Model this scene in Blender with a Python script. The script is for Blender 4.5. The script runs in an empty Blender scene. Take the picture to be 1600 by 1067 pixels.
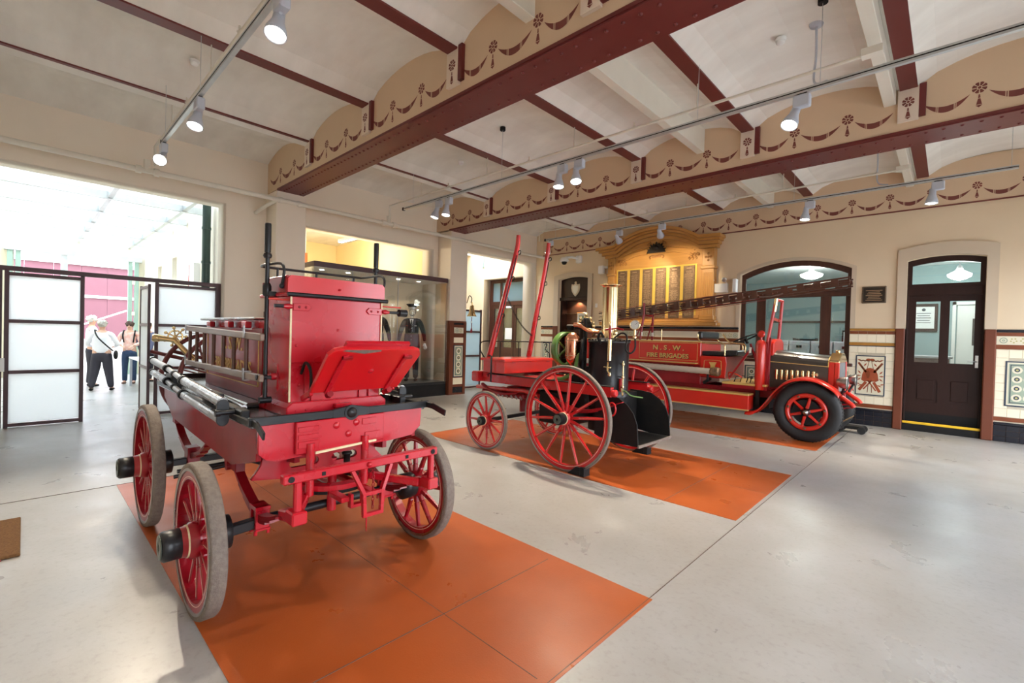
import bpy, bmesh, math, random
from mathutils import Vector, Matrix
random.seed(7)
PI = math.pi
sc = bpy.context.scene
COL = sc.collection

# ------------------------------------------------------------ camera, sky, exposure
cam_d = bpy.data.cameras.new('camera'); cam = bpy.data.objects.new('camera', cam_d); COL.objects.link(cam)
cam_d.sensor_width = 36; cam_d.lens = 36 * 722.9 / 1600; cam_d.clip_start = 0.05; cam_d.clip_end = 200
def _cammat():
    a, b, c = [math.radians(v) for v in (43.42, 0.79, 1.577)]
    Rz = Matrix(((math.cos(c), -math.sin(c), 0), (math.sin(c), math.cos(c), 0), (0, 0, 1)))
    Rx = Matrix(((1, 0, 0), (0, math.cos(b), -math.sin(b)), (0, math.sin(b), math.cos(b))))
    Ry = Matrix(((math.cos(a), 0, math.sin(a)), (0, 1, 0), (-math.sin(a), 0, math.cos(a))))
    M = Rz @ Rx @ Ry
    def w(r): return Vector((r[0], r[2], -r[1]))
    right, down, fwd = w(M[0]), w(M[1]), w(M[2])
    m = Matrix.Identity(4)
    for i in range(3):
        m[i][0] = right[i]; m[i][1] = -down[i]; m[i][2] = -fwd[i]
    m[0][3], m[1][3], m[2][3] = 0, 0, 1.6
    return m
cam.matrix_world = _cammat()
sc.camera = cam

world = bpy.data.worlds.new('sky'); sc.world = world; world.use_nodes = True
_n = world.node_tree.nodes; _l = world.node_tree.links
_bg = _n['Background']; _bg.inputs['Strength'].default_value = 9.0
_tc = _n.new('ShaderNodeTexCoord'); _sx = _n.new('ShaderNodeSeparateXYZ'); _cr = _n.new('ShaderNodeValToRGB')
_l.new(_tc.outputs['Generated'], _sx.inputs[0]); _l.new(_sx.outputs['Z'], _cr.inputs[0]); _l.new(_cr.outputs[0], _bg.inputs[0])
_cr.color_ramp.elements[0].color = (0.88, 0.93, 1.0, 1); _cr.color_ramp.elements[1].color = (0.74, 0.85, 1.0, 1)

sun_d = bpy.data.lights.new('sun', 'SUN'); sun_d.energy = 3.0; sun_d.angle = math.radians(3); sun_d.color = (1, .95, .86)
sun = bpy.data.objects.new('sun', sun_d); COL.objects.link(sun)
sun.rotation_euler = Vector((0.45, 0.35, 1.0)).to_track_quat('Z', 'Y').to_euler()

vs = sc.view_settings
vs.view_transform = 'Standard'; vs.look = 'None'; vs.exposure = 0.22; vs.gamma = 1.0; vs.use_curve_mapping = False
sc.render.film_transparent = False
sc.cycles.max_bounces = 10; sc.cycles.diffuse_bounces = 6; sc.cycles.transparent_max_bounces = 12
sc.cycles.sample_clamp_indirect = 8

# ------------------------------------------------------------ materials
MATS = {}
def mat(name, col, rough=.5, metal=0., noise=None, bump=None, coat=0., emit=None, trans=0., ior=1.45, rn=0., stretch=None, spec=None):
    if name in MATS: return MATS[name]
    m = bpy.data.materials.new(name); m.use_nodes = True
    nt = m.node_tree; b = nt.nodes['Principled BSDF']
    c = (*col, 1)
    b.inputs['Base Color'].default_value = c
    b.inputs['Roughness'].default_value = rough; b.inputs['Metallic'].default_value = metal
    b.inputs['Coat Weight'].default_value = coat; b.inputs['Coat Roughness'].default_value = .12
    b.inputs['Transmission Weight'].default_value = trans; b.inputs['IOR'].default_value = ior
    if spec is not None: b.inputs['Specular IOR Level'].default_value = spec
    if emit:
        b.inputs['Emission Color'].default_value = (*emit[0], 1); b.inputs['Emission Strength'].default_value = emit[1]
    if noise or bump or rn:
        tc = nt.nodes.new('ShaderNodeTexCoord'); mp = nt.nodes.new('ShaderNodeMapping')
        nt.links.new(tc.outputs['Object'], mp.inputs[0])
        if stretch: mp.inputs['Scale'].default_value = stretch
    if noise:
        s, dark, amt = noise
        n = nt.nodes.new('ShaderNodeTexNoise'); n.inputs['Scale'].default_value = s; n.inputs['Detail'].default_value = 6
        nt.links.new(mp.outputs[0], n.inputs['Vector'])
        r = nt.nodes.new('ShaderNodeValToRGB'); r.color_ramp.elements[0].position = .35; r.color_ramp.elements[1].position = .68
        r.color_ramp.elements[0].color = (*dark, 1); r.color_ramp.elements[1].color = c
        mx = nt.nodes.new('ShaderNodeMix'); mx.data_type = 'RGBA'; mx.inputs[0].default_value = amt
        mx.inputs[6].default_value = c
        nt.links.new(n.outputs['Fac'], r.inputs[0]); nt.links.new(r.outputs[0], mx.inputs[7]); nt.links.new(mx.outputs[2], b.inputs['Base Color'])
    if rn:
        n2 = nt.nodes.new('ShaderNodeTexNoise'); n2.inputs['Scale'].default_value = 3; n2.inputs['Detail'].default_value = 5
        nt.links.new(mp.outputs[0], n2.inputs['Vector'])
        mr = nt.nodes.new('ShaderNodeMapRange'); mr.inputs[1].default_value = .3; mr.inputs[2].default_value = .7
        mr.inputs[3].default_value = max(0.02, rough - rn); mr.inputs[4].default_value = rough + rn
        nt.links.new(n2.outputs['Fac'], mr.inputs[0]); nt.links.new(mr.outputs[0], b.inputs['Roughness'])
    if bump:
        s, st = bump
        n3 = nt.nodes.new('ShaderNodeTexNoise'); n3.inputs['Scale'].default_value = s; n3.inputs['Detail'].default_value = 4
        nt.links.new(mp.outputs[0], n3.inputs['Vector'])
        bp = nt.nodes.new('ShaderNodeBump'); bp.inputs['Strength'].default_value = st; bp.inputs['Distance'].default_value = .01
        nt.links.new(n3.outputs['Fac'], bp.inputs['Height']); nt.links.new(bp.outputs[0], b.inputs['Normal'])
    MATS[name] = m; return m

def glass_mat(name, col=(1, 1, 1), refl=.08, rough=0.0):
    m = bpy.data.materials.new(name); m.use_nodes = True; nt = m.node_tree
    for n in list(nt.nodes):
        if n.type != 'OUTPUT_MATERIAL': nt.nodes.remove(n)
    out = [n for n in nt.nodes if n.type == 'OUTPUT_MATERIAL'][0]
    t = nt.nodes.new('ShaderNodeBsdfTransparent'); t.inputs[0].default_value = (*col, 1)
    g = nt.nodes.new('ShaderNodeBsdfGlossy'); g.inputs['Roughness'].default_value = rough
    lw = nt.nodes.new('ShaderNodeLayerWeight'); lw.inputs[0].default_value = .35
    mr = nt.nodes.new('ShaderNodeMapRange'); mr.inputs[3].default_value = refl; mr.inputs[4].default_value = .75
    mx = nt.nodes.new('ShaderNodeMixShader')
    nt.links.new(lw.outputs['Fresnel'], mr.inputs[0]); nt.links.new(mr.outputs[0], mx.inputs[0])
    nt.links.new(t.outputs[0], mx.inputs[1]); nt.links.new(g.outputs[0], mx.inputs[2]); nt.links.new(mx.outputs[0], out.inputs[0])
    return m

def frosted_mat(name, col):
    m = bpy.data.materials.new(name); m.use_nodes = True; nt = m.node_tree
    for n in list(nt.nodes):
        if n.type != 'OUTPUT_MATERIAL': nt.nodes.remove(n)
    out = [n for n in nt.nodes if n.type == 'OUTPUT_MATERIAL'][0]
    t = nt.nodes.new('ShaderNodeBsdfTranslucent'); t.inputs[0].default_value = (*col, 1)
    d = nt.nodes.new('ShaderNodeBsdfDiffuse'); d.inputs[0].default_value = (*col, 1)
    g = nt.nodes.new('ShaderNodeBsdfGlossy'); g.inputs['Roughness'].default_value = .25
    a = nt.nodes.new('ShaderNodeMixShader'); a.inputs[0].default_value = .12
    b = nt.nodes.new('ShaderNodeMixShader'); b.inputs[0].default_value = .05
    nt.links.new(t.outputs[0], a.inputs[1]); nt.links.new(d.outputs[0], a.inputs[2])
    nt.links.new(a.outputs[0], b.inputs[1]); nt.links.new(g.outputs[0], b.inputs[2]); nt.links.new(b.outputs[0], out.inputs[0])
    return m

M = {}
M['wall'] = mat('cream_wall_plaster', (.73, .59, .41), .75, noise=(1.5, (.67, .53, .36), .5), bump=(14, .12))
M['wall_l'] = mat('pale_wall_plaster', (.82, .73, .61), .8, noise=(1.2, (.76, .67, .55), .5), bump=(14, .12))
M['courtwall'] = mat('courtyard_render', (.86, .79, .66), .85, noise=(1.5, (.80, .73, .60), .4), bump=(20, .15))
M['frieze'] = mat('tan_frieze_paint', (.66, .49, .33), .8, noise=(2, (.61, .45, .30), .5), bump=(14, .1))
M['block'] = mat('pale_block_paint', (.74, .62, .50), .7, noise=(3, (.68, .56, .45), .4))
M['ceil'] = mat('ceiling_plaster', (.84, .82, .76), .9, noise=(1.3, (.72, .69, .63), .8), bump=(5, .3), stretch=(1, 2.5, 1))
M['maroon'] = mat('maroon_steel_paint', (.135, .020, .018), .42, noise=(4, (.15, .028, .025), .5), bump=(30, .05))
M['stencil'] = mat('maroon_stencil_paint', (.17, .045, .035), .7, noise=(6, (.22, .06, .045), .5))
M['creampaint'] = mat('cream_gloss_paint', (.74, .70, .60), .45, noise=(4, (.66, .62, .53), .4))
M['red'] = mat('crimson_coach_paint', (.50, .004, .016), .28, noise=(3, (.42, .006, .016), .6), coat=.35, bump=(18, .03), rn=.06)
M['red_w'] = mat('dark_crimson_wheel_paint', (.34, .004, .014), .3, noise=(4, (.24, .003, .010), .6), coat=.25, rn=.05)
M['hubface'] = mat('green_grey_hub_metal', (.10, .12, .10), .35, .3, noise=(20, (.05, .06, .05), .6))
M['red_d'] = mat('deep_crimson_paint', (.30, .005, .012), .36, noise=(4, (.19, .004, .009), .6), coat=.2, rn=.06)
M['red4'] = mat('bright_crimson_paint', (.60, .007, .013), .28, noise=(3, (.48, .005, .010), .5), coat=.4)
M['red2'] = mat('vermilion_coach_paint', (.50, .010, .012), .3, noise=(3, (.38, .007, .009), .5), coat=.6, rn=.05)
M['red3'] = mat('bright_truck_red', (.60, .020, .009), .3, noise=(3, (.48, .014, .008), .5), coat=.6)
M['black'] = mat('black_iron_paint', (.010, .011, .014), .36, noise=(8, (.022, .020, .018), .5), bump=(30, .12), coat=.1, spec=.35)
M['blackm'] = mat('matt_black_iron', (.006, .006, .007), .55, noise=(8, (.014, .012, .010), .5), bump=(20, .2), spec=.3)
M['deck'] = mat('black_varnished_deck', (.025, .022, .022), .16, noise=(5, (.05, .04, .035), .5), coat=.5, rn=.08)
M['steel'] = mat('worn_bright_steel', (.42, .41, .40), .3, 1., noise=(9, (.20, .17, .15), .6), rn=.1)
M['brass'] = mat('polished_brass', (.84, .66, .36), .14, 1., noise=(6, (.68, .48, .22), .4), rn=.05)
M['copper'] = mat('polished_copper', (.85, .40, .24), .2, 1., noise=(7, (.60, .22, .14), .5), rn=.08)
M['gold'] = mat('gold_leaf_paint', (.72, .50, .16), .45, .3, noise=(12, (.5, .33, .10), .5))
M['cream_line'] = mat('cream_lining_paint', (.78, .68, .42), .5, noise=(20, (.5, .3, .2), .4))
M['pinline'] = mat('pale_pinstripe_paint', (.80, .62, .52), .5, noise=(20, (.6, .3, .25), .4))
M['rubber'] = mat('worn_solid_rubber', (.20, .165, .135), .7, noise=(40, (.13, .10, .085), .7), bump=(90, .5))
M['tyre'] = mat('black_tyre_rubber', (.012, .012, .013), .62, noise=(12, (.025, .023, .022), .5), bump=(60, .2))
M['wood'] = mat('oiled_ladder_wood', (.25, .165, .11), .35, noise=(9, (.13, .075, .045), .7), stretch=(.3, 4, 4), coat=.2)
M['dkwood'] = mat('dark_ladder_wood', (.085, .026, .013), .4, noise=(9, (.07, .025, .014), .7), stretch=(.4, 4, 4), coat=.3)
M['doorwood'] = mat('dark_brown_joinery', (.030, .011, .008), .42, noise=(7, (.022, .009, .007), .6), stretch=(4, 4, .5), spec=.3)
M['winwood'] = mat('mahogany_window_frame', (.075, .024, .014), .4, noise=(7, (.045, .015, .010), .6), stretch=(4, 4, .5), coat=.3)
M['oak'] = mat('golden_oak', (.58, .29, .075), .38, noise=(5, (.44, .20, .045), .6), stretch=(4, 4, .5), coat=.3, bump=(25, .06))
M['oakh'] = mat('golden_oak_horizontal', (.58, .29, .075), .38, noise=(5, (.44, .20, .045), .6), stretch=(.5, 4, 4), coat=.3)
M['oakcarve'] = mat('carved_oak_shadow_brown', (.42, .19, .05), .5, noise=(16, (.28, .12, .03), .6))
M['goldstrip'] = mat('gilded_strip', (.95, .66, .14), .3, .5, noise=(5, (.8, .5, .1), .4))
M['bronze'] = mat('bronze_name_plaque', (.27, .17, .10), .45, .6, noise=(22, (.13, .085, .055), .8), bump=(60, .3))
M['bronze_t'] = mat('bronze_raised_lettering', (.46, .31, .19), .4, .7)
M['partition'] = mat('plum_brown_frame', (.085, .040, .045), .45, noise=(6, (.06, .03, .033), .5))
M['frost'] = frosted_mat('frosted_glass', (.97, .98, .99))
M['frostb'] = frosted_mat('blue_frosted_glass', (.62, .74, .80))
M['glass'] = glass_mat('clear_glass', (.97, .98, .97), .05)
M['officeglass'] = glass_mat('office_window_glass', (.90, .95, .95), .06)
M['roofglass'] = glass_mat('roof_glass', (.93, .97, .97), .04, .1)
M['galv'] = mat('galvanised_steel', (.62, .65, .66), .4, .6, noise=(8, (.5, .53, .55), .5))
M['green'] = mat('pale_green_paint', (.32, .46, .40), .5, noise=(5, (.26, .39, .34), .5))
M['dkgreen'] = mat('dark_green_pipe', (.022, .045, .040), .4, noise=(5, (.03, .06, .05), .5))
M['mauve'] = mat('mauve_boarding', (.17, .07, .09), .7, noise=(3, (.15, .06, .08), .5))
M['surround'] = mat('stone_colour_architrave', (.60, .49, .36), .75, noise=(2, (.55, .45, .33), .5), bump=(14, .1))
M['white'] = mat('white_enamel', (.82, .82, .80), .4, noise=(5, (.76, .76, .74), .3))
M['grey'] = mat('light_grey_housing', (.50, .53, .60), .4, noise=(9, (.45, .48, .54), .3))
M['lampglow'] = mat('lamp_glow', (1, 1, 1), .3, emit=((1, .93, .80), 14.0), noise=(3, (1, 1, 1), .1))
M['tile'] = mat('cream_glazed_tile', (.84, .76, .58), .22, noise=(2.5, (.78, .70, .52), .5))
M['tileb'] = mat('black_glazed_tile', (.010, .011, .016), .2, noise=(4, (.02, .02, .03), .5))
M['tiler'] = mat('terracotta_glazed_tile', (.22, .055, .018), .3, noise=(5, (.15, .038, .014), .6))
M['terra'] = mat('terracotta_wall_paint', (.15, .036, .013), .5, noise=(4, (.12, .03, .011), .5), bump=(16, .1))
M['ochre'] = mat('ochre_trim_tile', (.42, .20, .035), .3, noise=(9, (.32, .15, .025), .5))
M['joint'] = mat('dark_joint_brown', (.10, .065, .05), .8, noise=(9, (.16, .11, .09), .5))  # dark grey-brown of the joints themselves
M['grout'] = mat('tile_grout', (.55, .48, .36), .9, noise=(20, (.45, .4, .3), .5))
M['mos_c'] = mat('mosaic_cream', (.72, .67, .50), .35, noise=(9, (.66, .6, .45), .5))
M['mos_n'] = mat('mosaic_navy', (.030, .045, .075), .35, noise=(9, (.04, .06, .09), .5))
M['mos_g'] = mat('mosaic_sage', (.34, .40, .30), .4, noise=(9, (.28, .34, .26), .5))
M['mos_r'] = mat('mosaic_rust', (.30, .055, .022), .4, noise=(12, (.42, .10, .03), .7))
M['mos_o'] = mat('mosaic_olive', (.46, .42, .16), .4, noise=(12, (.38, .33, .12), .7))
M['yellow'] = mat('safety_yellow_paint', (.85, .52, .02), .5, noise=(9, (.7, .4, .02), .5))
M['office'] = mat('office_blue_wall', (.30, .42, .43), .8, noise=(2, (.27, .38, .40), .4))
M['yellowwall'] = mat('pale_yellow_wall', (.82, .66, .36), .8, noise=(2, (.78, .62, .33), .4), bump=(14, .1))
M['beige'] = mat('beige_display_lining', (.62, .52, .38), .7, noise=(2, (.57, .47, .34), .4))
M['cloth_b'] = mat('black_uniform_wool', (.012, .013, .018), .85, noise=(60, (.02, .02, .028), .6), bump=(200, .3))
M['silver'] = mat('silver_trim', (.7, .7, .68), .3, .9, noise=(30, (.5, .5, .5), .5))
M['leather'] = mat('black_seat_leather', (.010, .012, .014), .3, noise=(30, (.02, .02, .02), .5), bump=(50, .3), coat=.2)
M['bonnet'] = mat('dark_bronze_bonnet', (.050, .042, .034), .3, .3, noise=(4, (.035, .03, .025), .6), coat=.6)
M['hose'] = mat('canvas_hose', (.52, .46, .38), .8, noise=(20, (.42, .36, .29), .6), stretch=(1, 6, 6), bump=(80, .4))
M['grn_paint'] = mat('bright_green_paint', (.085, .19, .035), .35, noise=(5, (.06, .14, .03), .5), coat=.4)
M['plaque'] = mat('dark_plaque_bronze', (.035, .028, .022), .4, .5, noise=(12, (.05, .04, .03), .5))
M['coir'] = mat('coir_mat', (.20, .10, .035), .95, noise=(80, (.12, .055, .02), .8), bump=(150, .8))
M['skin'] = mat('skin', (.62, .36, .26), .55, noise=(6, (.56, .31, .22), .4))
M['paper'] = mat('white_paper', (.85, .86, .86), .7, noise=(5, (.8, .8, .8), .3))
M['street'] = mat('grey_street_paving', (.36, .36, .35), .85, noise=(1.5, (.30, .30, .30), .6), bump=(20, .2))

# floor: worn grey polished concrete
def floor_mat():
    m = bpy.data.materials.new('polished_concrete'); m.use_nodes = True; nt = m.node_tree; b = nt.nodes['Principled BSDF']
    tc = nt.nodes.new('ShaderNodeTexCoord')
    def noi(s, d, det=8, r=.6):
        n = nt.nodes.new('ShaderNodeTexNoise'); n.inputs['Scale'].default_value = s; n.inputs['Detail'].default_value = det
        n.inputs['Roughness'].default_value = r; nt.links.new(tc.outputs['Object'], n.inputs['Vector']); n.inputs['Distortion'].default_value = d; return n
    def ramp(n, p0, p1, c0, c1):
        r = nt.nodes.new('ShaderNodeValToRGB'); e = r.color_ramp.elements
        e[0].position = p0; e[1].position = p1; e[0].color = (*c0, 1); e[1].color = (*c1, 1); nt.links.new(n.outputs['Fac'], r.inputs[0]); return r
    def mul(a, c):
        x = nt.nodes.new('ShaderNodeMix'); x.data_type = 'RGBA'; x.blend_type = 'MULTIPLY'; x.inputs[0].default_value = 1
        nt.links.new(a.outputs[0] if a.type == 'VALTORGB' else a.outputs[2], x.inputs[6]); nt.links.new(c.outputs[0], x.inputs[7]); return x
    a = ramp(noi(.45, .3), .25, .75, (.33, .315, .29), (.43, .43, .44))
    st = ramp(noi(1.5, .3, 10), .22, .75, (.80, .77, .72), (1, 1, 1))
    fn = ramp(noi(26, 0), .30, .48, (.88, .87, .86), (1, 1, 1))
    x = mul(mul(a, st), fn)
    nt.links.new(x.outputs[2], b.inputs['Base Color'])
    mr = nt.nodes.new('ShaderNodeMapRange'); mr.inputs[1].default_value = .35; mr.inputs[2].default_value = .65
    mr.inputs[3].default_value = .27; mr.inputs[4].default_value = .38
    nn = noi(1.8, .4); nt.links.new(nn.outputs['Fac'], mr.inputs[0]); nt.links.new(mr.outputs[0], b.inputs['Roughness'])
    n3 = noi(60, 0); bp = nt.nodes.new('ShaderNodeBump'); bp.inputs['Strength'].default_value = .06; bp.inputs['Distance'].default_value = .01
    nt.links.new(n3.outputs['Fac'], bp.inputs['Height']); nt.links.new(bp.outputs[0], b.inputs['Normal'])
    return m
M['floor'] = floor_mat()
M['orange'] = mat('orange_floor_paint', (.43, .095, .020), .34, noise=(1.3, (.31, .065, .014), .7), rn=.08, bump=(120, .08))

# ------------------------------------------------------------ mesh builder
def V(*a): return Vector(a)
def frame(axis):
    a = Vector(axis).normalized()
    t = V(0, 0, 1) if abs(a.z) < .9 else V(1, 0, 0)
    u = t.cross(a).normalized(); w = a.cross(u)
    return a, u, w
WO = {}
def worg(o): return WO.get(o.name, V(0, 0, 0)) if o else V(0, 0, 0)

class MB:
    def __init__(s): s.v = []; s.f = []; s.s = []; s.m = []; s.mi = 0
    def add(s, vs_, fs, smooth=False):
        b = len(s.v); s.v += [tuple(p) for p in vs_]
        for f in fs: s.f.append([i + b for i in f]); s.s.append(smooth); s.m.append(s.mi)
        return s
    def bx(s, x0, x1, y0, y1, z0, z1):
        p = [(x, y, z) for z in (z0, z1) for y in (y0, y1) for x in (x0, x1)]
        return s.add(p, [(0, 2, 3, 1), (4, 5, 7, 6), (0, 1, 5, 4), (2, 6, 7, 3), (0, 4, 6, 2), (1, 3, 7, 5)])
    def bar(s, p0, p1, w, h, up=(0, 0, 1), w1=None, h1=None):
        p0, p1 = Vector(p0), Vector(p1); a = (p1 - p0).normalized(); u = Vector(up).cross(a)
        if u.length < 1e-4: u = V(1, 0, 0).cross(a)
        u.normalize(); n = a.cross(u)
        w1 = w if w1 is None else w1; h1 = h if h1 is None else h1
        q = []
        for p, ww, hh in ((p0, w, h), (p1, w1, h1)):
            q += [p + u * sx * ww / 2 + n * sz * hh / 2 for sx, sz in ((-1, -1), (1, -1), (1, 1), (-1, 1))]
        return s.add(q, [(0, 3, 2, 1), (4, 5, 6, 7), (0, 1, 5, 4), (1, 2, 6, 5), (2, 3, 7, 6), (3, 0, 4, 7)])
    def cyl(s, p0, p1, r0, r1=None, n=14, caps=True):
        r1 = r0 if r1 is None else r1; p0, p1 = Vector(p0), Vector(p1); a, u, w = frame(p1 - p0)
        q = []
        for p, r in ((p0, r0), (p1, r1)):
            q += [p + (u * math.cos(2 * PI * i / n) + w * math.sin(2 * PI * i / n)) * r for i in range(n)]
        s.add(q, [(i, (i + 1) % n, n + (i + 1) % n, n + i) for i in range(n)], True)
        if caps: s.add(q, [list(range(n))[::-1], list(range(n, 2 * n))])
        return s
    def tube(s, pts, r, n=8, closed=False, sq=None):
        pts = [Vector(p) for p in pts]; N = len(pts); rr = r if isinstance(r, (list, tuple)) else [r] * N
        q = []; u = None
        for i, p in enumerate(pts):
            a = (pts[(i + 1) % N] - pts[i - 1]) if closed or 0 < i < N - 1 else (pts[1] - pts[0] if i == 0 else pts[-1] - pts[-2])
            a = a.normalized()
            if u is None: u = frame(a)[1]
            u = (u - a * u.dot(a)).normalized(); w = a.cross(u)
            q += [p + (u * math.cos(2 * PI * k / n) + w * math.sin(2 * PI * k / n)) * rr[i] for k in range(n)]
        fs = []
        for i in range(N if closed else N - 1):
            j = (i + 1) % N
            fs += [(i * n + k, i * n + (k + 1) % n, j * n + (k + 1) % n, j * n + k) for k in range(n)]
        s.add(q, fs, True)
        if not closed: s.add(q, [list(range(n))[::-1], list(range((N - 1) * n, N * n))])
        return s
    def lathe(s, prof, org=(0, 0, 0), axis=(0, 0, 1), n=20, smooth=True, ph=0):
        org = Vector(org); a, u, w = frame(axis); q = []
        for r, h in prof:
            r = max(r, 1e-4)
            q += [org + a * h + (u * math.cos(2 * PI * i / n + ph) + w * math.sin(2 * PI * i / n + ph)) * r for i in range(n)]
        fs = []
        for k in range(len(prof) - 1):
            fs += [(k * n + i, k * n + (i + 1) % n, (k + 1) * n + (i + 1) % n, (k + 1) * n + i) for i in range(n)]
        s.add(q, fs, smooth)
        cl = prof[0] == prof[-1]
        if prof[0][0] > 1e-3 and not cl: s.add(q[:n], [list(range(n))[::-1]])
        if prof[-1][0] > 1e-3 and not cl: s.add(q[-n:], [list(range(n))])
        return s
    def ring(s, c, axis, r0, r1, h, n=40):          # flat washer r0<r1, thickness h
        return s.lathe([(r0, -h / 2), (r1, -h / 2), (r1, h / 2), (r0, h / 2), (r0, -h / 2)], c, axis, n, False)
    def prism(s, poly, ax, a0, a1):                  # poly in the plane normal to ax ('x': y,z  'y': x,z  'z': x,y)
        def P(p, a): return {'x': (a, p[0], p[1]), 'y': (p[0], a, p[1]), 'z': (p[0], p[1], a)}[ax]
        n = len(poly); q = [P(p, a0) for p in poly] + [P(p, a1) for p in poly]
        return s.add(q, [(i, (i + 1) % n, n + (i + 1) % n, n + i) for i in range(n)] + [list(range(n))[::-1], list(range(n, 2 * n))])
    def ball(s, c, r, n=12, sc_=(1, 1, 1)):
        m = max(6, n // 2 + 1); q = []; c = Vector(c)
        for j in range(m + 1):
            t = PI * j / m
            q += [c + V(r * sc_[0] * math.sin(t) * math.cos(2 * PI * i / n), r * sc_[1] * math.sin(t) * math.sin(2 * PI * i / n), -r * sc_[2] * math.cos(t)) for i in range(n)]
        return s.add(q, [(j * n + i, j * n + (i + 1) % n, (j + 1) * n + (i + 1) % n, (j + 1) * n + i) for j in range(m) for i in range(n)], True)
    def split(s, name, m, parent=None, bev=0, seg=1):   # one object for each separate piece
        key = {}; par = list(range(len(s.v)))
        def find(i):
            while par[i] != i: par[i] = par[par[i]]; i = par[i]
            return i
        for i, p in enumerate(s.v):
            k = tuple(round(c, 5) for c in p)
            if k in key: par[find(i)] = find(key[k])
            else: key[k] = i
        for f in s.f:
            for i in f[1:]: par[find(i)] = find(f[0])
        groups = {}
        for j, f in enumerate(s.f): groups.setdefault(find(f[0]), []).append(j)
        out = []
        for fs in groups.values():
            q = MB(); mp = {}
            for j in fs:
                for i in s.f[j]:
                    if i not in mp: mp[i] = len(q.v); q.v.append(s.v[i])
                q.f.append([mp[i] for i in s.f[j]]); q.s.append(s.s[j]); q.m.append(0)
            out.append(q.build(name, m, parent, bev, seg))
        return out
    def build(s, name, m, parent=None, bev=0, seg=1, flip=False, subd=0):
        me = bpy.data.meshes.new(name); o_ = worg(parent)
        me.from_pydata([(x - o_.x, y - o_.y, z - o_.z) for x, y, z in s.v], [], s.f)
        bm = bmesh.new(); bm.from_mesh(me); bmesh.ops.remove_doubles(bm, verts=bm.verts, dist=1e-5) if False else None
        bmesh.ops.recalc_face_normals(bm, faces=bm.faces); bm.to_mesh(me); bm.free()
        me.polygons.foreach_set('use_smooth', s.s)
        ms = m if isinstance(m, (list, tuple)) else [m]
        for k in ms: me.materials.append(M[k])
        if len(ms) > 1: me.polygons.foreach_set('material_index', s.m)
        o = bpy.data.objects.new(name, me); COL.objects.link(o)
        if parent: o.parent = parent; WO[o.name] = o_
        if bev:
            b = o.modifiers.new('bevel', 'BEVEL'); b.width = bev; b.segments = seg; b.limit_method = 'ANGLE'; b.angle_limit = math.radians(50)
        return o

def curve_plate(name, outer, holes, ax, a0, a1, m, parent=None, res=1):
    """flat plate with holes: outline and holes in the plane normal to ax, from a0 to a1"""
    cu = bpy.data.curves.new(name, 'CURVE'); cu.dimensions = '2D'; cu.fill_mode = 'BOTH'; cu.extrude = (a1 - a0) / 2
    for poly in [outer] + holes:
        sp = cu.splines.new('POLY'); sp.points.add(len(poly) - 1); sp.use_cyclic_u = True
        for i, p in enumerate(poly): sp.points[i].co = (p[0], p[1], 0, 1)
    to = bpy.data.objects.new(name, cu); COL.objects.link(to)
    dg = bpy.context.evaluated_depsgraph_get(); me = bpy.data.meshes.new_from_object(to.evaluated_get(dg))
    bpy.data.objects.remove(to); bpy.data.curves.remove(cu)
    mid = (a0 + a1) / 2; o_ = worg(parent)
    for v in me.vertices:
        x, y, z = v.co
        v.co = V(*{'x': (mid + z, x, y), 'y': (x, mid + z, y), 'z': (x, y, mid + z)}[ax]) - o_
    bm = bmesh.new(); bm.from_mesh(me); bmesh.ops.remove_doubles(bm, verts=bm.verts, dist=1e-5)
    bmesh.ops.recalc_face_normals(bm, faces=bm.faces); bm.to_mesh(me); bm.free()
    me.materials.clear(); me.materials.append(M[m]); me.name = name
    o = bpy.data.objects.new(name, me); COL.objects.link(o)
    if parent: o.parent = parent; WO[o.name] = o_
    return o

def text_part(name, body, size, loc, u, v, m, parent=None, depth=.002, align='CENTER', bold=.0, sx=1.0):
    """lettering whose reading direction is u and up direction is v"""
    cu = bpy.data.curves.new(name, 'FONT'); cu.body = body; cu.size = size; cu.extrude = depth; cu.offset = bold
    cu.align_x = align; cu.align_y = 'CENTER'
    cu.resolution_u = 3
    to = bpy.data.objects.new(name, cu); COL.objects.link(to)
    dg = bpy.context.evaluated_depsgraph_get(); me = bpy.data.meshes.new_from_object(to.evaluated_get(dg))
    bpy.data.objects.remove(to); bpy.data.curves.remove(cu)
    u, v, loc = Vector(u), Vector(v), Vector(loc); w = u.cross(v); o_ = worg(parent)
    for p in me.vertices: p.co = loc + u * p.co.x * sx + v * p.co.y + w * p.co.z - o_
    me.materials.clear(); me.materials.append(M[m])
    o = bpy.data.objects.new(name, me); COL.objects.link(o)
    if parent: o.parent = parent; WO[o.name] = o_
    return o

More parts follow.
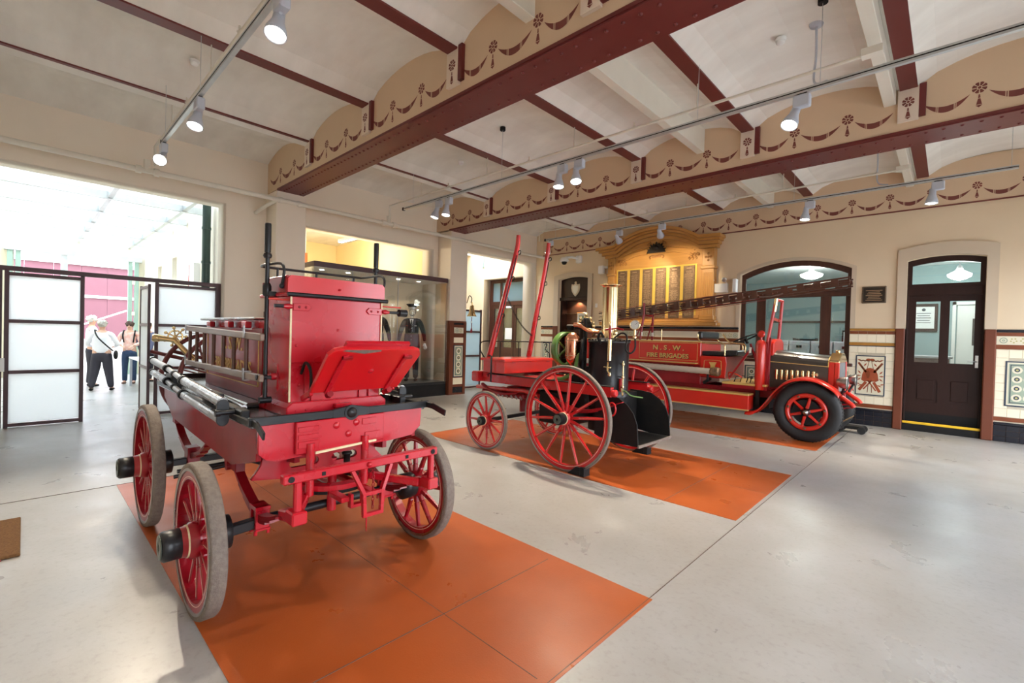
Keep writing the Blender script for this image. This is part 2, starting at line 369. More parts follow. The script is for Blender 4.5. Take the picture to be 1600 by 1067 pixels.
def thing(name, label, cat, loc=(0, 0, 0), group=None):
    o = bpy.data.objects.new(name, None); COL.objects.link(o); o.location = loc; o.empty_display_size = .1
    WO[o.name] = Vector(loc); return tag(o, label, cat, group)
def tag(o, label=None, cat=None, group=None, kind=None):
    if label: o['label'] = label
    if cat: o['category'] = cat
    if group: o['group'] = group
    if kind: o['kind'] = kind
    return o
def lab(o, label): o['label'] = label; return o
def dup(o, loc=None, parent=None, label=None, group=None, rotz=None):
    c = o.copy(); COL.objects.link(c)
    if parent is not None: c.parent = parent
    if loc is not None: c.location = loc
    if rotz is not None: c.rotation_euler = (0, 0, rotz)
    if label: c['label'] = label
    if group: c['group'] = group
    for ch in list(o.children):
        d = dup(ch, parent=c)
    return c
def struct(o): o['kind'] = 'structure'; return o
def smoothpts(pts, k=6):                             # Catmull-Rom through pts
    P = [Vector(p) for p in pts]; out = []
    for i in range(len(P) - 1):
        a = P[max(i - 1, 0)]; b = P[i]; c = P[i + 1]; d = P[min(i + 2, len(P) - 1)]
        for t in range(k):
            t /= k
            out.append(.5 * ((2 * b) + (c - a) * t + (2 * a - 5 * b + 4 * c - d) * t * t + (3 * b - a - 3 * c + d) * t ** 3))
    out.append(P[-1]); return out
def arch(x0, x1, z0, zs, za, n=14):                  # opening outline with a segmental head
    w = (x1 - x0) / 2; h = za - zs; R = (w * w + h * h) / (2 * h); cx = (x0 + x1) / 2; cz = za - R; t0 = math.asin(w / R)
    return [(x0, z0), (x1, z0)] + [(cx + R * math.sin(t0 - 2 * t0 * i / n), cz + R * math.cos(t0 - 2 * t0 * i / n)) for i in range(n + 1)]
def rect(x0, x1, z0, z1): return [(x0, z0), (x1, z0), (x1, z1), (x0, z1)]

# ------------------------------------------------------------ room shell
YB = 11.58
XW = -9.95
floor = struct(MB().bx(-10.45, 2.6, -1.2, 12.0, -.2, 0).build('floor', 'floor'))
struct(MB().bx(-30, -10.45, -4, 12.9, -.2, 0).build('floor', 'floor'))
street = MB().bx(2.6, 40, -25, 40, -.22, -.02).build('street_ground', 'street'); street['kind'] = 'structure'
for x0, x1, y0, y1 in ((-5.97, -1.28, .65, 2.67), (-5.97, -1.34, 4.38, 6.40), (-5.97, -1.40, 8.12, 10.2)):
    MB().bx(x0, x1, y0, y1, -.01, .0025).build('painted_bay', 'orange', floor)
# saw-cut joints in the floor
j = MB()
for x in (-5.98, -1.30): j.bx(x - .002, x + .002, -1.2, 11.5, -.01, .0032)
for y in (1.66, 5.4): j.bx(-5.9, -1.35, y - .002, y + .002, -.01, .0034)
j.bx(-2.05, -2.044, .68, 2.6, -.01, .0034); j.bx(-2.02, -2.014, 4.4, 6.4, -.01, .0034)
j.build('floor_joint', 'joint', floor)

# left wall with three bays
holes = [rect(-1.0, 2.6, .0, 3.93), rect(3.7, 7.42, .0, 3.80), rect(8.14, 11.5, .0, 3.98)]
outer = [(-1.2, -.0), (-1.2, 5.4), (12.0, 5.4), (12.0, 0), (11.5, 0), (11.5, 3.98), (8.14, 3.98), (8.14, 0), (7.42, 0), (7.42, 3.80), (3.7, 3.80), (3.7, 0), (2.6, 0), (2.6, 3.93), (-1.0, 3.93), (-1.0, 0)]
wl = struct(curve_plate('wall_left', outer, [], 'x', -10.45, XW, 'wall_l'))
MB().bx(XW, -9.4, 3.3, 3.86, 0, 4.25).build('pillar', 'wall_l', wl, bev=.012)
MB().bx(XW, -9.4, 7.56, 8.13, 0, 4.25).build('pillar', 'wall_l', wl, bev=.012)
# back wall with window, door, niche and (left) corridor recess
win = arch(-3.62, -1.49, 1.22, 3.16, 3.41)
door = arch(-.63, .43, 0, 3.22, 3.29)
niche = arch(-8.98, -7.88, 0, 3.37, 3.44)
outer = [(-16, 0), (-16, 5.4), (2.6, 5.4), (2.6, 0), (.43, 0)] + door[2:] + [(-.63, 0), (-7.88, 0)] + niche[2:] + [(-8.98, 0), (-10.4, 0), (-10.4, 3.6), (-12.45, 3.6), (-12.45, 0)]
wb = struct(curve_plate('wall_back', outer, [win], 'y', YB, 12.0, 'wall'))
struct(curve_plate('wall_front', rect(-10.45, 2.6, 0, 5.4), [], 'y', -1.2, -1.0, 'wall_l'))
outer = [(-1.2, 0), (-1.2, 5.4), (12, 5.4), (12, 0), (11.1, 0), (11.1, 3.1), (8.5, 3.1), (8.5, 0), (7.1, 0), (7.1, 3.1), (4.4, 3.1), (4.4, 0), (2.9, 0), (2.9, 3.1), (.1, 3.1), (.1, 0)]
struct(curve_plate('wall_right', outer, [], 'x', 2.6, 2.85, 'wall_l'))

# ceiling: plaster jack arches between steel joists
JX = [-8.0, -6.06, -4.14, -2.30, -.46, 1.4]
xs = [XW] + JX + [2.6]
prof = []
for i in range(len(xs) - 1):
    a, b = xs[i], xs[i + 1]
    a_ = a + (.085 if i else 0); b_ = b - (.085 if i < len(xs) - 2 else 0)
    w = (b_ - a_) / 2; lo0 = 4.775
    za = 4.775 + .24 * min(1, w / .85)
    if i == 0: pts = [(a_ + (b_ - a_) * t / 10, 4.72 + .30 * math.sin(PI * (.15 + .85 * t / 10)) ) for t in range(11)]
    else: pts = [(a_ + 2 * w * t / 10, 4.775 + (za - 4.775) * (1 - (2 * t / 10 - 1) ** 2) ** .7 if 0 < t < 10 else 4.775) for t in range(11)]
    prof += pts
ceil = struct(MB().prism([(2.6, 5.35), (XW, 5.35)] + prof, 'y', -1.1, YB + .05).build('ceiling', 'ceil'))
for p in ceil.data.polygons: p.use_smooth = False
for x in JX:
    MB().bx(x - .085, x + .085, -1.0, YB, 4.755, 4.80).build('joist', 'maroon', ceil)
for x in (-3.02, -.64):
    MB().bx(x - .06, x + .06, -1.0, YB, 4.62, 5.0).build('boxed_conduit', 'creampaint', ceil, bev=.006)

# riveted girders with stencilled fascias
def swag(mb, P, u0, u1, zt, zs, out):                # crescent garland with two pairs of gaps
    n = 18
    def z(t, k): return zt - (zt - zs) * (1 - (2 * t - 1) ** 2) + k * .036 * (1 - abs(2 * t - 1) ** 2.2)
    for i in range(n):
        t0, t1 = i / n, (i + 1) / n
        if i in (5, 12): t0, t1 = t0 + .018, t1 - .018
        a = [(u0 + (u1 - u0) * t, z(t, k)) for t, k in ((t0, -1), (t1, -1), (t1, 1), (t0, 1))]
        mb.add([P(*p, out) for p in a], [(0, 1, 2, 3)])
def rosette(mb, P, u, z, r, out):
    for k in range(8):
        a0 = 2 * PI * k / 8 + .10; a1 = 2 * PI * (k + 1) / 8 - .10
        q = [(u + r * ca * math.cos(a), z + r * ca * math.sin(a)) for a, ca in ((a0, .38), (a1, .38), (a1, 1), ((a0 + a1) / 2, 1.06), (a0, 1))]
        mb.add([P(*p, out) for p in q], [(0, 1, 2, 3, 4)])
    mb.add([P(u + r * .25 * math.cos(2 * PI * i / 8), z + r * .25 * math.sin(2 * PI * i / 8), out) for i in range(8)], [tuple(range(8))])
    t = [((-.006, -1.25), (.006, -1.25), (.010, -1.9), (-.010, -1.9)), ((-.010, -2.0), (.010, -2.0), (.024, -3.1), (-.024, -3.1)), ((-.03, -3.2), (.03, -3.2), (0, -3.65))]
    for q in t: mb.add([P(u + a, z + b * r, out) for a, b in q], [tuple(range(len(q)))])
def stencil(P, us, z, skipswag=()):
    mb = MB()
    for i, u in enumerate(us):
        rosette(mb, P, u, z, .062, .001)
        if i < len(us) - 1: swag(mb, P, u + .075, us[i + 1] - .075, z - .055, z - .17, .001)
    return mb
def girder(y0, y1, flange1=True):
    g = MB().bx(XW, 2.6, y0 + .02, y1 - .02, 4.27, 5.06).build('girder', 'frieze', ceil)
    fl = MB().bx(-9.4, 2.6, y0, y1, 4.235, 4.27)
    fl.bx(-5.03, 2.6, y0 + .01, y1 - .01, 4.218, 4.236)
    flo = fl.build('bottom_flange', 'maroon', g)
    rv = MB(); x = -9.3
    while x < 2.5:
        zz = 4.235 if x < -5.03 else 4.218
        for y in (y0 + .10, y1 - .10): rv.ball((x, y, zz), .019, 8, (1, 1, .8))
        x += .115 if x < -5.03 else .16
    tag(rv.build('rivets', 'maroon', g), kind='stuff')
    for sgn, yf in ((-1, y0 + .02), (1, y1 - .02)):
        P = lambda u, z, o, yf=yf, sgn=sgn: (u, yf + sgn * o, z)
        for i, xj in enumerate(JX + [3.0]):
            x0 = -9.75 if i == 0 else JX[i - 1] + .14
            x1 = xj - .14
            us = [JX[i - 1] if i else -9.98 + .05] + [(JX[i - 1] if i else -9.93) + ((xj - (JX[i - 1] if i else -9.93)) * k / 3) for k in (1, 2)] + [xj]
            mb = MB()
            for k in (1, 2):
                if us[k] < 2.5: rosette(mb, P, us[k], 4.58, .062, .0015)
            for k in range(3):
                a = us[k] + (.075 if k else (.14 if i else .12)); b = us[k + 1] - (.075 if k < 2 else .14)
                if b < 2.6: swag(mb, P, a, b, 4.53, 4.42, .0015)
            if mb.v: mb.build('stencilled_garland', 'stencil', g)
        for xj in JX:
            b = MB().bx(xj - .10, xj + .10, min(yf, yf + sgn * .045), max(yf, yf + sgn * .045), 4.37, 4.775).build('joist_shoe', 'block', g, bev=.003)
            mb = MB(); P2 = lambda u, z, o, yf=yf, sgn=sgn: (u, yf + sgn * (.045 + o), z)
            rosette(mb, P2, xj, 4.60, .058, .0015); mb.build('stencilled_rosette', 'stencil', b)
            MB().bx(xj + .10, xj + .165, min(yf, yf + sgn * .045), max(yf, yf + sgn * .045), 4.40, 4.79).build('joist_end', 'maroon', b)
    return g
girder(3.3, 3.80)
girder(7.48, 8.02)
# back wall frieze
fr = struct(MB().bx(-9.66, 2.6, YB - .03, YB, 4.19, 4.98).build('trim_1', 'frieze'))
MB().bx(-9.66, 2.6, YB - .036, YB, 4.175, 4.195).build('frieze_line', 'stencil', fr)
us = []; u = -9.30
while u < 2.5: us.append(u); u += .598
Pb = lambda u, z, o: (u, YB - .03 - o, z)
stencil(Pb, us, 4.47).build('stencilled_garland', 'stencil', fr)

# ------------------------------------------------------------ courtyard behind the left bay
cy = struct(curve_plate('wall_courtyard', rect(-19.5, -10.45, 0, 4.7), [rect(-17.1, -16.5, 2.45, 3.33), rect(-15.15, -14.6, 2.45, 3.4)], 'y', 2.72, 2.95, 'courtwall'))
MB().bx(-17.2, -14.5, 2.94, 2.97, 2.3, 3.5).build('niche_back', 'courtwall', cy)
struct(MB().bx(-19.5, -10.45, -.75, -.55, 0, 4.7).build('wall_courtyard', 'courtwall'))
struct(curve_plate('wall_courtyard', [(-3, 0), (-3, 5), (5, 5), (5, 0), (2.5, 0), (2.5, 3.74), (-.2, 3.74), (-.2, 0)], [], 'x', -19.6, -19.4, 'courtwall'))
rf = thing('glass_roof', 'glazed roof on galvanised rafters over the bright courtyard', 'roof', (-15, 1, 4.1))
for i, x in enumerate((-11.97, -13.54, -15.12, -16.73, -18.29)):
    MB().bx(x - .05, x + .05, -.5, 2.70, 4.03, 4.17).build('rafter', 'galv', rf)
for y in (1.14, 2.34): MB().bx(-19.4, -10.5, y - .04, y + .04, 4.05, 4.18).build('purlin', 'galv', rf)
xe = [-10.5, -11.97, -13.54, -15.12, -16.73, -18.29, -19.4]
for i in range(6):
    for y0, y1 in ((-.5, 1.13), (1.15, 2.7)):
        MB().bx(xe[i + 1] + .01, xe[i] - .01, y0, y1, 4.175, 4.185).build('pane', 'roofglass', rf)
pp = MB().cyl((-11.2, 2.58, 0), (-11.2, 2.58, 4.1), .075, n=18)
for z in (.8, 1.9, 2.9, 3.6): pp.cyl((-11.2, 2.58, z), (-11.2, 2.58, z + .05), .085, n=18)
tag(pp.build('drainpipe', 'dkgreen'), 'dark green drainpipe running up the courtyard wall beside the opening', 'pipe')
bx_ = MB().bx(-12.75, -12.3, 2.6, 2.72, 2.3, 3.02).build('wall_cabinet', 'white'); tag(bx_, 'small white cabinet mounted high on the courtyard wall left of the drainpipe', 'cabinet')
MB().bx(-12.76, -12.70, 2.594, 2.6, 2.32, 3.0).build('red_edge_strip', 'red3', bx_)
gp = thing('folding_gate', 'pale green steel folding gate posts at the far end of the courtyard', 'gate', (-19.3, 1.1, 0))
for y in (-.28, -.12, 2.36, 2.52):
    MB().bx(-19.35, -19.25, y - .055, y + .055, 0, 3.74).build('post', 'green', gp, bev=.004)
MB().bx(-19.38, -19.22, -.4, 2.65, 3.62, 3.76).build('track_beam', 'galv', gp)
for z in (.9, 1.9, 2.9):
    MB().bx(-19.24, -19.22, 2.40, 2.48, z, z + .12).build('hinge', 'creampaint', gp)
MB().bx(-19.33, -19.27, .75, .90, 2.95, 3.62).build('post', 'galv', gp)
mv = thing('boarded_shed', 'mauve boarded shed with white trim beyond the courtyard gate', 'shed', (-24, 1, 0))
for k in range(13):
    MB().bx(-24.1, -24 + .006 * (k % 2), -3 + k * .75, -3 + k * .75 + .745, 1.0, 3.80).build('board', 'mauve', mv)
MB().bx(-24.1, -23.9, -3, 7, 0, 1.0).build('plinth', 'paper', mv)
MB().bx(-24.05, -23.95, -3, 7, 2.58, 2.68).build('rail', 'white', mv)
MB().bx(-24.2, -23.9, -3, 7, 3.80, 3.95).build('fascia', 'white', mv)
MB().tube([(-22.5, .9, 0), (-22.5, .9, 1.3), (-22.0, 2.6, 2.1)], .03).build('handrail', 'white', mv)

# plum-framed glazed partition across the left bay
pa = thing('glazed_partition', 'plum-framed frosted glass partition across the left bay, its middle doorway open', 'partition', (-10.25, .8, 0))
def frame_leaf(parent, y0, y1, z1, x, rails=(.83, 1.6), t=.05, gl='frost'):
    for a, b, c, d in ((y0, y0 + t, 0, z1), (y1 - t, y1, 0, z1)): MB().bx(x - .03, x + .03, a, b, c, d).build('stile', 'partition', parent, bev=.003)
    for z in (.03, *rails, z1 - t): MB().bx(x - .025, x + .025, y0 + t, y1 - t, z - .02, z + .03).build('rail', 'partition', parent, bev=.003)
    zz = [.06, *rails, z1 - t]
    for a, b in zip(zz[:-1], zz[1:]): MB().bx(x - .006, x + .006, y0 + t, y1 - t, a + .01, b - .01).build('pane', gl, parent)
frame_leaf(pa, -.20, .68, 2.36, -10.25); frame_leaf(pa, 1.60, 2.58, 2.36, -10.25); frame_leaf(pa, -1.0, -.22, 2.36, -10.25)
MB().bx(-10.29, -10.21, -1.0, 2.6, 2.36, 2.43).build('head_rail', 'partition', pa, bev=.004)
MB().bx(-10.31, -10.19, 2.52, 2.60, 0, 2.43).build('end_post', 'partition', pa, bev=.004)
MB().bx(-10.30, -10.18, -.24, -.19, .85, 1.05).build('lock_plate', 'white', pa)
# folded-back door leaf, edge towards the room
def leafx(parent, x0, x1, y, z1, rails=(.83, 1.6), t=.05, gl='frost'):
    for a, b in ((x0, x0 + t), (x1 - t, x1)): MB().bx(a, b, y - .02, y + .02, .02, z1).build('stile', 'partition', parent, bev=.003)
    for z in (.04, *rails, z1 - t): MB().bx(x0 + t, x1 - t, y - .018, y + .018, z - .02, z + .03).build('rail', 'partition', parent, bev=.003)
    zz = [.06, *rails, z1 - t]
    for a, b in zip(zz[:-1], zz[1:]): MB().bx(x0 + t, x1 - t, y - .005, y + .005, a + .01, b - .01).build('pane', gl, parent)
dl = thing('glazed_door_leaf', 'narrow frosted door leaf folded back into the courtyard at the partition doorway', 'door', (-10.3, 1.55, 0))
leafx(dl, -11.15, -10.30, 1.53, 2.33)

# corridor seen through the third bay
struct(MB().bx(-16.2, -16.0, 3.0, 12, 0, 5.4).build('wall_corridor', 'courtwall'))
struct(MB().bx(-16.0, -10.45, 7.62, 7.80, 0, 5.2).build('wall_corridor', 'yellowwall'))
cc = struct(MB().bx(-16, -13.2, 7.8, 12, 4.55, 4.7).bx(-10.9, -10.45, 7.8, 12, 4.55, 4.7).build('ceiling', 'ceil'))
struct(MB().bx(-16, -10.0, 11.98, 12.2, 0, 4.7).build('wall_corridor', 'courtwall'))
# yellow room behind the display case
struct(MB().bx(-19, -10.45, 7.60, 7.62, 0, 4.6).build('wall_yellow', 'yellowwall'))
struct(MB().bx(-19, -10.45, 2.95, 7.62, 4.58, 4.7).build('ceiling', 'ceil'))
struct(MB().bx(-16.0, -15.9, 2.95, 7.62, 0, 4.6).build('wall_yellow', 'yellowwall'))
og = MB().bx(-13.05, -13.0, 5.15, 5.40, 3.0, 3.72).build('hanging_banner', 'orange'); og.name = 'hanging_banner'; MB().cyl((-13.02, 5.2, 3.72), (-13.02, 5.2, 4.58), .006).cyl((-13.02, 5.35, 3.72), (-13.02, 5.35, 4.58), .006).build('cord', 'grey', og); tag(og, 'orange hanging banner in the yellow room above the display case', 'banner')
for x, y in ((-12.5, 4.2), (-12.5, 6.3)):
    l = bpy.data.lights.new('yellow_room_fill', 'POINT'); l.energy = 110; l.color = (1, .93, .74); l.shadow_soft_size = .3  # unseen point lights, added to brighten the yellow room
    o = bpy.data.objects.new('yellow_room_fill', l); COL.objects.link(o); o.location = (x, y, 3.7)
fl = thing('fluorescent_lamp', 'slim hanging fluorescent lamp in the yellow room above the display case', 'lamp', (-11, 5.6, 3.9))
MB().bx(-11.5, -10.5, 5.53, 5.63, 3.86, 3.93).build('housing', 'grey', fl, bev=.006)
MB().bx(-11.45, -10.55, 5.545, 5.615, 3.85, 3.861).build('tube', 'lampglow', fl)
MB().cyl((-11.0, 5.58, 3.93), (-11.0, 5.58, 4.58), .01).build('rod', 'grey', fl)

# ------------------------------------------------------------ tiled dado
tile_me = {}
def tile_mesh(w, d, h, m):
    k = (round(w, 4), d, round(h, 4), m)
    if k not in tile_me:
        b = .004; me = bpy.data.meshes.new('tile')
        v = [(-w/2, 0, -h/2), (w/2, 0, -h/2), (w/2, 0, h/2), (-w/2, 0, h/2), (-w/2+b, -d, -h/2+b), (w/2-b, -d, -h/2+b), (w/2-b, -d, h/2-b), (-w/2+b, -d, h/2-b)]
        me.from_pydata(v, [], [(4, 5, 6, 7), (0, 1, 5, 4), (1, 2, 6, 5), (2, 3, 7, 6), (3, 0, 4, 7)]); me.materials.append(M[m]); tile_me[k] = me
    return tile_me[k]
def tiles(parent, x0, x1, z0, z1, w, h, m, skip=None, y=YB - .012, off=0):
    n = max(1, round((x1 - x0) / w)); k = max(1, round((z1 - z0) / h)); w = (x1 - x0) / n; h = (z1 - z0) / k
    for j in range(k):
        for i in range(n):
            cx = x0 + (i + .5) * w; cz = z0 + (j + .5) * h
            if skip and any(a - w * .2 < cx < b + w * .2 and c - h * .2 < cz < d + h * .2 for a, b, c, d in skip): continue
            o = bpy.data.objects.new('tile', tile_mesh(w - .003, .006, h - .003, m)); COL.objects.link(o); o.parent = parent
            o.location = V(cx, y, cz) - worg(parent)
def geomosaic(parent, x0, x1, z0, z1, y, n=4, ax='y'):
    def B(mb, a, b, c, d, o): return mb.bx(a, b, y - o, y, c, d) if ax == 'y' else mb.bx(y, y + o, a, b, c, d)
    e = .022
    p = B(MB(), x0, x1, z0, z1, .012).build('mosaic_panel', 'mos_n', parent)
    B(MB(), x0 + e, x1 - e, z0 + e, z1 - e, .014).build('border', 'mos_c', p)
    B(MB(), x0 + 2 * e, x1 - 2 * e, z0 + 2 * e, z1 - 2 * e, .016).build('border', 'mos_g', p)
    B(MB(), x0 + 2.7 * e, x1 - 2.7 * e, z0 + 2.7 * e, z1 - 2.7 * e, .018).build('border', 'mos_n', p)
    a, b, c, d = x0 + 3.2 * e, x1 - 3.2 * e, z0 + 3.2 * e, z1 - 3.2 * e
    B(MB(), a, b, c, d, .0195).build('field', 'mos_g', p)
    h = (d - c) / n; nx = max(1, round((b - a) / h)); w = (b - a) / nx
    dr, dn, dd = MB(), MB(), MB()
    for j in range(n):
        for i in range(nx):
            cx, cz = a + (i + .5) * w, c + (j + .5) * h; r = min(w, h) * .46
            c3 = (cx, y, cz) if ax == 'y' else (y, cx, cz); av = (0, -1, 0) if ax == 'y' else (1, 0, 0)
            dr.lathe([(r, .0195), (r, .021)], c3, av, 12); dn.lathe([(r * .55, .021), (r * .55, .0222)], c3, av, 10); dd.lathe([(r * .28, .022), (r * .28, .0234)], c3, av, 8)
    dr.build('roundel', 'mos_c', p); dn.build('roundel_ring', 'mos_n', p); dd.build('roundel_eye', 'mos_o', p)
def motif_strip(parent, x0, x1, z0, z1, y, ax='y'):
    def B(mb, a, b, c, d, o): return mb.bx(a, b, y - o, y, c, d) if ax == 'y' else mb.bx(y, y + o, a, b, c, d)
    p = B(MB(), x0, x1, z0, z1, .012).build('motif_strip', 'mos_c', parent)
    g, o = MB(), MB(); h = z1 - z0; x = x0 + h * .6
    av = (0, -1, 0) if ax == 'y' else (1, 0, 0)
    k = 0
    while x < x1 - h * .4:
        c3 = (x, y, (z0 + z1) / 2) if ax == 'y' else (y, x, (z0 + z1) / 2)
        if k % 3 == 0: g.ring(Vector(c3) + Vector(av) * .0125, av, h * .26, h * .36, .003, 14); g.ring(Vector(c3) + Vector(av) * .0125, av, h * .05, h * .14, .003, 10)
        else:
            for t in range(5):
                a = 2 * PI * t / 5 + k; q = Vector(c3) + Vector(av) * .0125
                du, dz = h * .25 * math.cos(a), h * .25 * math.sin(a)
                q = q + (V(du, 0, dz) if ax == 'y' else V(0, du, dz)); o.lathe([(h * .09, -.001), (h * .09, .001)], q, av, 7)
        x += h * .85; k += 1
    g.build('motif', 'mos_g', p); o.build('motif', 'mos_o', p)

def dado(n, x0, x1, kind, skip=None, ztop=1.93):
    t = struct(MB().bx(x0, x1, YB - .012, YB, 0, ztop).build('trim_%d' % n, 'grout'))
    MB().bx(x0, x1, YB - .0128, YB, 0, .285).build('black_backing', 'joint', t)
    tiles(t, x0, x1, 0.0, .285, .152, .095, 'tileb', y=YB - .0128)
    if ztop > 1.2:
        MB().bx(x0, x1, YB - .028, YB, .285, .335).build('plinth_moulding', 'tileb', t, bev=.01)
        MB().bx(x0, x1, YB - .018, YB, .355, .425).build('band', 'tiler', t)
    if kind == 'low':
        tiles(t, x0, x1, .43, ztop, .152, .148, 'tile', skip); return t
    tiles(t, x0, x1, .43, 1.585, .152, .1444, 'tile', skip)
    if kind == 'plain':
        MB().bx(x0, x1, YB - .022, YB, 1.588, 1.645).build('band', 'ochre', t)
        MB().bx(x0, x1, YB - .021, YB, 1.570, 1.588).build('band', 'mos_n', t)
        tiles(t, x0, x1, 1.65, 1.81, .152, .16, 'tile')
        tiles(t, x0, x1, 1.815, 1.875, .152, .06, 'tiler')
        MB().bx(x0, x1, YB - .035, YB, 1.878, 1.925).build('cap', 'ochre', t, bev=.008)
    else:
        MB().bx(x0, x1, YB - .02, YB, 1.59, 1.665).build('band', 'tiler', t)
        motif_strip(t, x0, x1, 1.67, 1.81, YB - .012)
        MB().bx(x0, x1, YB - .02, YB, 1.815, 1.875).build('band', 'tiler', t)
        MB().bx(x0, x1, YB - .03, YB, 1.878, 1.93).build('cap', 'tileb', t, bev=.008)
    return t
d1 = dado(2, -1.49, -.77, 'plain', [(-1.37, -.90, .6, 1.39)])
d2 = dado(3, .58, 2.6, 'band', [(.70, 1.25, .62, 1.39)]); geomosaic(d2, .70, 1.25, .62, 1.39, YB - .012)
d3 = dado(4, -9.66, -9.17, 'band', [(-9.58, -9.28, .62, 1.39)]); geomosaic(d3, -9.56, -9.28, .62, 1.39, YB - .012)
d4 = dado(5, -7.70, -3.62, 'band')
d5 = dado(6, -3.62, -1.49, 'low', [(-3.45, -3.0, .5, 1.05), (-2.1, -1.55, .5, 1.05)], 1.2)
geomosaic(d5, -3.45, -3.0, .48, 1.06, YB - .012, 3); geomosaic(d5, -2.0, -1.55, .48, 1.06, YB - .012, 3)
# pale plain field in the strip behind the truck
MB().bx(-5.7, -4.15, YB - .03, YB, 1.66, 1.82).build('band', 'tile', d4)

# pictorial tile panel: helmet hung between crossed hoses, leaves and ribbon
def fpanel(parent):
    y = YB - .012; x0, x1, z0, z1 = -1.37, -.90, .60, 1.39; cx, cz = (x0 + x1) / 2, (z0 + z1) / 2
    p = MB().bx(x0, x1, y - .012, y, z0, z1).build('picture_panel', 'mos_n', parent)
    MB().bx(x0 + .02, x1 - .02, y - .014, y, z0 + .02, z1 - .02).build('field', 'mos_c', p)
    r = MB(); d = MB(); yy = y - .0152
    def poly(mb, pts, o=0): mb.add([(cx + a, yy - o, cz + b) for a, b in pts], [tuple(range(len(pts)))])
    poly(r, [(.13 * math.cos(t * PI / 10), -.04 + .19 * math.sin(t * PI / 10)) for t in range(11)] + [(-.14, -.09), (-.10, -.12), (.10, -.12), (.14, -.09)])
    poly(d, [(-.03 + .03 * math.cos(t * PI / 6), .02 + .08 * math.sin(t * PI / 6)) for t in range(12)], .001)
    def strip(mb, a, b, w, o=0):
        a = Vector(a); b = Vector(b); n = (b - a).normalized(); n = Vector((-n.y, n.x)) * w
        poly(mb, [a + n, b + n, b - n, a - n], o)
    strip(d, (-.19, .25), (-.06, .06), .018); strip(d, (.19, .25), (.06, .06), .018)
    strip(r, (-.06, -.13), (-.17, -.30), .025); strip(r, (.06, -.13), (.16, -.32), .025); strip(r, (-.03, -.1), (.10, -.30), .012); strip(r, (.03, -.1), (-.10, -.28), .012)
    for sgn in (-1, 1):
        for (px, pz, a) in ((.17, .06, .9), (.18, -.01, 0), (.17, -.08, -.7), (.15, -.2, -.5), (.12, .15, 1.2), (.08, .21, 2.2), (.17, .30, .4), (.19, -.17, .3)):
            ca, sa = math.cos(a), math.sin(a)
            poly(r, [(sgn * (px + ca * u - sa * w), pz + sa * u + ca * w) for u, w in ((-.04, 0), (0, .014), (.045, 0), (0, -.014))])
        for k in range(5): strip(d, (sgn * (.03 + k * .028), .28 + .02 * (k % 2)), (sgn * (.06 + k * .028), .28 + .02 * ((k + 1) % 2)), .010)
        poly(r, [(sgn * (.03 + .04 * math.cos(t * PI / 5)), .31 + .025 * math.sin(t * PI / 5)) for t in range(10)])
        strip(d, (sgn * .015, .30), (sgn * .05, .13), .005); strip(d, (sgn * .025, -.2), (sgn * .035, -.34), .006)
    r.build('painted_emblem', 'mos_r', p); d.build('painted_emblem', 'tiler', p)
fpanel(d1)

# pillar dado (facing the room)
def pillar_dado(y0, y1, nn):
    x = -9.4
    t = struct(MB().bx(x, x + .012, y0, y1, 0, 1.93).build('trim_%d' % nn, 'terra'))
    MB().bx(-9.95, x, y0 - .012, y0, 0, 1.93).build('side_dado', 'terra', t); MB().bx(-9.95, x, y1, y1 + .012, 0, 1.93).build('side_dado', 'terra', t)
    a, b = y0 + .15, y1 - .10
    for y_ in (y0, y1 - .09): MB().bx(x, x + .03, y_, y_ + .09 + (.05 if y_ == y0 else 0), 0, 1.90).build('corner_bead', 'terra', t, bev=.01)
    MB().bx(x, x + .02, a, b, 0.05, .20).build('black_tile', 'tileb', t)
    for z0, z1 in ((.27, .44), (1.36, 1.50)): MB().bx(x, x + .018, a, b, z0, z1).build('cream_tile', 'tile', t)
    geomosaic(t, a, b, .46, 1.30, x + .012, 4, 'x'); motif_strip(t, a, b, 1.61, 1.76, x + .012, 'x')
    MB().bx(x, x + .02, a, b, 1.83, 1.88).build('black_tile', 'tileb', t)
pillar_dado(7.56, 8.13, 7); pillar_dado(3.3, 3.86, 8)

# ------------------------------------------------------------ panelled door and surround
sr = [(-.77, 0), (-.63, 0)] + door[2:][::-1] + [(.43, 0), (.58, 0)] + arch(-.77, .58, 0, 3.42, 3.52)[2:]
st = struct(curve_plate('trim_9', [(-.77, 1.93)] + [(-.63, 1.93)] + door[2:][::-1] + [(.43, 1.93), (.58, 1.93)] + arch(-.77, .58, 0, 3.42, 3.52)[2:], [], 'y', YB - .045, YB + .0, 'surround'))
for a, b in ((-.77, -.63), (.43, .58)):
    MB().bx(a, b, YB - .05, YB, 0, 1.93).build('jamb_dado', 'terra', st, bev=.015)
for a, b in ((-.66, -.63), (.43, .46)): MB().bx(a, b, YB, 11.9, 0, 1.93).build('reveal_dado', 'terra', st)
dr = MB().bx(-.63, -.60, 11.72, 11.80, .0, 3.22).bx(.40, .43, 11.72, 11.80, 0, 3.22).bx(-.6, .4, 11.70, 11.80, 2.56, 2.72)
dstr = struct(dr.build('door_1', 'doorwood', bev=.004))
curve_plate('frame_head', arch(-.63, .43, 2.72, 3.22, 3.29), [arch(-.56, .36, 2.78, 3.13, 3.19)], 'y', 11.71, 11.79, 'doorwood', dstr)
MB().bx(-.56, .36, 11.745, 11.755, 2.78, 3.19).build('pane', 'officeglass', dstr)
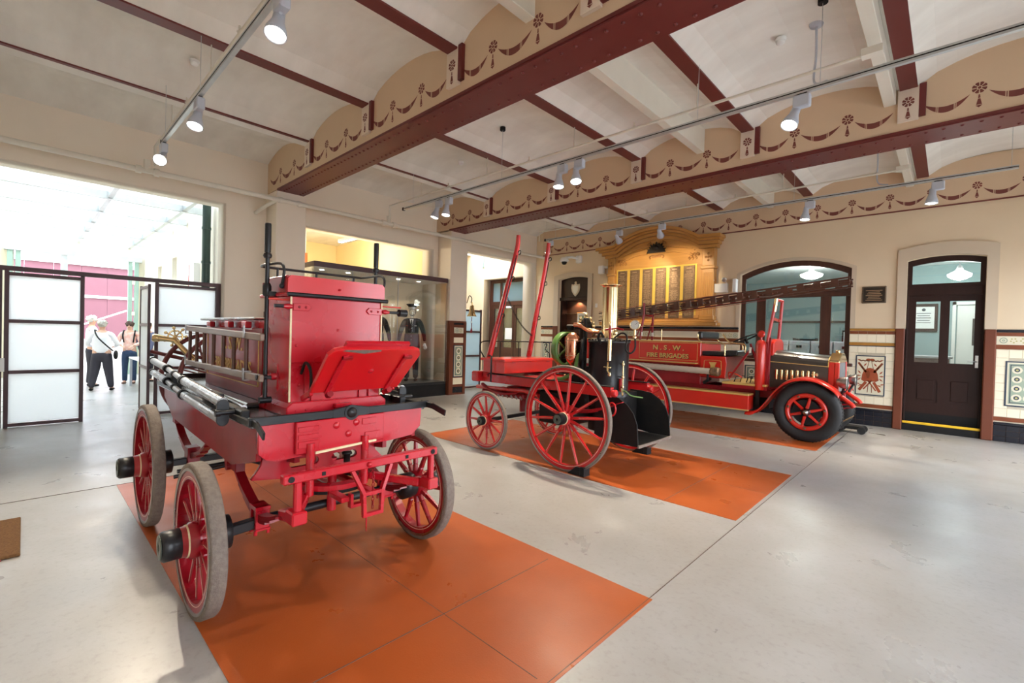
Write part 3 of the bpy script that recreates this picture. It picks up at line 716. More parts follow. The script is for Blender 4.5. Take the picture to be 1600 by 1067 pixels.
dlf = curve_plate('door_leaf', rect(-.60, .40, .34, 2.56), [rect(-.49, -.15, 1.30, 2.45), rect(-.02, .31, 1.30, 2.45), rect(-.49, -.15, .55, 1.02), rect(-.02, .31, .55, 1.02)], 'y', 11.73, 11.78, 'doorwood', dstr)
for a, b in ((-.49, -.15), (-.02, .31)):
    MB().bx(a, b, 11.752, 11.758, 1.30, 2.45).build('pane', 'officeglass', dlf)
    MB().bx(a, b, 11.745, 11.775, .55, 1.02).build('panel', 'doorwood', dlf)
    MB().prism([(a + .05, .60), (b - .05, .60), (b - .05, .97), (a + .05, .97)], 'y', 11.735, 11.75).build('raised_field', 'doorwood', dlf, bev=.008)
hd = MB().bx(.335, .375, 11.715, 11.73, 1.24, 1.46); hd.tube([(.355, 11.72, 1.35), (.355, 11.68, 1.35), (.24, 11.68, 1.355)], .009)
hd.build('lever_handle', 'silver', dlf)
MB().bx(-.60, .40, 11.74, 11.80, .14, .34).build('kick_board', 'blackm', dstr)
stp = MB().bx(-.63, .43, 11.60, 12.0, 0, .15).build('door_step', 'blackm', dstr, bev=.006)
MB().bx(-.63, .43, 11.592, 11.625, .13, .175).build('yellow_nosing', 'yellow', dstr, bev=.008)

# ------------------------------------------------------------ arched window
w1 = struct(curve_plate('window_1', arch(-3.62, -1.49, 1.22, 3.16, 3.41), [
    rect(-3.54, -3.26, 1.36, 2.62), rect(-3.11, -2.01, 1.36, 2.62), rect(-1.86, -1.57, 1.36, 2.62), arch(-3.54, -1.57, 2.76, 3.07, 3.30)], 'y', 11.70, 11.78, 'winwood'))
for a, b in ((-3.54, -3.26), (-3.11, -2.01), (-1.86, -1.57)):
    MB().bx(a, b, 11.735, 11.742, 1.36, 2.62).build('pane', 'officeglass', w1)
    gb = MB()
    for q in ((a, a + .02, 1.36, 2.62), (b - .02, b, 1.36, 2.62), (a, b, 1.36, 1.38), (a, b, 2.60, 2.62)): gb.bx(q[0], q[1], 11.69, 11.73, q[2], q[3])
    gb.build('glazing_bead', 'winwood', w1)
MB().prism(arch(-3.54, -1.57, 2.76, 3.07, 3.30), 'y', 11.735, 11.742).build('pane', 'officeglass', w1)
MB().bx(-3.62, -1.49, 11.66, 11.72, 2.60, 2.70).build('transom_moulding', 'winwood', w1, bev=.01)
MB().bx(-3.70, -1.42, 11.52, 11.72, 1.15, 1.215).build('sill', 'winwood', w1, bev=.012)
hm = arch(-3.70, -1.41, 1.93, 3.19, 3.47)
struct(curve_plate('trim_10', [(-3.70, 1.93), (-3.62, 1.93)] + win[2:][::-1] + [(-1.49, 1.93), (-1.41, 1.93)] + hm[2:], [], 'y', YB - .018, YB, 'surround'))

# ------------------------------------------------------------ office behind window and door
struct(MB().bx(-5, 4, 16.5, 16.7, 0, 3.5).build('wall_office', 'office'))
struct(MB().bx(-5.2, -5, 12, 16.7, 0, 3.5).build('wall_office', 'office'))
struct(MB().bx(2.4, 2.6, 12, 16.7, 0, 3.5).build('wall_office', 'office'))
struct(MB().bx(-5.2, 4, 12.0, 16.7, 3.5, 3.6).build('ceiling', 'white'))
struct(MB().bx(-5.2, 4, 12.0, 16.7, -.02, .14).build('floor', 'office'))
def pendant(x, y, z, lb, r=.17):
    t = thing('pendant_lamp', lb, 'lamp', (x, y, z), 'schoolhouse pendants in the office')
    MB().cyl((x, y, z + .2), (x, y, 3.5), .008).build('rod', 'grey', t)
    MB().lathe([(.03, .20), (.05, .17), (.05, .12), (.03, .12)], (x, y, z)).build('gallery', 'grey', t)
    MB().lathe([(.05, .13), (.06, .10), (r, .02), (r * .92, -.03), (r * .5, -.08), (.02, -.10)], (x, y, z), n=24).build('shade', 'lampglow', t)
    l = bpy.data.lights.new('pendant_light', 'POINT'); l.energy = 55; l.shadow_soft_size = .18; l.color = (.95, 1, .98)
    o = bpy.data.objects.new('pendant_light', l); COL.objects.link(o); o.location = (x, y, z - .25)
pendant(.10, 13.2, 3.08, 'white glass pendant lamp seen through the fanlight of the brown door', .19)
pendant(-2.52, 13.3, 3.27, 'white glass pendant lamp seen through the top of the arched window', .24)
def cabinet(x0, x1, y, lb, n=3, z=1.66):
    t = thing('filing_cabinet', lb, 'cabinet', ((x0 + x1) / 2, y, .14), 'filing cabinets along the office')
    MB().bx(x0, x1, y, y + .6, .14, z).build('body', 'grey', t, bev=.006)
    h = (z - .18) / 4
    for k in range(4):
        d = MB().bx(x0 + .015, x1 - .015, y - .018, y, .17 + k * h, .17 + (k + 1) * h - .015).build('drawer', 'grey', t, bev=.003)
        MB().bx((x0 + x1) / 2 - .06, (x0 + x1) / 2 + .06, y - .035, y - .018, .17 + k * h + h * .55, .17 + k * h + h * .72).build('handle', 'blackm', d)
xc = -3.5; names = ['first', 'second', 'third', 'fourth', 'fifth', 'sixth']
for i in range(6): cabinet(xc + i * .48, xc + i * .48 + .46, 13.6, 'grey four-drawer filing cabinet in the office, %s from the left' % names[i])
for i, (x, w) in enumerate(((-2.95, .5), (-1.6, .45))):
    tr = MB().bx(x, x + w, 13.65, 13.95, 1.66, 1.68).bx(x, x + .01, 13.65, 13.95, 1.68, 1.73).bx(x + w - .01, x + w, 13.65, 13.95, 1.68, 1.73).bx(x, x + w, 13.65, 13.66, 1.68, 1.71)
    tag(tr.build('letter_tray', 'blackm'), ['wide black letter tray on the office cabinets at left', 'black letter tray on the office cabinets nearer the right'][i], 'tray')
MB_ = MB().bx(-4.2, -1.2, 16.44, 16.5, 2.22, 2.28); tag(MB_.build('wall_shelf', 'blackm'), 'dark wall rail across the far office wall', 'shelf')
ob = thing('notice_board', 'dark framed notice board on the far office wall', 'board', (-1.9, 16.45, 1.9)); MB().bx(-2.3, -1.5, 16.44, 16.5, 1.5, 2.0).build('frame', 'blackm', ob); MB().bx(-2.26, -1.54, 16.43, 16.445, 1.54, 1.96).build('sheet', 'paper', ob)
cf = thing('framed_certificate', 'dark framed certificate seen through the left glass of the brown door', 'picture', (-.55, 13.6, 2.1))
struct(MB().bx(-.75, 2.4, 14.601, 14.7, .14, 3.5).build('wall_office', 'office'))
MB().bx(-.72, -.22, 14.55, 14.6, 1.95, 2.60).build('frame', 'doorwood', cf, bev=.01); MB().bx(-.66, -.28, 14.54, 14.551, 2.02, 2.53).build('sheet', 'paper', cf)
mb = MB(); [mb.bx(-.60 + .02 * (k % 2), -.34 - .02 * (k % 2), 14.537, 14.541, 2.15 + .055 * k, 2.165 + .055 * k) for k in range(5)]; mb.lathe([(.035, 0), (.035, .003)], (-.47, 14.54, 2.46), (0, -1, 0)); mb.build('print', 'mos_n', cf)
ct = thing('reception_counter', 'brown counter with grey top seen through the brown door', 'counter', (-.4, 13.2, .14))
MB().bx(-1.0, .0, 13.0, 13.4, .14, 1.36).build('body', 'dkwood', ct, bev=.01); MB().bx(-1.05, .05, 12.95, 13.45, 1.36, 1.41).build('top', 'grey', ct, bev=.01)
MB().cyl((-.12, 12.93, .14), (-.12, 12.93, 1.36), .03).build('pole', 'silver', ct)
idr = thing('inner_door', 'pale panelled inner door with small window seen through the right door glass', 'door', (.5, 14.55, .14))
MB().bx(.1, .75, 14.54, 14.6, .14, 2.55).build('leaf', 'white', idr, bev=.006); MB().bx(.35, .55, 14.505, 14.52, 1.65, 2.25).build('vision_panel', 'blackm', idr)
MB().bx(.02, .08, 14.50, 14.6, .14, 2.63).bx(.77, .83, 14.50, 14.6, .14, 2.63).bx(.02, .83, 14.50, 14.6, 2.56, 2.63).build('architrave', 'white', idr)

# ------------------------------------------------------------ niche with crest
ns = struct(curve_plate('trim_11', [(-9.16, 1.93), (-8.98, 1.93)] + niche[2:][::-1] + [(-7.88, 1.93), (-7.73, 1.93)] + arch(-9.16, -7.73, 0, 3.49, 3.58)[2:], [], 'y', YB - .045, YB, 'surround'))
for a, b in ((-9.17, -8.98), (-7.88, -7.71)): MB().bx(a, b, YB - .05, YB, 0, 1.93).build('jamb_dado', 'terra', ns, bev=.015)
nd = struct(MB().bx(-8.98, -7.88, 11.94, 12.0, 0, 3.45).build('door_2', 'doorwood'))
MB().prism(arch(-8.98, -7.88, 2.78, 3.37, 3.44), 'y', 11.70, 11.76).build('tympanum', 'doorwood', nd)
MB().bx(-9.0, -7.86, 11.62, 11.76, 2.72, 2.82).build('lintel', 'doorwood', nd, bev=.012)
MB().bx(-8.98, -8.90, 11.68, 11.94, 0, 2.72).bx(-7.96, -7.88, 11.68, 11.94, 0, 2.72).build('side_post', 'doorwood', nd)
for z in (.9, 1.35, 1.8, 2.3): MB().bx(-8.9, -7.96, 11.72, 11.94, z, z + .012).build('glass_shelf', 'officeglass' if z > 1 else 'doorwood', nd)
MB().bx(-8.9, -7.96, 11.925, 11.94, .9, 2.72).build('back_lining', 'dkwood', nd)
cr = thing('carved_crest', 'pale carved heraldic shield on the dark arch above the niche', 'crest', (-8.42, 11.69, 3.08))
sh = [(-.15, .17), (-.08, .15), (0, .19), (.08, .15), (.15, .17), (.165, .05), (.14, -.06), (.08, -.15), (0, -.22), (-.08, -.15), (-.14, -.06), (-.165, .05)]
MB().prism([(-8.42 + a, 3.06 + b) for a, b in sh], 'y', 11.67, 11.70).build('shield', 'beige', cr, bev=.01)
MB().prism([(-8.42 + a * .7, 3.06 + b * .7) for a, b in sh], 'y', 11.66, 11.672).build('inner_shield', 'creampaint', cr, bev=.006)
MB().ball((-8.42, 11.685, 3.27), .05, 10, (1, .4, .7)).build('crown', 'beige', cr)
nl = bpy.data.lights.new('niche_downlight', 'SPOT'); nl.energy = 22; nl.spot_size = 2.2; nl.color = (1, .72, .42); nl.shadow_soft_size = .03
nlo = bpy.data.objects.new('niche_downlight', nl); COL.objects.link(nlo); nlo.location = (-8.42, 11.85, 2.70)
fp = thing('framed_photograph', 'cream-mounted framed photograph on the niche shelf', 'picture', (-8.22, 11.85, 1.81))
MB().bx(-8.46, -8.04, 11.84, 11.87, 1.96, 2.36).build('frame', 'oak', fp, bev=.008); MB().bx(-8.43, -8.07, 11.835, 11.841, 1.99, 2.33).build('mount', 'paper', fp); MB().bx(-8.37, -8.13, 11.831, 11.836, 2.06, 2.26).build('print', 'mos_g', fp)
hl = thing('cap_on_stand', 'dark cap with pale top on the niche shelf left of the photograph', 'cap', (-8.68, 11.83, 1.81))
MB().lathe([(.09, 0), (.10, .05), (.14, .10), (.13, .14), (0, .15)], (-8.68, 11.83, 1.812)).build('crown', 'blackm', hl); MB().lathe([(.12, .145), (.10, .165), (0, .17)], (-8.68, 11.83, 1.812)).build('top', 'paper', hl)
rb = MB().bx(-8.84, -8.62, 11.76, 11.88, 1.362, 1.60); tag(rb.build('red_box', 'red2', bev=.01), 'small red box on the lower niche shelf', 'box')

# corridor doors in the recess
cd = struct(MB().bx(-12.45, -12.30, 11.9, 11.97, 0, 3.6).bx(-10.60, -10.40, 11.9, 11.97, 0, 3.6).bx(-12.3, -10.6, 11.9, 11.97, 3.48, 3.6).bx(-12.3, -10.6, 11.88, 11.97, 2.66, 2.80).bx(-11.92, -11.82, 11.9, 11.97, 0, 3.5).build('door_3', 'winwood'))
MB().bx(-12.3, -11.92, 11.93, 11.935, 2.8, 3.48).bx(-11.82, -10.6, 11.93, 11.935, 2.8, 3.48).build('pane', 'frostb', cd)
for a, b in ((-12.3, -11.92), (-11.82, -11.22), (-11.20, -10.60)):
    f = curve_plate('door_leaf', rect(a, b, 0, 2.66), [rect(a + .09, b - .09, 1.15, 2.55)], 'y', 11.91, 11.95, 'winwood', cd)
    MB().bx(a + .09, b - .09, 11.925, 11.93, 1.15, 2.55).build('pane', 'officeglass', f)
    MB().bx(a + .11, b - .11, 11.90, 11.91, .25, .95).build('panel', 'winwood', f, bev=.01)
MB().bx(-11.62, -11.28, 11.895, 11.90, 1.45, 1.85).build('paper_notice', 'paper', cd)
MB().bx(-11.60, -11.3, 11.895, 11.90, 2.56, 2.63).build('notice_strip', 'paper', cd)
gs = MB().bx(-12.52, -12.46, 11.52, 11.58, 4.04, 4.5).build('green_sign', 'green'); tag(gs, 'narrow green strip sign high on the corridor wall', 'sign')
dlb = thing('glazed_door', 'dark framed door of three blue frosted panes standing open beside the bell', 'door', (-10.25, 9.2, 0))
frame_leaf(dlb, 8.62, 9.46, 2.33, -10.25, (.95, 1.66), .05, 'frostb')

# ------------------------------------------------------------ honour board
hb = thing('honour_board', 'golden oak arched honour board with six bronze name plaques on the back wall', 'honour board', (-5.7, 11.5, 2.0))
y1, y0 = YB, 11.40
MB().bx(-7.08, -4.20, y0 + .06, y1, 2.0, 3.95).build('back_panel', 'oak', hb)
MB().bx(-7.30, -4.04, y0 - .10, y1, 1.95, 2.04).build('shelf', 'oakh', hb, bev=.015)
MB().bx(-7.22, -4.10, y0 - .04, y1, 2.04, 2.10).build('shelf_moulding', 'oakh', hb, bev=.012)
MB().bx(-6.88, -4.52, y0 + .035, y0 + .06, 2.14, 2.22).build('bottom_rail', 'oakh', hb)
gp0 = -6.80; pit = .3745
MB().bx(gp0 - .05, gp0 + 6 * pit - .045, y0 + .045, y0 + .06, 2.14, 3.50).build('gilded_field', 'goldstrip', hb)
for i in range(6):
    a = gp0 + i * pit; b = a + .285
    pq = MB().bx(a, b, y0 + .02, y0 + .045, 2.15, 3.46).build('name_plaque', 'bronze', hb, bev=.006)
    mb = MB(); z = 3.38; random.seed(40 + i)
    mb.bx(a + .08, b - .08, y0 + .017, y0 + .021, z, z + .03); z -= .06
    while z > 2.2:
        w = random.uniform(.06, .11)
        if random.random() < .93:
            x = (a + b) / 2 - w; segs = random.choice((2, 3))
            for q in range(segs):
                u0 = x + 2 * w * q / segs; mb.bx(u0, u0 + 2 * w / segs - .012, y0 + .0175, y0 + .021, z, z + .011)
        z -= .025
    mb.build('name_rows', 'bronze_t', pq)['kind'] = 'stuff'
for s_, (a, b) in ((-1, (-7.12, -6.90)), (1, (-4.46, -4.17))):
    p = MB().bx(a, b, y0, y1, 2.10, 3.34).build('pilaster', 'oak', hb, bev=.006)
    fl = MB(); n = 5
    for k in range(n):
        x = a + .03 + (b - a - .06) * (k + .5) / n; fl.cyl((x, y0 + .002, 2.25), (x, y0 + .002, 3.25), .011, n=8)
    fl.build('fluting', 'oak', p)
    MB().bx(a - .03, b + .03, y0 - .03, y1, 3.34, 3.42).build('capital', 'oakh', hb, bev=.015)
    q = MB().bx(a, b, y0, y1, 3.42, 3.84).build('frieze_block', 'oak', hb, bev=.006)
    cv = MB(); [cv.lathe([(.03, 0), (.025, .012), (0, .016)], ((a + b) / 2 + u, y0, 3.63 + w), (0, -1, 0), 8) for u, w in ((0, .08), (-.06, 0), (.06, 0), (0, -.08), (0, 0))]; cv.build('carved_rosette', 'oakcarve', q)
    MB().bx(a - .03, b + .03, y0 - .03, y1, 2.10, 2.20).build('pilaster_base', 'oakh', hb, bev=.012)
def arcpts(x0, x1, zs, za, n=20):
    w = (x1 - x0) / 2; h = za - zs; R = (w * w + h * h) / (2 * h); cx = (x0 + x1) / 2; cz = za - R; t0 = math.asin(w / R)
    return [(cx + R * math.sin(-t0 + 2 * t0 * i / n), cz + R * math.cos(-t0 + 2 * t0 * i / n)) for i in range(n + 1)]
# tympanum and stepped arched cornice
tp = MB().prism([(-6.92, 3.46), (-4.44, 3.46), (-4.44, 3.86)] + arcpts(-6.80, -4.56, 3.86, 4.22)[::-1] + [(-6.92, 3.86)], 'y', y0 + .05, y1).build('tympanum', 'oakh', hb)
for k, (dz0, dz1, dy) in enumerate(((0, .09, .03), (.085, .17, .09), (.165, .23, .15), (.225, .30, .21))):
    top = arcpts(-6.80 - .02 * k, -4.56 + .02 * k, 3.86 + dz1, 4.22 + dz1); bot = arcpts(-6.80 - .02 * k, -4.56 + .02 * k, 3.86 + dz0, 4.22 + dz0)
    e = .10 + .07 * k
    poly = [(-7.12 - e, 3.84 + dz0)] + bot + [(-4.17 + e * .6, 3.84 + dz0), (-4.17 + e * .6, 3.84 + dz1)] + top[::-1] + [(-7.12 - e, 3.84 + dz1)]
    MB().prism(poly, 'y', y0 + .02 - dy, y1).build('cornice_moulding', 'oakh', hb, bev=.006)
    if k:
        shd = MB(); yy = y0 + .02 - dy + .035  # dark strips below each cornice step, shade put in as colour
        P0 = [(-7.12 - e, 3.84 + dz0)] + bot + [(-4.17 + e * .6, 3.84 + dz0)]
        for a_, b_ in zip(P0[:-1], P0[1:]): shd.bar((a_[0], yy, a_[1] - .004), (b_[0], yy, b_[1] - .004), .07, .012, (0, 0, 1))
        shd.build('cornice_shade_line', 'oakcarve', hb)
# carved ribbons and foliage
cv = MB(); yb = y0 + .045
for s_ in (-1, 1):
    cx = -5.68
    a = smoothpts([(cx + s_ * .20, yb, 4.04), (cx + s_ * .5, yb, 4.02), (cx + s_ * .80, yb, 3.93), (cx + s_ * 1.02, yb, 3.84)]); cv2 = MB()
    for p, q in zip(a[:-1], a[1:]): cv2.bar(p, q, .02, .10, (0, -1, 0))
    a = smoothpts([(cx + s_ * .26, yb, 3.86), (cx + s_ * .55, yb, 3.84), (cx + s_ * .85, yb, 3.76), (cx + s_ * .98, yb, 3.72)])
    for p, q in zip(a[:-1], a[1:]): cv2.bar(p, q, .02, .085, (0, -1, 0))
    cv2.build('carved_ribbon', 'oakh', tp)
    lt = MB()
    for i in range(16): lt.bar((cx + s_ * (.26 + i * .045), yb - .012, 4.00 - .0085 * i * .9), (cx + s_ * (.285 + i * .045), yb - .012, 4.0 - .0085 * i * .9), .008, .045, (0, -1, 0))
    lt.build('carved_motto', 'oakcarve', tp)
    fo = MB(); random.seed(5 + s_)
    for i in range(9):
        u = cx + s_ * (.86 + .028 * i); z = 3.64 + .04 * math.sin(i * 2.1) + .06 * (i % 3)
        fo.tube(smoothpts([(u, yb, z), (u + .03 * s_, yb - .02, z + .04), (u + .05 * s_, yb - .01, z - .01), (u + .02 * s_, yb, z - .03)], 3), [.010] * 10, 5)
    fo.build('carved_foliage', 'oakcarve', tp)
    g2 = MB()
    for i in range(4): g2.tube(smoothpts([(cx + s_ * (.16 + .02 * i), yb, 4.14), (cx + s_ * (.18 + .03 * i), yb - .02, 4.18 - .03 * i), (cx + s_ * .15, yb, 4.08)], 3), .008, 5)
    g2.build('carved_foliage', 'oakcarve', tp)
em = MB(); ec = (-5.68, 3.93)
for i in range(9):
    t = PI * (i + .5) / 9; t0 = PI * i / 9; t1 = PI * (i + 1) / 9; R = .27 if i % 2 == 0 else .235
    q = [(ec[0], ec[1]), (ec[0] + .19 * math.cos(t0), ec[1] + .15 * math.sin(t0)), (ec[0] + R * math.cos(t), ec[1] + R * .85 * math.sin(t)), (ec[0] + .19 * math.cos(t1), ec[1] + .15 * math.sin(t1))]
    em.prism(q, 'y', y0 - .0, y0 + .05)
em.prism([(ec[0] - .26, ec[1] - .06), (ec[0] + .26, ec[1] - .06), (ec[0] + .22, ec[1] + .01), (ec[0] - .22, ec[1] + .01)], 'y', y0 - .015, y0 + .05)
em.lathe([(.07, 0), (.06, .03), (0, .04)], (ec[0], y0, ec[1] + .06), (0, -1, 0), 14)
em.build('rayed_badge', 'plaque', tp)
sc2 = MB()
for s_ in (-1, 1):
    sc2.tube(smoothpts([(-5.68, yb, 3.78), (-5.68 + s_ * .1, yb - .02, 3.81), (-5.68 + s_ * .2, yb, 3.78), (-5.68 + s_ * .17, yb, 3.72)], 4), .018, 6)
sc2.bx(-5.80, -5.56, yb - .01, yb + .02, 3.75, 3.80); sc2.build('carved_scroll', 'oakcarve', tp)

# ------------------------------------------------------------ small wall fittings
el = thing('emergency_light', 'white twin-head emergency light right of the honour board', 'light', (-4.05, 11.5, 2.87))
MB().bx(-4.21, -3.88, 11.46, 11.58, 2.76, 2.97).build('battery_box', 'white', el, bev=.01)
for x in (-4.22, -3.94):
    MB().tube([(x + .05, 11.5, 2.97), (x, 11.48, 3.03)], .012).build('stem', 'white', el); h = MB().lathe([(.02, -.06), (.045, -.03), (.055, .03), (.05, .035), (0, .03)], (x, 11.45, 3.06), (0, -1, -.2), 16).build('lamp_head', 'silver', el)
pq = thing('wall_plaque', 'small dark bronze commemorative plaque between window and door', 'plaque', (-1.12, 11.57, 2.6))
MB().bx(-1.31, -.93, 11.55, 11.58, 2.43, 2.76).build('plate', 'plaque', pq, bev=.008); mb = MB()
for k in range(7): w = .13 - .02 * (k % 3); mb.bx(-1.12 - w, -1.12 + w, 11.546, 11.551, 2.48 + .032 * k, 2.492 + .032 * k)
for q in ((-1.30, -.94, 2.44, 2.446), (-1.30, -.94, 2.744, 2.75), (-1.30, -1.294, 2.44, 2.75), (-.946, -.94, 2.44, 2.75)): mb.bx(q[0], q[1], 11.545, 11.551, q[2], q[3])
mb.build('raised_lettering', 'bronze_t', pq)
cv = thing('security_camera', 'white dome security camera beside the niche top', 'camera', (-8.6, 11.3, 3.9))
MB().bx(-8.30, -8.12, 11.46, 11.58, 3.83, 4.05).build('mount', 'white', cv, bev=.02)
MB().tube([(-8.22, 11.46, 3.95), (-8.36, 11.36, 4.0), (-8.55, 11.3, 4.0)], .035).build('arm', 'white', cv)
MB().lathe([(0, .14), (.10, .12), (.135, .04), (.125, 0)], (-8.58, 11.28, 3.87), n=24).build('dome_cover', 'white', cv); MB().ball((-8.58, 11.28, 3.86), .085, 16).build('dome', 'blackm', cv)
wl_ = thing('wall_spotlight', 'small white wall spotlight left of the honour board', 'light', (-7.4, 11.5, 3.55))
MB().bx(-7.48, -7.30, 11.44, 11.56, 3.44, 3.68).build('body', 'white', wl_, bev=.02); MB().bx(-7.32, -7.2, 11.5, 11.58, 3.6, 3.66).build('bracket', 'white', wl_)
sb = MB().bx(-7.62, -7.54, 11.565, 11.58, 2.48, 2.60); tag(sb.build('wall_switch', 'white', bev=.004), 'small white switch on the wall between niche and honour board', 'switch')
wd = MB().bx(-3.74, -3.66, 11.40, 11.56, 2.75, 3.06); tag(wd.build('detector_box', 'white', bev=.01), 'small white box at the upper left edge of the arched window', 'box')
be = thing('brass_bell', 'brass bell with cord hanging on the pillar beside the open glazed door', 'bell', (-9.36, 8.25, 2.1))
MB().tube(smoothpts([(-9.40, 8.14, 2.42), (-9.38, 8.2, 2.62), (-9.37, 8.28, 2.56), (-9.37, 8.26, 2.44)], 5), .012, 6).build('bracket', 'blackm', be)
MB().lathe([(.01, .30), (.05, .28), (.065, .18), (.085, .08), (.13, .0), (.135, -.01), (.12, -.01)], (-9.34, 8.27, 2.08), n=24).build('bell_cup', 'brass', be)
MB().cyl((-9.34, 8.27, 2.36), (-9.34, 8.27, 2.46), .018).build('crown', 'brass', be); MB().tube([(-9.34, 8.27, 2.06), (-9.34, 8.27, 1.72)], .010).build('cord', 'red_d', be); MB().ball((-9.34, 8.27, 1.92), .028, 8).build('cord_knot', 'paper', be); MB().lathe([(.012, .08), (.03, .0), (.028, -.05)], (-9.34, 8.27, 1.68)).build('tassel', 'red_d', be)

# ------------------------------------------------------------ uniform display case
dc = thing('display_case', 'tall glass display case with dark header holding dress uniforms', 'display case', (-9.9, 5.8, 0))
X0, X1, Y0, Y1 = -10.44, -9.45, 4.06, 7.53
MB().bx(X0, X1, Y0, Y1, .0, .30).build('plinth', 'blackm', dc, bev=.006)
MB().bx(X0, X1, Y0, Y1, .30, .36).build('case_floor', 'leather', dc, bev=.004)
MB().bx(X0, X1, Y0, Y1, 2.90, 3.01).build('header', 'partition', dc, bev=.006)
MB().bx(X0, X0 + .03, Y0, Y1, .36, 2.90).build('back_lining', 'beige', dc)
MB().bx(X0, X1 - .03, Y0 + .02, Y1 - .02, 2.895, 2.90).build('soffit', 'white', dc)
MB().bx(X0 + .03, X1 - .06, Y1 - .02, Y1, .36, 2.89).build('end_lining', 'beige', dc)
yy = [Y0, 4.9, 6.05, Y1]
for a, b in zip(yy[:-1], yy[1:]): MB().bx(X1 - .012, X1, a + .004, b - .004, .36, 2.90).build('pane', 'glass', dc)
MB().bx(X0 + .03, X1 - .012, Y0, Y0 + .012, .36, 2.90).build('pane', 'glass', dc)
for y in yy[1:-1]: MB().bx(X1 - .013, X1 + .001, y - .004, y + .004, .36, 2.9).build('glass_joint', 'grey', dc)
for y in (4.4, 5.0, 5.7, 6.3, 6.9):
    MB().lathe([(.045, 0), (.045, -.008), (.03, -.008)], (-9.85, y, 2.895)).build('downlight', 'lampglow', dc)
    l = bpy.data.lights.new('case_downlight', 'SPOT'); l.energy = 14; l.spot_size = 1.9; l.color = (1, .86, .66); l.shadow_soft_size = .04
    o = bpy.data.objects.new('case_downlight', l); COL.objects.link(o); o.location = (-9.85, y, 2.87)

# ------------------------------------------------------------ figures
def skin_mesh(name, nodes, edges, m, parent=None, sub=2, root=0):
    """nodes: [(pos, rx, ry)]; grows one continuous surface along the edges"""
    me = bpy.data.meshes.new(name); me.from_pydata([n[0] for n in nodes], edges, [])
    o = bpy.data.objects.new(name, me); COL.objects.link(o)
    md = o.modifiers.new('skin', 'SKIN'); md.use_smooth_shade = True
    for i, n in enumerate(nodes):
        me.skin_vertices[0].data[i].radius = (n[1], n[2]); me.skin_vertices[0].data[i].use_root = (i == root)
    sb = o.modifiers.new('sub', 'SUBSURF'); sb.levels = sub; sb.render_levels = sub
    dg = bpy.context.evaluated_depsgraph_get(); m2 = bpy.data.meshes.new_from_object(o.evaluated_get(dg))
    bpy.data.objects.remove(o)
    m2.materials.clear(); m2.materials.append(M[m]); m2.polygons.foreach_set('use_smooth', [True] * len(m2.polygons))
    o_ = worg(parent)
    o2 = bpy.data.objects.new(name, m2); COL.objects.link(o2)
    if parent: o2.parent = parent; WO[o2.name] = V(0, 0, 0)
    return o2
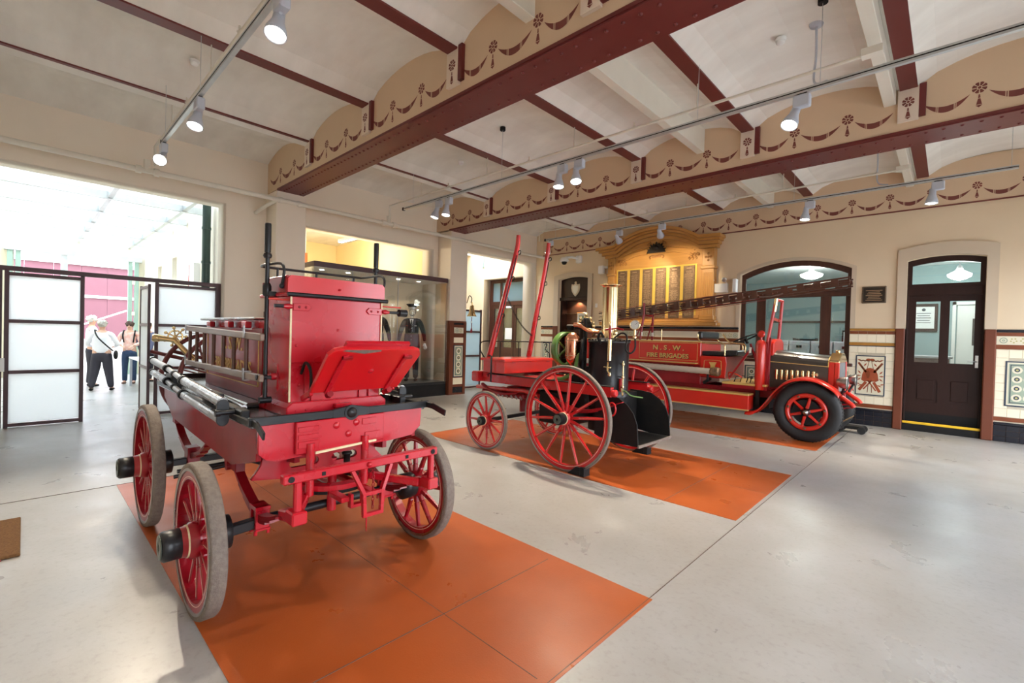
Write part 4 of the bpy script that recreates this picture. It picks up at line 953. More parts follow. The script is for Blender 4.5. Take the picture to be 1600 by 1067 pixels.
def figure(root, H=1.7, arms=None, legs=None, lean=0, infl=0, mats=None, body=True, torso_w=1., stout=1., head=True):
    """local frame: facing -Y, feet at z=0. arms: [(elbow, wrist)] left(+X), right(-X)"""
    s = H / 1.7
    def P(x, y, z): return V(x * s, (y + lean * max(0, z - .9)) * s, z * s)
    arms = arms or [((.27, .02, 1.12), (.28, -.04, .88)), ((-.27, .02, 1.12), (-.28, -.04, .88))]
    legs = legs or [((.095, -.01, .48), (.10, .03, .08)), ((-.095, -.01, .48), (-.10, .03, .08))]
    w = stout
    out = {}
    m = dict(skin='skin', top='paper', bot='cloth_b', shoe='blackm', hair='grey'); m.update(mats or {})
    nd = [(P(0, 0, .93), .13*w, .10*w), (P(0, 0, 1.10), .125*w, .09*w), (P(0, 0, 1.30), .15*w, .10*w), (P(0, .0, 1.42), .09, .075), (P(0, 0, 1.48), .052, .055), (P(0, -.01, 1.55), .062, .072), (P(0, -.012, 1.62), .073, .088), (P(0, 0, 1.675), .045, .055)]
    ed = [(0, 1), (1, 2), (2, 3), (3, 4), (4, 5), (5, 6), (6, 7)]
    for k, sgn in ((0, 1), (1, -1)):
        e, wr = arms[k]; b = len(nd)
        nd += [(P(sgn * .175, 0, 1.385), .06, .06), (P(*e), .043, .043), (P(*wr), .028, .026)]
        ed += [(3, b), (b, b + 1), (b + 1, b + 2)]
        kn, an = legs[k]; b = len(nd)
        nd += [(P(sgn * .09, 0, .86), .088 * w, .088 * w), (P(*kn), .058, .06), (P(*an), .036, .04), (P(an[0] + sgn * .01, an[1] - .13, .035), .034, .026)]
        ed += [(0, b), (b, b + 1), (b + 1, b + 2), (b + 2, b + 3)]
    nd = [(p, a * s, c * s) for p, a, c in nd]
    if head:
        out['body'] = skin_mesh('body', nd, ed, m['skin'], root)
    g = infl
    def pick(idx, e2, grow, name, mt):
        mp = {i: k for k, i in enumerate(idx)}
        n2 = [(nd[i][0], nd[i][1] + grow * s, nd[i][2] + grow * s) for i in idx]
        return n2, [(mp[a], mp[b]) for a, b in e2]
    # shirt / jacket
    t = [(nd[i][0].copy(), nd[i][1] + .020 * s, nd[i][2] + .020 * s) for i in (0, 1, 2, 3)]; t[0] = (P(0, 0, .86), .165*w*s, .135*w*s); t[3] = (P(0, 0, 1.415), .085*s, .07*s)
    e = [(0, 1), (1, 2), (2, 3)]
    for k in (0, 1):
        b0 = 8 + 7 * k; b = len(t); wr = nd[b0 + 2][0]; el = nd[b0 + 1][0]
        t += [(nd[b0][0], .072 * s, .070 * s), (el, .055 * s, .055 * s), (wr.lerp(el, .12 if m.get('sleeve', 1) else .9), .038 * s, .037 * s)]
        e += [(3, b), (b, b + 1), (b + 1, b + 2)]
    out['top'] = skin_mesh('shirt', t, e, m['top'], root)
    t = [(P(0, 0, 1.0), .132*w*s, .105*w*s), (P(0, 0, .88), .14*w*s, .115*w*s)]; e = [(0, 1)]
    for k in (0, 1):
        b0 = 11 + 7 * k; b = len(t)
        t += [(nd[b0][0] - V(0, 0, .06*s), .098*w*s, .10*w*s), (nd[b0 + 1][0], .072*w*s, .074*w*s), (nd[b0 + 2][0] - V(0, 0, .02 * s), .058 * s, .062 * s)]
        e += [(1, b), (b, b + 1), (b + 1, b + 2)]
    out['bot'] = skin_mesh('trousers', t, e, m['bot'], root)
    for k in (0, 1):
        an = nd[13 + 7 * k][0]; f = nd[14 + 7 * k][0]; d = (f - an); d.z = 0; d.normalize()
        an0 = V(an.x, an.y, .035*s)
        skin_mesh('shoe', [(an0 - d * .04 * s, .042*s, .038*s), (an0 + d * .06 * s, .045*s, .034*s), (an0 + d * .17 * s, .042*s, .026*s)], [(0, 1), (1, 2)], m['shoe'], root, 2)
    # hands: palm, four fingers and a thumb
    for k, sgn in ((0, 1), (1, -1)):
        wr = nd[10 + 7 * k][0]; el = nd[9 + 7 * k][0]; d = (wr - el).normalized(); side = d.cross(V(0, 0, 1) if abs(d.z) < .8 else V(0, 1, 0)).normalized(); up = side.cross(d)
        hn = [(wr, .026*s, .022*s), (wr + d * .05*s, .036*s, .018*s), (wr + d * .085*s, .036*s, .016*s)]; he = [(0, 1), (1, 2)]
        for q, (o2, L) in enumerate(((-.03, .055), (-.010, .07), (.012, .065), (.032, .05))):
            b = len(hn); bs = wr + d * .095*s + side * o2 * s
            hn += [(bs, .010*s, .009*s), (bs + (d * L * .55 - up * .008) * s, .009*s, .0085*s), (bs + (d * L - up * .028) * s, .007*s, .007*s)]; he += [(2, b), (b, b + 1), (b + 1, b + 2)]
        b = len(hn); hn += [(wr + (d * .045 - side * .035) * s, .012*s, .011*s), (wr + (d * .085 - side * .055 - up * .01) * s, .009*s, .009*s)]; he += [(1, b), (b, b + 1)]
        skin_mesh('hand', hn, he, m.get('hand', m['skin']), root, 1)
    if head:
        hp = P(0, -.012, 1.60)
        f = MB(); f.ball(hp + V(.030, -.082, .012) * s, .009 * s, 8, (1.3, .6, .7)); f.ball(hp + V(-.030, -.082, .012) * s, .009 * s, 8, (1.3, .6, .7)); f.build('eyes', 'blackm', root)
        f = MB(); f.lathe([(.016, -.02), (.011, .0), (.005, .03)], hp + V(0, -.094, -.005) * s, (0, .25, 1), 8); f.build('nose', m['skin'], root)
        f = MB(); f.ball(hp + V(0, -.082, -.045) * s, .022 * s, 10, (1, .35, .28)); f.build('mouth', 'mos_r', root)
        f = MB(); [f.ball(hp + V(q * .078, 0, -.005) * s, .024 * s, 8, (.35, .7, 1.1)) for q in (1, -1)]; f.build('ears', m['skin'], root)
        hr = MB().ball(hp + V(0, .018, .038) * s, .098 * s, 18, (.93, 1.02, .95)); random.seed(3)
        for q in range(26):
            a = random.uniform(0, 2 * PI); b = random.uniform(-.3, 1.2)
            if math.sin(a) * math.cos(b) < -.35 and b < .5: continue
            hr.ball(hp + V(.088 * math.cos(a) * math.cos(b), .018 + .094 * math.sin(a) * math.cos(b), .038 + .085 * math.sin(b)) * s, .026 * s, 6)
        hr.build('hair', m['hair'], root)
    return P
M['hair_w'] = mat('white_hair', (.70, .68, .64), .8, noise=(30, (.55, .53, .5), .6), bump=(120, .6))
M['hair_g'] = mat('grey_hair', (.50, .47, .42), .8, noise=(30, (.36, .33, .3), .6), bump=(120, .6))
M['hair_b'] = mat('brown_hair', (.085, .05, .035), .7, noise=(30, (.06, .035, .025), .6), bump=(120, .6))
M['shirt_w'] = mat('white_shirt_cotton', (.80, .80, .84), .8, noise=(6, (.72, .72, .77), .5), bump=(30, .3))
M['shirt_p'] = mat('peach_checked_shirt', (.78, .38, .30), .8, noise=(14, (.84, .66, .60), .9), bump=(30, .3))
M['shirt_bl'] = mat('blue_shirt', (.16, .18, .32), .8, noise=(6, (.12, .14, .26), .5))
M['trousers_d'] = mat('charcoal_trousers', (.030, .028, .040), .85, noise=(8, (.045, .04, .055), .5), bump=(40, .3))
M['jeans'] = mat('dark_blue_jeans', (.020, .045, .105), .8, noise=(20, (.035, .07, .14), .6), bump=(80, .3))
M['shoe_b'] = mat('brown_shoe_leather', (.12, .05, .03), .5, noise=(20, (.08, .035, .02), .5))

def person(lb, x, y, rot, **kw):
    r = bpy.data.objects.new('person', None); COL.objects.link(r); WO[r.name] = V(0, 0, 0); tag(r, lb, 'person')
    P = figure(r, **kw)
    r.location = (x, y, 0.0); r.rotation_euler = (0, 0, rot); return r, P
# local facing is -Y; rot turns it
p1, P = person('person with white hair, white shirt and dark trousers, leftmost of the courtyard group', -15.85, 1.20, math.radians(185), H=1.78,
    mats=dict(top='shirt_w', bot='trousers_d', hair='hair_w'), stout=1.1, arms=[((.26, -.05, 1.14), (.16, -.24, 1.12)), ((-.28, .02, 1.12), (-.27, -.08, .90))])
p2, P = person('person with grey hair seen from behind, white shirt, charcoal trousers and black shoulder strap', -14.75, 1.30, math.radians(-105 + 0), H=1.66,
    mats=dict(top='shirt_w', bot='trousers_d', hair='hair_g'), stout=1.32, arms=[((.29, -.04, 1.13), (.20, -.28, 1.08)), ((-.29, -.04, 1.13), (-.20, -.28, 1.08))], legs=[((.13, -.01, .48), (.19, .03, .08)), ((-.13, -.01, .48), (-.19, .03, .08))])
st_ = MB(); st_.tube(smoothpts([(.12, -.12, 1.42), (.13, .04, 1.45), (.05, .16, 1.28), (-.12, .18, 1.08), (-.22, .10, .96)], 5), .016, 6); st_.build('shoulder_strap', 'blackm', p2)
MB().ball((-.26, .02, .86), .13, 12, (.35, .9, .9)).build('shoulder_bag', 'blackm', p2)
p3, P = person('person with short brown hair in a peach checked shirt and jeans facing the group', -16.1, 1.98, math.radians(72), H=1.66,
    mats=dict(top='shirt_p', bot='jeans', hair='hair_b', shoe='shoe_b'), arms=[((.25, -.02, 1.13), (.12, -.27, 1.06)), ((-.25, -.02, 1.13), (-.12, -.27, 1.06))])
for sx in (-1, 1): MB().tube(smoothpts([(sx * .10, -.125, 1.12), (sx * .12, -.13, 1.30), (sx * .12, -.02, 1.44), (sx * .11, .12, 1.36)], 5), .018, 6).build('backpack_strap', 'blackm', p3)
MB().bx(-.14, .14, .11, .26, 1.0, 1.42).build('backpack', 'shirt_bl', p3, bev=.03, seg=2)
p4, P = person('person in a dark blue shirt mostly hidden behind the glazed door leaf', -16.3, 2.40, math.radians(130), H=1.66, mats=dict(top='shirt_bl', bot='trousers_d', hair='hair_b'))
tb = thing('side_table', 'pale folding table beside the group in the courtyard', 'table', (-14.6, 2.2, 0))
MB().bx(-15.55, -13.55, 1.90, 2.6, .72, .76).build('tabletop', 'white', tb, bev=.008)
for x in (-15.5, -13.6):
    for y in (1.94, 2.55): MB().bx(x - .025, x + .025, y - .025, y + .025, 0, .72).build('leg', 'grey', tb)

# uniforms on stands inside the case
def uniform(lb, x, y, rot, cap=True):
    r = bpy.data.objects.new('dress_uniform', None); COL.objects.link(r); WO[r.name] = V(0, 0, 0); tag(r, lb, 'uniform', 'dress uniforms in the display case')
    figure(r, H=1.86, mats=dict(top='cloth_b', bot='cloth_b', hand='paper'), head=False, stout=1.08, arms=[((.27, .02, 1.12), (.30, -.02, .90)), ((-.27, .02, 1.12), (-.30, -.02, .90))])
    s = 1.86 / 1.7
    MB().prism([(-.045*s, 1.44*s), (.045*s, 1.44*s), (0, 1.25*s)], 'y', -.145*s, -.12*s).build('shirt_front', 'paper', r)
    MB().prism([(-.012*s, 1.42*s), (.012*s, 1.42*s), (.018*s, 1.28*s), (0, 1.25*s), (-.018*s, 1.28*s)], 'y', -.152*s, -.14*s).build('tie', 'blackm', r)
    jk = MB().lathe([(.19, .78), (.175, .95), (.165, 1.1)], (0, 0, 0), n=20); jk.v = [(a*s, b*s*.78, c*s) for a, b, c in jk.v]; jk.build('jacket_skirt', 'cloth_b', r)
    b = MB()
    for k in range(4): b.ball((0, -.150*s, (1.22 - .085 * k) * s), .011, 8)
    for k in range(3): b.bx(.07*s + .02 * k, .085*s + .02*k, -.150*s, -.13*s, 1.275*s, 1.295*s)
    b.build('buttons', 'silver', r)
    MB().bx(-.13*s, -.075*s, -.150*s, -.12*s, 1.275*s, 1.29*s).build('ribbon_bar', 'red_d', r)
    for q in (-1, 1): MB().bx(q*.165*s - .03, q*.165*s + .03, -.04, .04, 1.455*s, 1.468*s).build('epaulette', 'silver', r)
    MB().cyl((0, 0, 1.42*s), (0, 0, 1.60*s), .035*s).build('neck_stand', 'glass', r)
    MB().ball((0, 0, 1.60*s), .085*s, 14, (1, 1, 1.15)).build('clear_head', 'glass', r)
    if cap:
        c = thing('peaked_cap', 'black peaked cap with silver braid on the clear head of the uniform', 'cap', (x, y, 2.2)); c.rotation_euler = (0, 0, rot)
        WO[c.name] = V(0, 0, 0)
        MB().lathe([(.095, -.02), (.10, .03), (.155, .075), (.15, .095), (0, .11)], n=24).build('crown', 'cloth_b', c); MB().lathe([(.098, -.015), (.103, .02)], n=24).build('braid', 'silver', c)
        MB().prism([(.11 * math.cos(PI + PI * t / 10), -.05 + .11 * math.sin(PI + PI * t / 10)) for t in range(11)], 'z', -.03, -.015).build('peak', 'silver', c)
        c.location = (x, y, .36 + 1.70 * s)
    r.location = (x, y, .36); r.rotation_euler = (0, 0, rot)
uniform('black dress uniform with peaked cap standing at the right of the display case', -9.92, 6.78, math.radians(50))
uniform('black dress uniform partly hidden behind the red engine, left in the display case', -9.95, 5.78, math.radians(60), False)
cs = MB().bx(-9.75, -9.66, 6.15, 6.32, .36, .56); tag(cs.build('caption_stand', 'paper', bev=.004), 'small caption stand on the display case floor', 'sign')

# ------------------------------------------------------------ pipes, tracks, lamps
pi = thing('water_pipe', 'cream pipe running along the left wall above the openings', 'pipe', (-9.33, 5, 4.04))
pb = MB().cyl((-9.34, -1.0, 4.05), (-9.34, YB, 4.05), .042, n=16); pb.build('main_run', 'creampaint', pi)
fm = MB()
for y in (1.45, 1.22, 5.55, 5.82): fm.cyl((-9.34, y - .035, 4.05), (-9.34, y + .035, 4.05), .062, n=14)
for y in (3.35, 3.70): fm.cyl((-9.34, y - .03, 4.05), (-9.34, y + .03, 4.05), .055, n=14)
fm.cyl((-9.34, 1.33, 4.05), (-9.34, 1.33, 4.22), .045, n=14).cyl((-9.34, 5.68, 4.05), (-9.34, 5.68, 4.22), .045, n=14)
fm.build('coupling', 'creampaint', pi)
MB().tube([(-9.34, 3.30, 4.05), (-9.62, 3.18, 3.95), (-9.93, 3.1, 3.85)], .035, 10).build('branch', 'creampaint', pi)
for y, lb, xe_ in ((1.42, 'thin cream sprinkler pipe under the ceiling of the nearest bay', 2.5), (5.68, 'thin cream sprinkler pipe under the ceiling of the middle bay', 2.5), (9.75, 'thin cream sprinkler pipe under the ceiling of the far bay', 2.5)):
    sp = thing('sprinkler_pipe', lb, 'pipe', (-4, y, 4.45), 'sprinkler pipes')
    x0 = -9.3 if y < 9 else -8.3
    MB().tube([(x0, y, 4.15 if y < 9 else 4.2), (x0, y, 4.45), (-.62, y, 4.45)], .018, 8).build('run', 'creampaint', sp)
    MB().bx(-.72, -.55, y - .05, y + .05, 4.43, 4.50).build('end_clip', 'creampaint', sp)
    for x in (-8.1, -6.1, -4.2, -2.35):
        MB().tube([(x, y, 4.45), (x, y, 4.76)], .007, 6).build('hanger', 'creampaint', sp)
    for x in (-7.2, -5.1, -3.2): MB().lathe([(.012, 0), (.028, .02), (.012, .03), (.012, .08)], (x, y, 4.45)).build('sprinkler_head', 'creampaint', sp)
def track(y, x0, x1, lb, hang):
    t = thing('lighting_track', lb, 'track', ((x0 + x1) / 2, y, 4.1), 'ceiling lighting tracks')
    MB().bx(x0, x1, y - .02, y + .02, 4.10, 4.15).build('rail', 'galv', t)
    MB().bx(x0, x1, y - .022, y - .02, 4.12, 4.13).build('rail_slot', 'blackm', t)
    MB().bx(x0 - .05, x0, y - .024, y + .024, 4.095, 4.155).build('end_cap', 'blackm', t)
    for x in hang:
        h = MB().tube([(x, y, 4.15), (x, y, 4.97)], .003, 5).build('suspension_wire', 'galv', t)
        MB().cyl((x, y, 4.93), (x, y, 4.985), .045, n=16).build('ceiling_cup', 'blackm', t)
track(1.30, -7.95, 2.5, 'grey lighting track hanging in the nearest bay', (-9.0 + 1.2, -6.05 + .05, -2.6))
track(5.35, -8.2, 2.5, 'grey lighting track hanging in the middle bay', (-7.9, -5.4, -2.2, -1.0))
track(9.45, -7.8, .62, 'grey lighting track hanging in the far bay', (-7.5, -5.5, -2.1, .55))
for y, x in ((5.35, -.9), (9.45, -.75)):
    c = MB().tube(smoothpts([(x - .23, y + .42, 4.97), (x - .22, y + .40, 4.65), (x - .20, y + .25, 4.3), (x - .05, y + .03, 4.17)], 5), .012, 6); c.lathe([(.07, 0), (.06, -.03), (.02, -.04)], (x - .23, y + .42, 5.0))
    tag(c.build('power_cable', 'grey'), 'grey power cable dropping from a ceiling rose to the %s track' % ('middle' if y < 6 else 'far'), 'cable')
def spot(x, y, aim, lb, on=True, e=60, grp='track spotlights'):
    t = thing('track_spotlight', lb, 'spotlight', (x, y, 4.1), grp)
    MB().bx(x - .045, x + .045, y - .02, y + .02, 4.07, 4.10).build('adaptor', 'blackm', t)
    MB().bx(x - .075, x + .075, y - .04, y + .04, 3.96, 4.085).build('gear_box', 'grey', t, bev=.01)
    d = (Vector(aim) - V(x, y, 3.9)).normalized(); p = V(x, y, 3.93) + V(-.06, 0, 0)
    MB().tube([(x, y, 3.99), (x - .03, y, 3.96), p], .016, 8).build('swivel_arm', 'grey', t)
    prof = [(.016, -.13), (.040, -.12), (.045, -.03), (.074, .06), (.080, .105), (.074, .105), (.066, .07)]
    MB().lathe(prof, p + d * .06, d, 20).build('lamp_housing', 'grey' , t)
    MB().lathe([(.0, .100), (.060, .099), (.074, .092)], p + d * .06, d, 20).build('lamp_face', 'lampglow' if on else 'silver', t)
    if on:
        l = bpy.data.lights.new('spot_beam', 'SPOT'); l.energy = e; l.spot_size = math.radians(75); l.spot_blend = .6; l.shadow_soft_size = .06; l.color = (1, .87, .68)
        o = bpy.data.objects.new('spot_beam', l); COL.objects.link(o); o.location = p + d * .16; o.rotation_euler = (-d).to_track_quat('Z', 'Y').to_euler()
SPE = 600
spot(-3.68, 1.30, (-2.6, .4, 0), 'track spotlight at the top edge of the picture, nearest bay', True, SPE * .45)
spot(-6.03, 1.30, (-4.9, .4, 0), 'track spotlight in the nearest bay, second from its left end', True, SPE * .8)
spot(-7.90, 1.30, (-6.2, 0.6, 2.6), 'leftmost track spotlight in the nearest bay, near the left wall', True, SPE)
spot(-7.05, 5.35, (-7.6, 4.4, 0), 'left one of the close pair of track spotlights above the display case', True, SPE)
spot(-6.75, 5.35, (-6.6, 4.7, 0), 'right one of the close pair of track spotlights above the display case', True, SPE)
spot(-4.15, 5.35, (-3.9, 4.9, 0), 'left one of the two track spotlights above the steam engine', True, SPE)
spot(-3.85, 5.35, (-3.0, 4.4, 0), 'right one of the two track spotlights above the steam engine', True, SPE)
spot(-1.15, 5.35, (-2.0, 3.5, 0), 'track spotlight at the right of the middle bay below the hanging cable', True, SPE)
spot(-7.65, 9.45, (-8.2, 9.0, 0), 'track spotlight in the far bay nearest the security camera', True, SPE)
spot(-5.62, 9.45, (-5.9, 11.5, 2.9), 'dark-faced track spotlight turned to the left half of the honour board', False); spot(-4.58, 9.45, (-5.1, 11.5, 2.9), 'dark-faced track spotlight turned to the right half of the honour board', False)
for x in (-5.72, -4.70):
    l = bpy.data.lights.new('board_beam', 'SPOT'); l.energy = 150; l.spot_size = math.radians(62); l.spot_blend = .5; l.shadow_soft_size = .05; l.color = (1, .82, .55)
    o = bpy.data.objects.new('board_beam', l); COL.objects.link(o); o.location = (x, 9.62, 3.86); d = V(x - .35 + 0, 11.5, 3.0) - o.location; o.rotation_euler = (-d).to_track_quat('Z', 'Y').to_euler()
spot(-1.85, 9.45, (-2.1, 9.1, 0), 'track spotlight in the far bay above the truck bonnet', True, SPE)
spot(-.20, 9.45, (-.4, 9.4, 0), 'rightmost track spotlight in the far bay, before the brown door', True, SPE)
def detector(x, y, lb, z=4.99):
    d = thing('smoke_detector', lb, 'detector', (x, y, z), 'ceiling smoke detectors'); MB().lathe([(.055, 0), (.055, -.02), (.045, -.03)], (x, y, z)).build('base', 'white', d); MB().lathe([(.042, -.03), (.045, -.05), (.03, -.065), (0, -.068)], (x, y, z)).build('head', 'white', d)
detector(-7.10, 1.47, 'white smoke detector on the ceiling of the nearest bay left of the track'); detector(-7.1, 5.9, 'white smoke detector on the ceiling of the middle bay above the display case'); detector(-1.47, 5.78, 'white smoke detector on the ceiling of the middle bay near the hanging cable')
detector(-3.3, 9.9, 'white smoke detector on the ceiling of the far bay'); detector(-1.3, 10.1, 'white smoke detector of the far bay nearer the door')
mt = thing('doormat', 'brown coir mat at the left edge of the floor', 'mat', (-4.9, -.1, 0))
MB().bx(-5.42, -4.56, -.70, .0, 0, .022).build('pile', 'coir', mt, bev=.006)
mb = MB()
for k in range(4): mb.tube([(-4.56, -.1 - .15 * k, .012), (-4.53, -.1 - .15 * k + .01, .008)], .004, 5)
mb.build('loose_thread', 'red_d', mt)

# ------------------------------------------------------------ wheels (axle along Y, outer side = -Y)
def wheel(parent, c, R, spokes, red='red', hub_r=.10, outer=-1, tw=.065, felloe=.055, tread=.035, rubber='rubber', hubc='black', capL=.13, drum=False, rot0=0., hubL=.1):
    Rr = R - tread
    cx, cy, cz = c
    w = MB().ring((cx, cy, cz), (0, 1, 0), Rr - felloe, Rr, tw * .9, 56).build('wheel', red, parent, bev=.004)
    MB().lathe([(Rr, -tw/2), (R - .006, -tw/2), (R, -tw/2 + .01), (R, tw/2 - .01), (R - .006, tw/2), (Rr, tw/2), (Rr, -tw/2)], (cx, cy, cz), (0, 1, 0), 56).build('tyre', rubber, w)
    MB().ring((cx, cy, cz), (0, 1, 0), Rr - .010, Rr + .006, tw + .004, 56).build('iron_band', 'steel' if rubber == 'rubber' else 'blackm', w)
    pl = MB().ring((cx, cy + outer * tw * .455, cz), (0, 1, 0), Rr - felloe + .012, Rr - felloe + .016, .002, 56); pl.ring((cx, cy - outer * tw * .455, cz), (0, 1, 0), Rr - felloe + .012, Rr - felloe + .016, .002, 56)
    pl.build('pinstripe', 'pinline', w)
    sm = None
    for i in range(spokes):
        a = rot0 + 2 * PI * i / spokes; d = V(math.cos(a), 0, math.sin(a)); c3 = V(cx, cy, cz)
        dd = outer * .012
        p0, p1 = c3 + d * hub_r * .7 + V(0, -dd, 0), c3 + d * (Rr - felloe + .005)
        s = MB().bar(p0, p0.lerp(p1, .3), .030, .042, (0, 1, 0), .034, .034); s.bar(p0.lerp(p1, .3), p1, .034, .034, (0, 1, 0), .024, .026)
        so = s.build('spoke', red, w, bev=.006)
        q0, q1 = p0.lerp(p1, .28) + V(0, outer * .0185, 0), p0.lerp(p1, .92) + V(0, outer * .0145, 0)
        s2 = MB().bar(q0, q1, .004, .002, (0, 1, 0)); s2.build('pinstripe', 'pinline', w) if sm is None and False else None
        pls.append((w, q0, q1))
    lines = MB()
    for (ww, q0, q1) in pls: lines.bar(q0, q1, .0022, .002, (0, 1, 0))
    lines.build('spoke_lining', 'pinline', w); pls.clear()
    o = outer
    MB().lathe([(hub_r * .8, -.05), (hub_r, -.04), (hub_r, .04), (hub_r * .85, .055), (hub_r * .8, hubL), (hub_r * .62, hubL + .005)], (cx, cy, cz), (0, o, 0), 28).build('hub', red, w)
    MB().lathe([(hub_r * .88, .052), (hub_r * .885, .054), (hub_r * .87, .060), (hub_r * .80, .060)], (cx, cy, cz), (0, o, 0), 28).build('hub_lining', 'cream_line', w)
    hc = MB().lathe([(hub_r * .68, hubL - .005), (hub_r * .80, hubL), (hub_r * .80, hubL + capL - .01), (hub_r * .74, hubL + capL), (hub_r * .3, hubL + capL + .002), (hub_r * .28, hubL + capL + .004), (0, hubL + capL + .004)], (cx, cy, cz), (0, o, 0), 28)
    for k in range(6):
        a = 2 * PI * k / 6; hc.ball((cx + hub_r * .55 * math.cos(a), cy + o * (hubL + capL), cz + hub_r * .55 * math.sin(a)), .006, 6)
    hc.build('hub_cap', hubc, w)
    MB().lathe([(hub_r * .18, 0), (hub_r * .66, 0), (hub_r * .66, .003), (hub_r * .18, .003), (hub_r * .18, 0)], (cx, cy + o * (hubL + capL + .004), cz), (0, o, 0), 24).build('hub_plate', 'hubface', w)
    if drum: MB().lathe([(hub_r * .9, 0), (hub_r * .95, .03), (hub_r * .95, .10), (hub_r * .6, .11)], (cx, cy - o * .05, cz), (0, -o, 0), 24).build('hub_drum', 'black', w)
    return w
pls = []

# ============================================================ 1. manual fire engine
E1 = thing('horse_drawn_fire_engine', 'crimson horse-drawn manual fire engine with driver seat, nearest to the camera on orange paint', 'fire engine', (-3.7, 1.43, 0))
YC = 1.43
for y, o in ((.70, -1), (2.16, 1)):
    wheel(E1, (-3.01, y - .02, .42), .42, 12, 'red_w', .10, o, .075, .055, .035, drum=True, capL=.085, hubL=.085, rot0=.1)
    wheel(E1, (-4.66, y, .48), .48, 14, 'red_w', .10, o, .075, .06, .035, drum=True, capL=.09, hubL=.095, rot0=.2)
ax = MB().bar((-3.02, .78, .41), (-3.02, 1.06, .43), .055, .06).cyl((-3.02, 1.04, .435), (-3.02, 1.82, .435), .028).bar((-3.02, 1.80, .43), (-3.02, 2.08, .41), .055, .06)
ax.build('front_axle', 'black', E1, bev=.006)
MB().bar((-4.66, .78, .465), (-4.66, 2.08, .465), .055, .055).build('rear_axle', 'black', E1, bev=.006)
# leaf springs
for y in (1.00, 1.86):
    sp = MB(); pts = smoothpts([(-2.64, y, .58), (-2.82, y, .51), (-3.02, y, .485), (-3.30, y, .58), (-3.50, y, .70)], 5)
    for k in range(4):
        cut = k * 2
        q = pts[cut: len(pts) - cut] if k else pts
        for a, b in zip(q[:-1], q[1:]): sp.bar(a - V(0, 0, .012 * k), b - V(0, 0, .012 * k), .055, .011)
    s = sp.build('leaf_spring', 'red_d', E1)
    cl = MB()
    for x in (-2.98, -3.06): cl.bx(x - .012, x + .012, y - .04, y + .04, .385, .53).cyl((x, y - .035, .36), (x, y - .035, .39), .010).cyl((x, y + .035, .36), (x, y + .035, .39), .010)
    cl.bx(-3.08, -2.96, y - .042, y + .042, .505, .53).bx(-3.08, -2.96, y - .042, y + .042, .385, .40)
    cl.build('spring_clip', 'red', s, bev=.003)
    cl = MB().cyl((-3.50, y - .06, .71), (-3.50, y + .06, .71), .032).cyl((-3.53, y - .05, .66), (-3.53, y + .05, .66), .026).bx(-3.56, -3.40, y - .03, y + .03, .64, .84)
    cl.build('spring_shackle', 'red_d', s, bev=.004)
    sp = MB(); pts = smoothpts([(-4.1, y, .72), (-4.35, y, .60), (-4.66, y, .53), (-4.97, y, .60), (-5.2, y, .72)], 5)
    for k in range(4):
        q = pts[k * 2: len(pts) - k * 2] if k else pts
        for a, b in zip(q[:-1], q[1:]): sp.bar(a - V(0, 0, .012 * k), b - V(0, 0, .012 * k), .055, .011)
    s = sp.build('leaf_spring', 'red_d', E1)
    MB().bx(-4.72, -4.60, y - .045, y + .045, .44, .58).bx(-4.15, -4.05, y - .035, y + .035, .70, .86).bx(-5.25, -5.15, y - .035, y + .035, .70, .86).split('spring_clip', 'red_d', s, bev=.004)
    # splinter bar bracket: foot, stem
    b = MB().bar((-2.64, y, .58), (-2.50, y, .61), .07, .06).bar((-2.47, y, .60), (-2.47, y, .80), .038, .038, (1, 0, 0)).bx(-2.53, -2.43, y - .04, y + .04, .575, .645)
    b.build('splinter_bracket', 'red', E1, bev=.008)
sb = MB().bx(-2.50, -2.45, .92, 1.90, .795, .845).build('splinter_bar', 'red', E1, bev=.006)
mb = MB()
for y in (.96, 1.86): mb.cyl((-2.452, y, .82), (-2.446, y, .82), .016, n=14)
for y in (1.13, 1.66): mb.bx(-2.452, -2.446, y - .010, y + .010, .81, .83)
mb.build('bolt_hole', 'blackm', sb)
MB().ball((-2.445, 1.40, .82), .016, 10).build('bolt', 'red', sb)
MB().bx(-2.455, -2.445, .922, 1.10, .797, .843).build('worn_end', 'red', sb) if False else None
yk = MB()
for s in (-1, 1):
    yk.bar((-2.47, YC + s * .125, .795), (-2.45, YC + s * .06, .655), .020, .028, (1, 0, 0)); yk.bar((-2.45, YC + s * .06, .655), (-2.45, YC + s * .055, .525), .020, .026, (1, 0, 0))
yk.bar((-2.45, YC - .065, .65), (-2.45, YC + .065, .65), .022, .02).bar((-2.45, YC - .065, .525), (-2.45, YC + .065, .525), .022, .02).cyl((-2.45, YC - .04, .53), (-2.45, YC - .04, .43), .006, .002)
yk.build('pole_yoke', 'red', E1)
ch = MB()
for k in range(11): ch.tube([(-2.46 + .006 * math.cos(t) * (k % 2), YC + .008 * math.cos(t) * (1 - k % 2) + .005, .78 - .022 * k + .014 * math.sin(t)) for t in [i * PI / 3 for i in range(6)]], .0032, 5, True)
ch.build('chain', 'red_d', E1)
MB().bar((-2.55, 1.03, .60), (-2.85, 1.22, .62), .05, .045).bar((-2.55, 1.83, .60), (-2.85, 1.64, .62), .05, .045).split('futchell', 'red', E1, bev=.006)
tt = MB().ring((-2.98, YC, .615), (0, 0, 1), .17, .24, .035, 40); tt.bx(-3.25, -2.6, YC - .12, YC - .07, .57, .60).bx(-3.25, -2.6, YC + .07, YC + .12, .57, .60).bx(-2.66, -2.62, YC - .05, YC - .03, .53, .60).bx(-2.66, -2.62, YC + .03, YC + .05, .53, .60).bx(-2.66, -2.62, YC - .05, YC + .05, .515, .535)
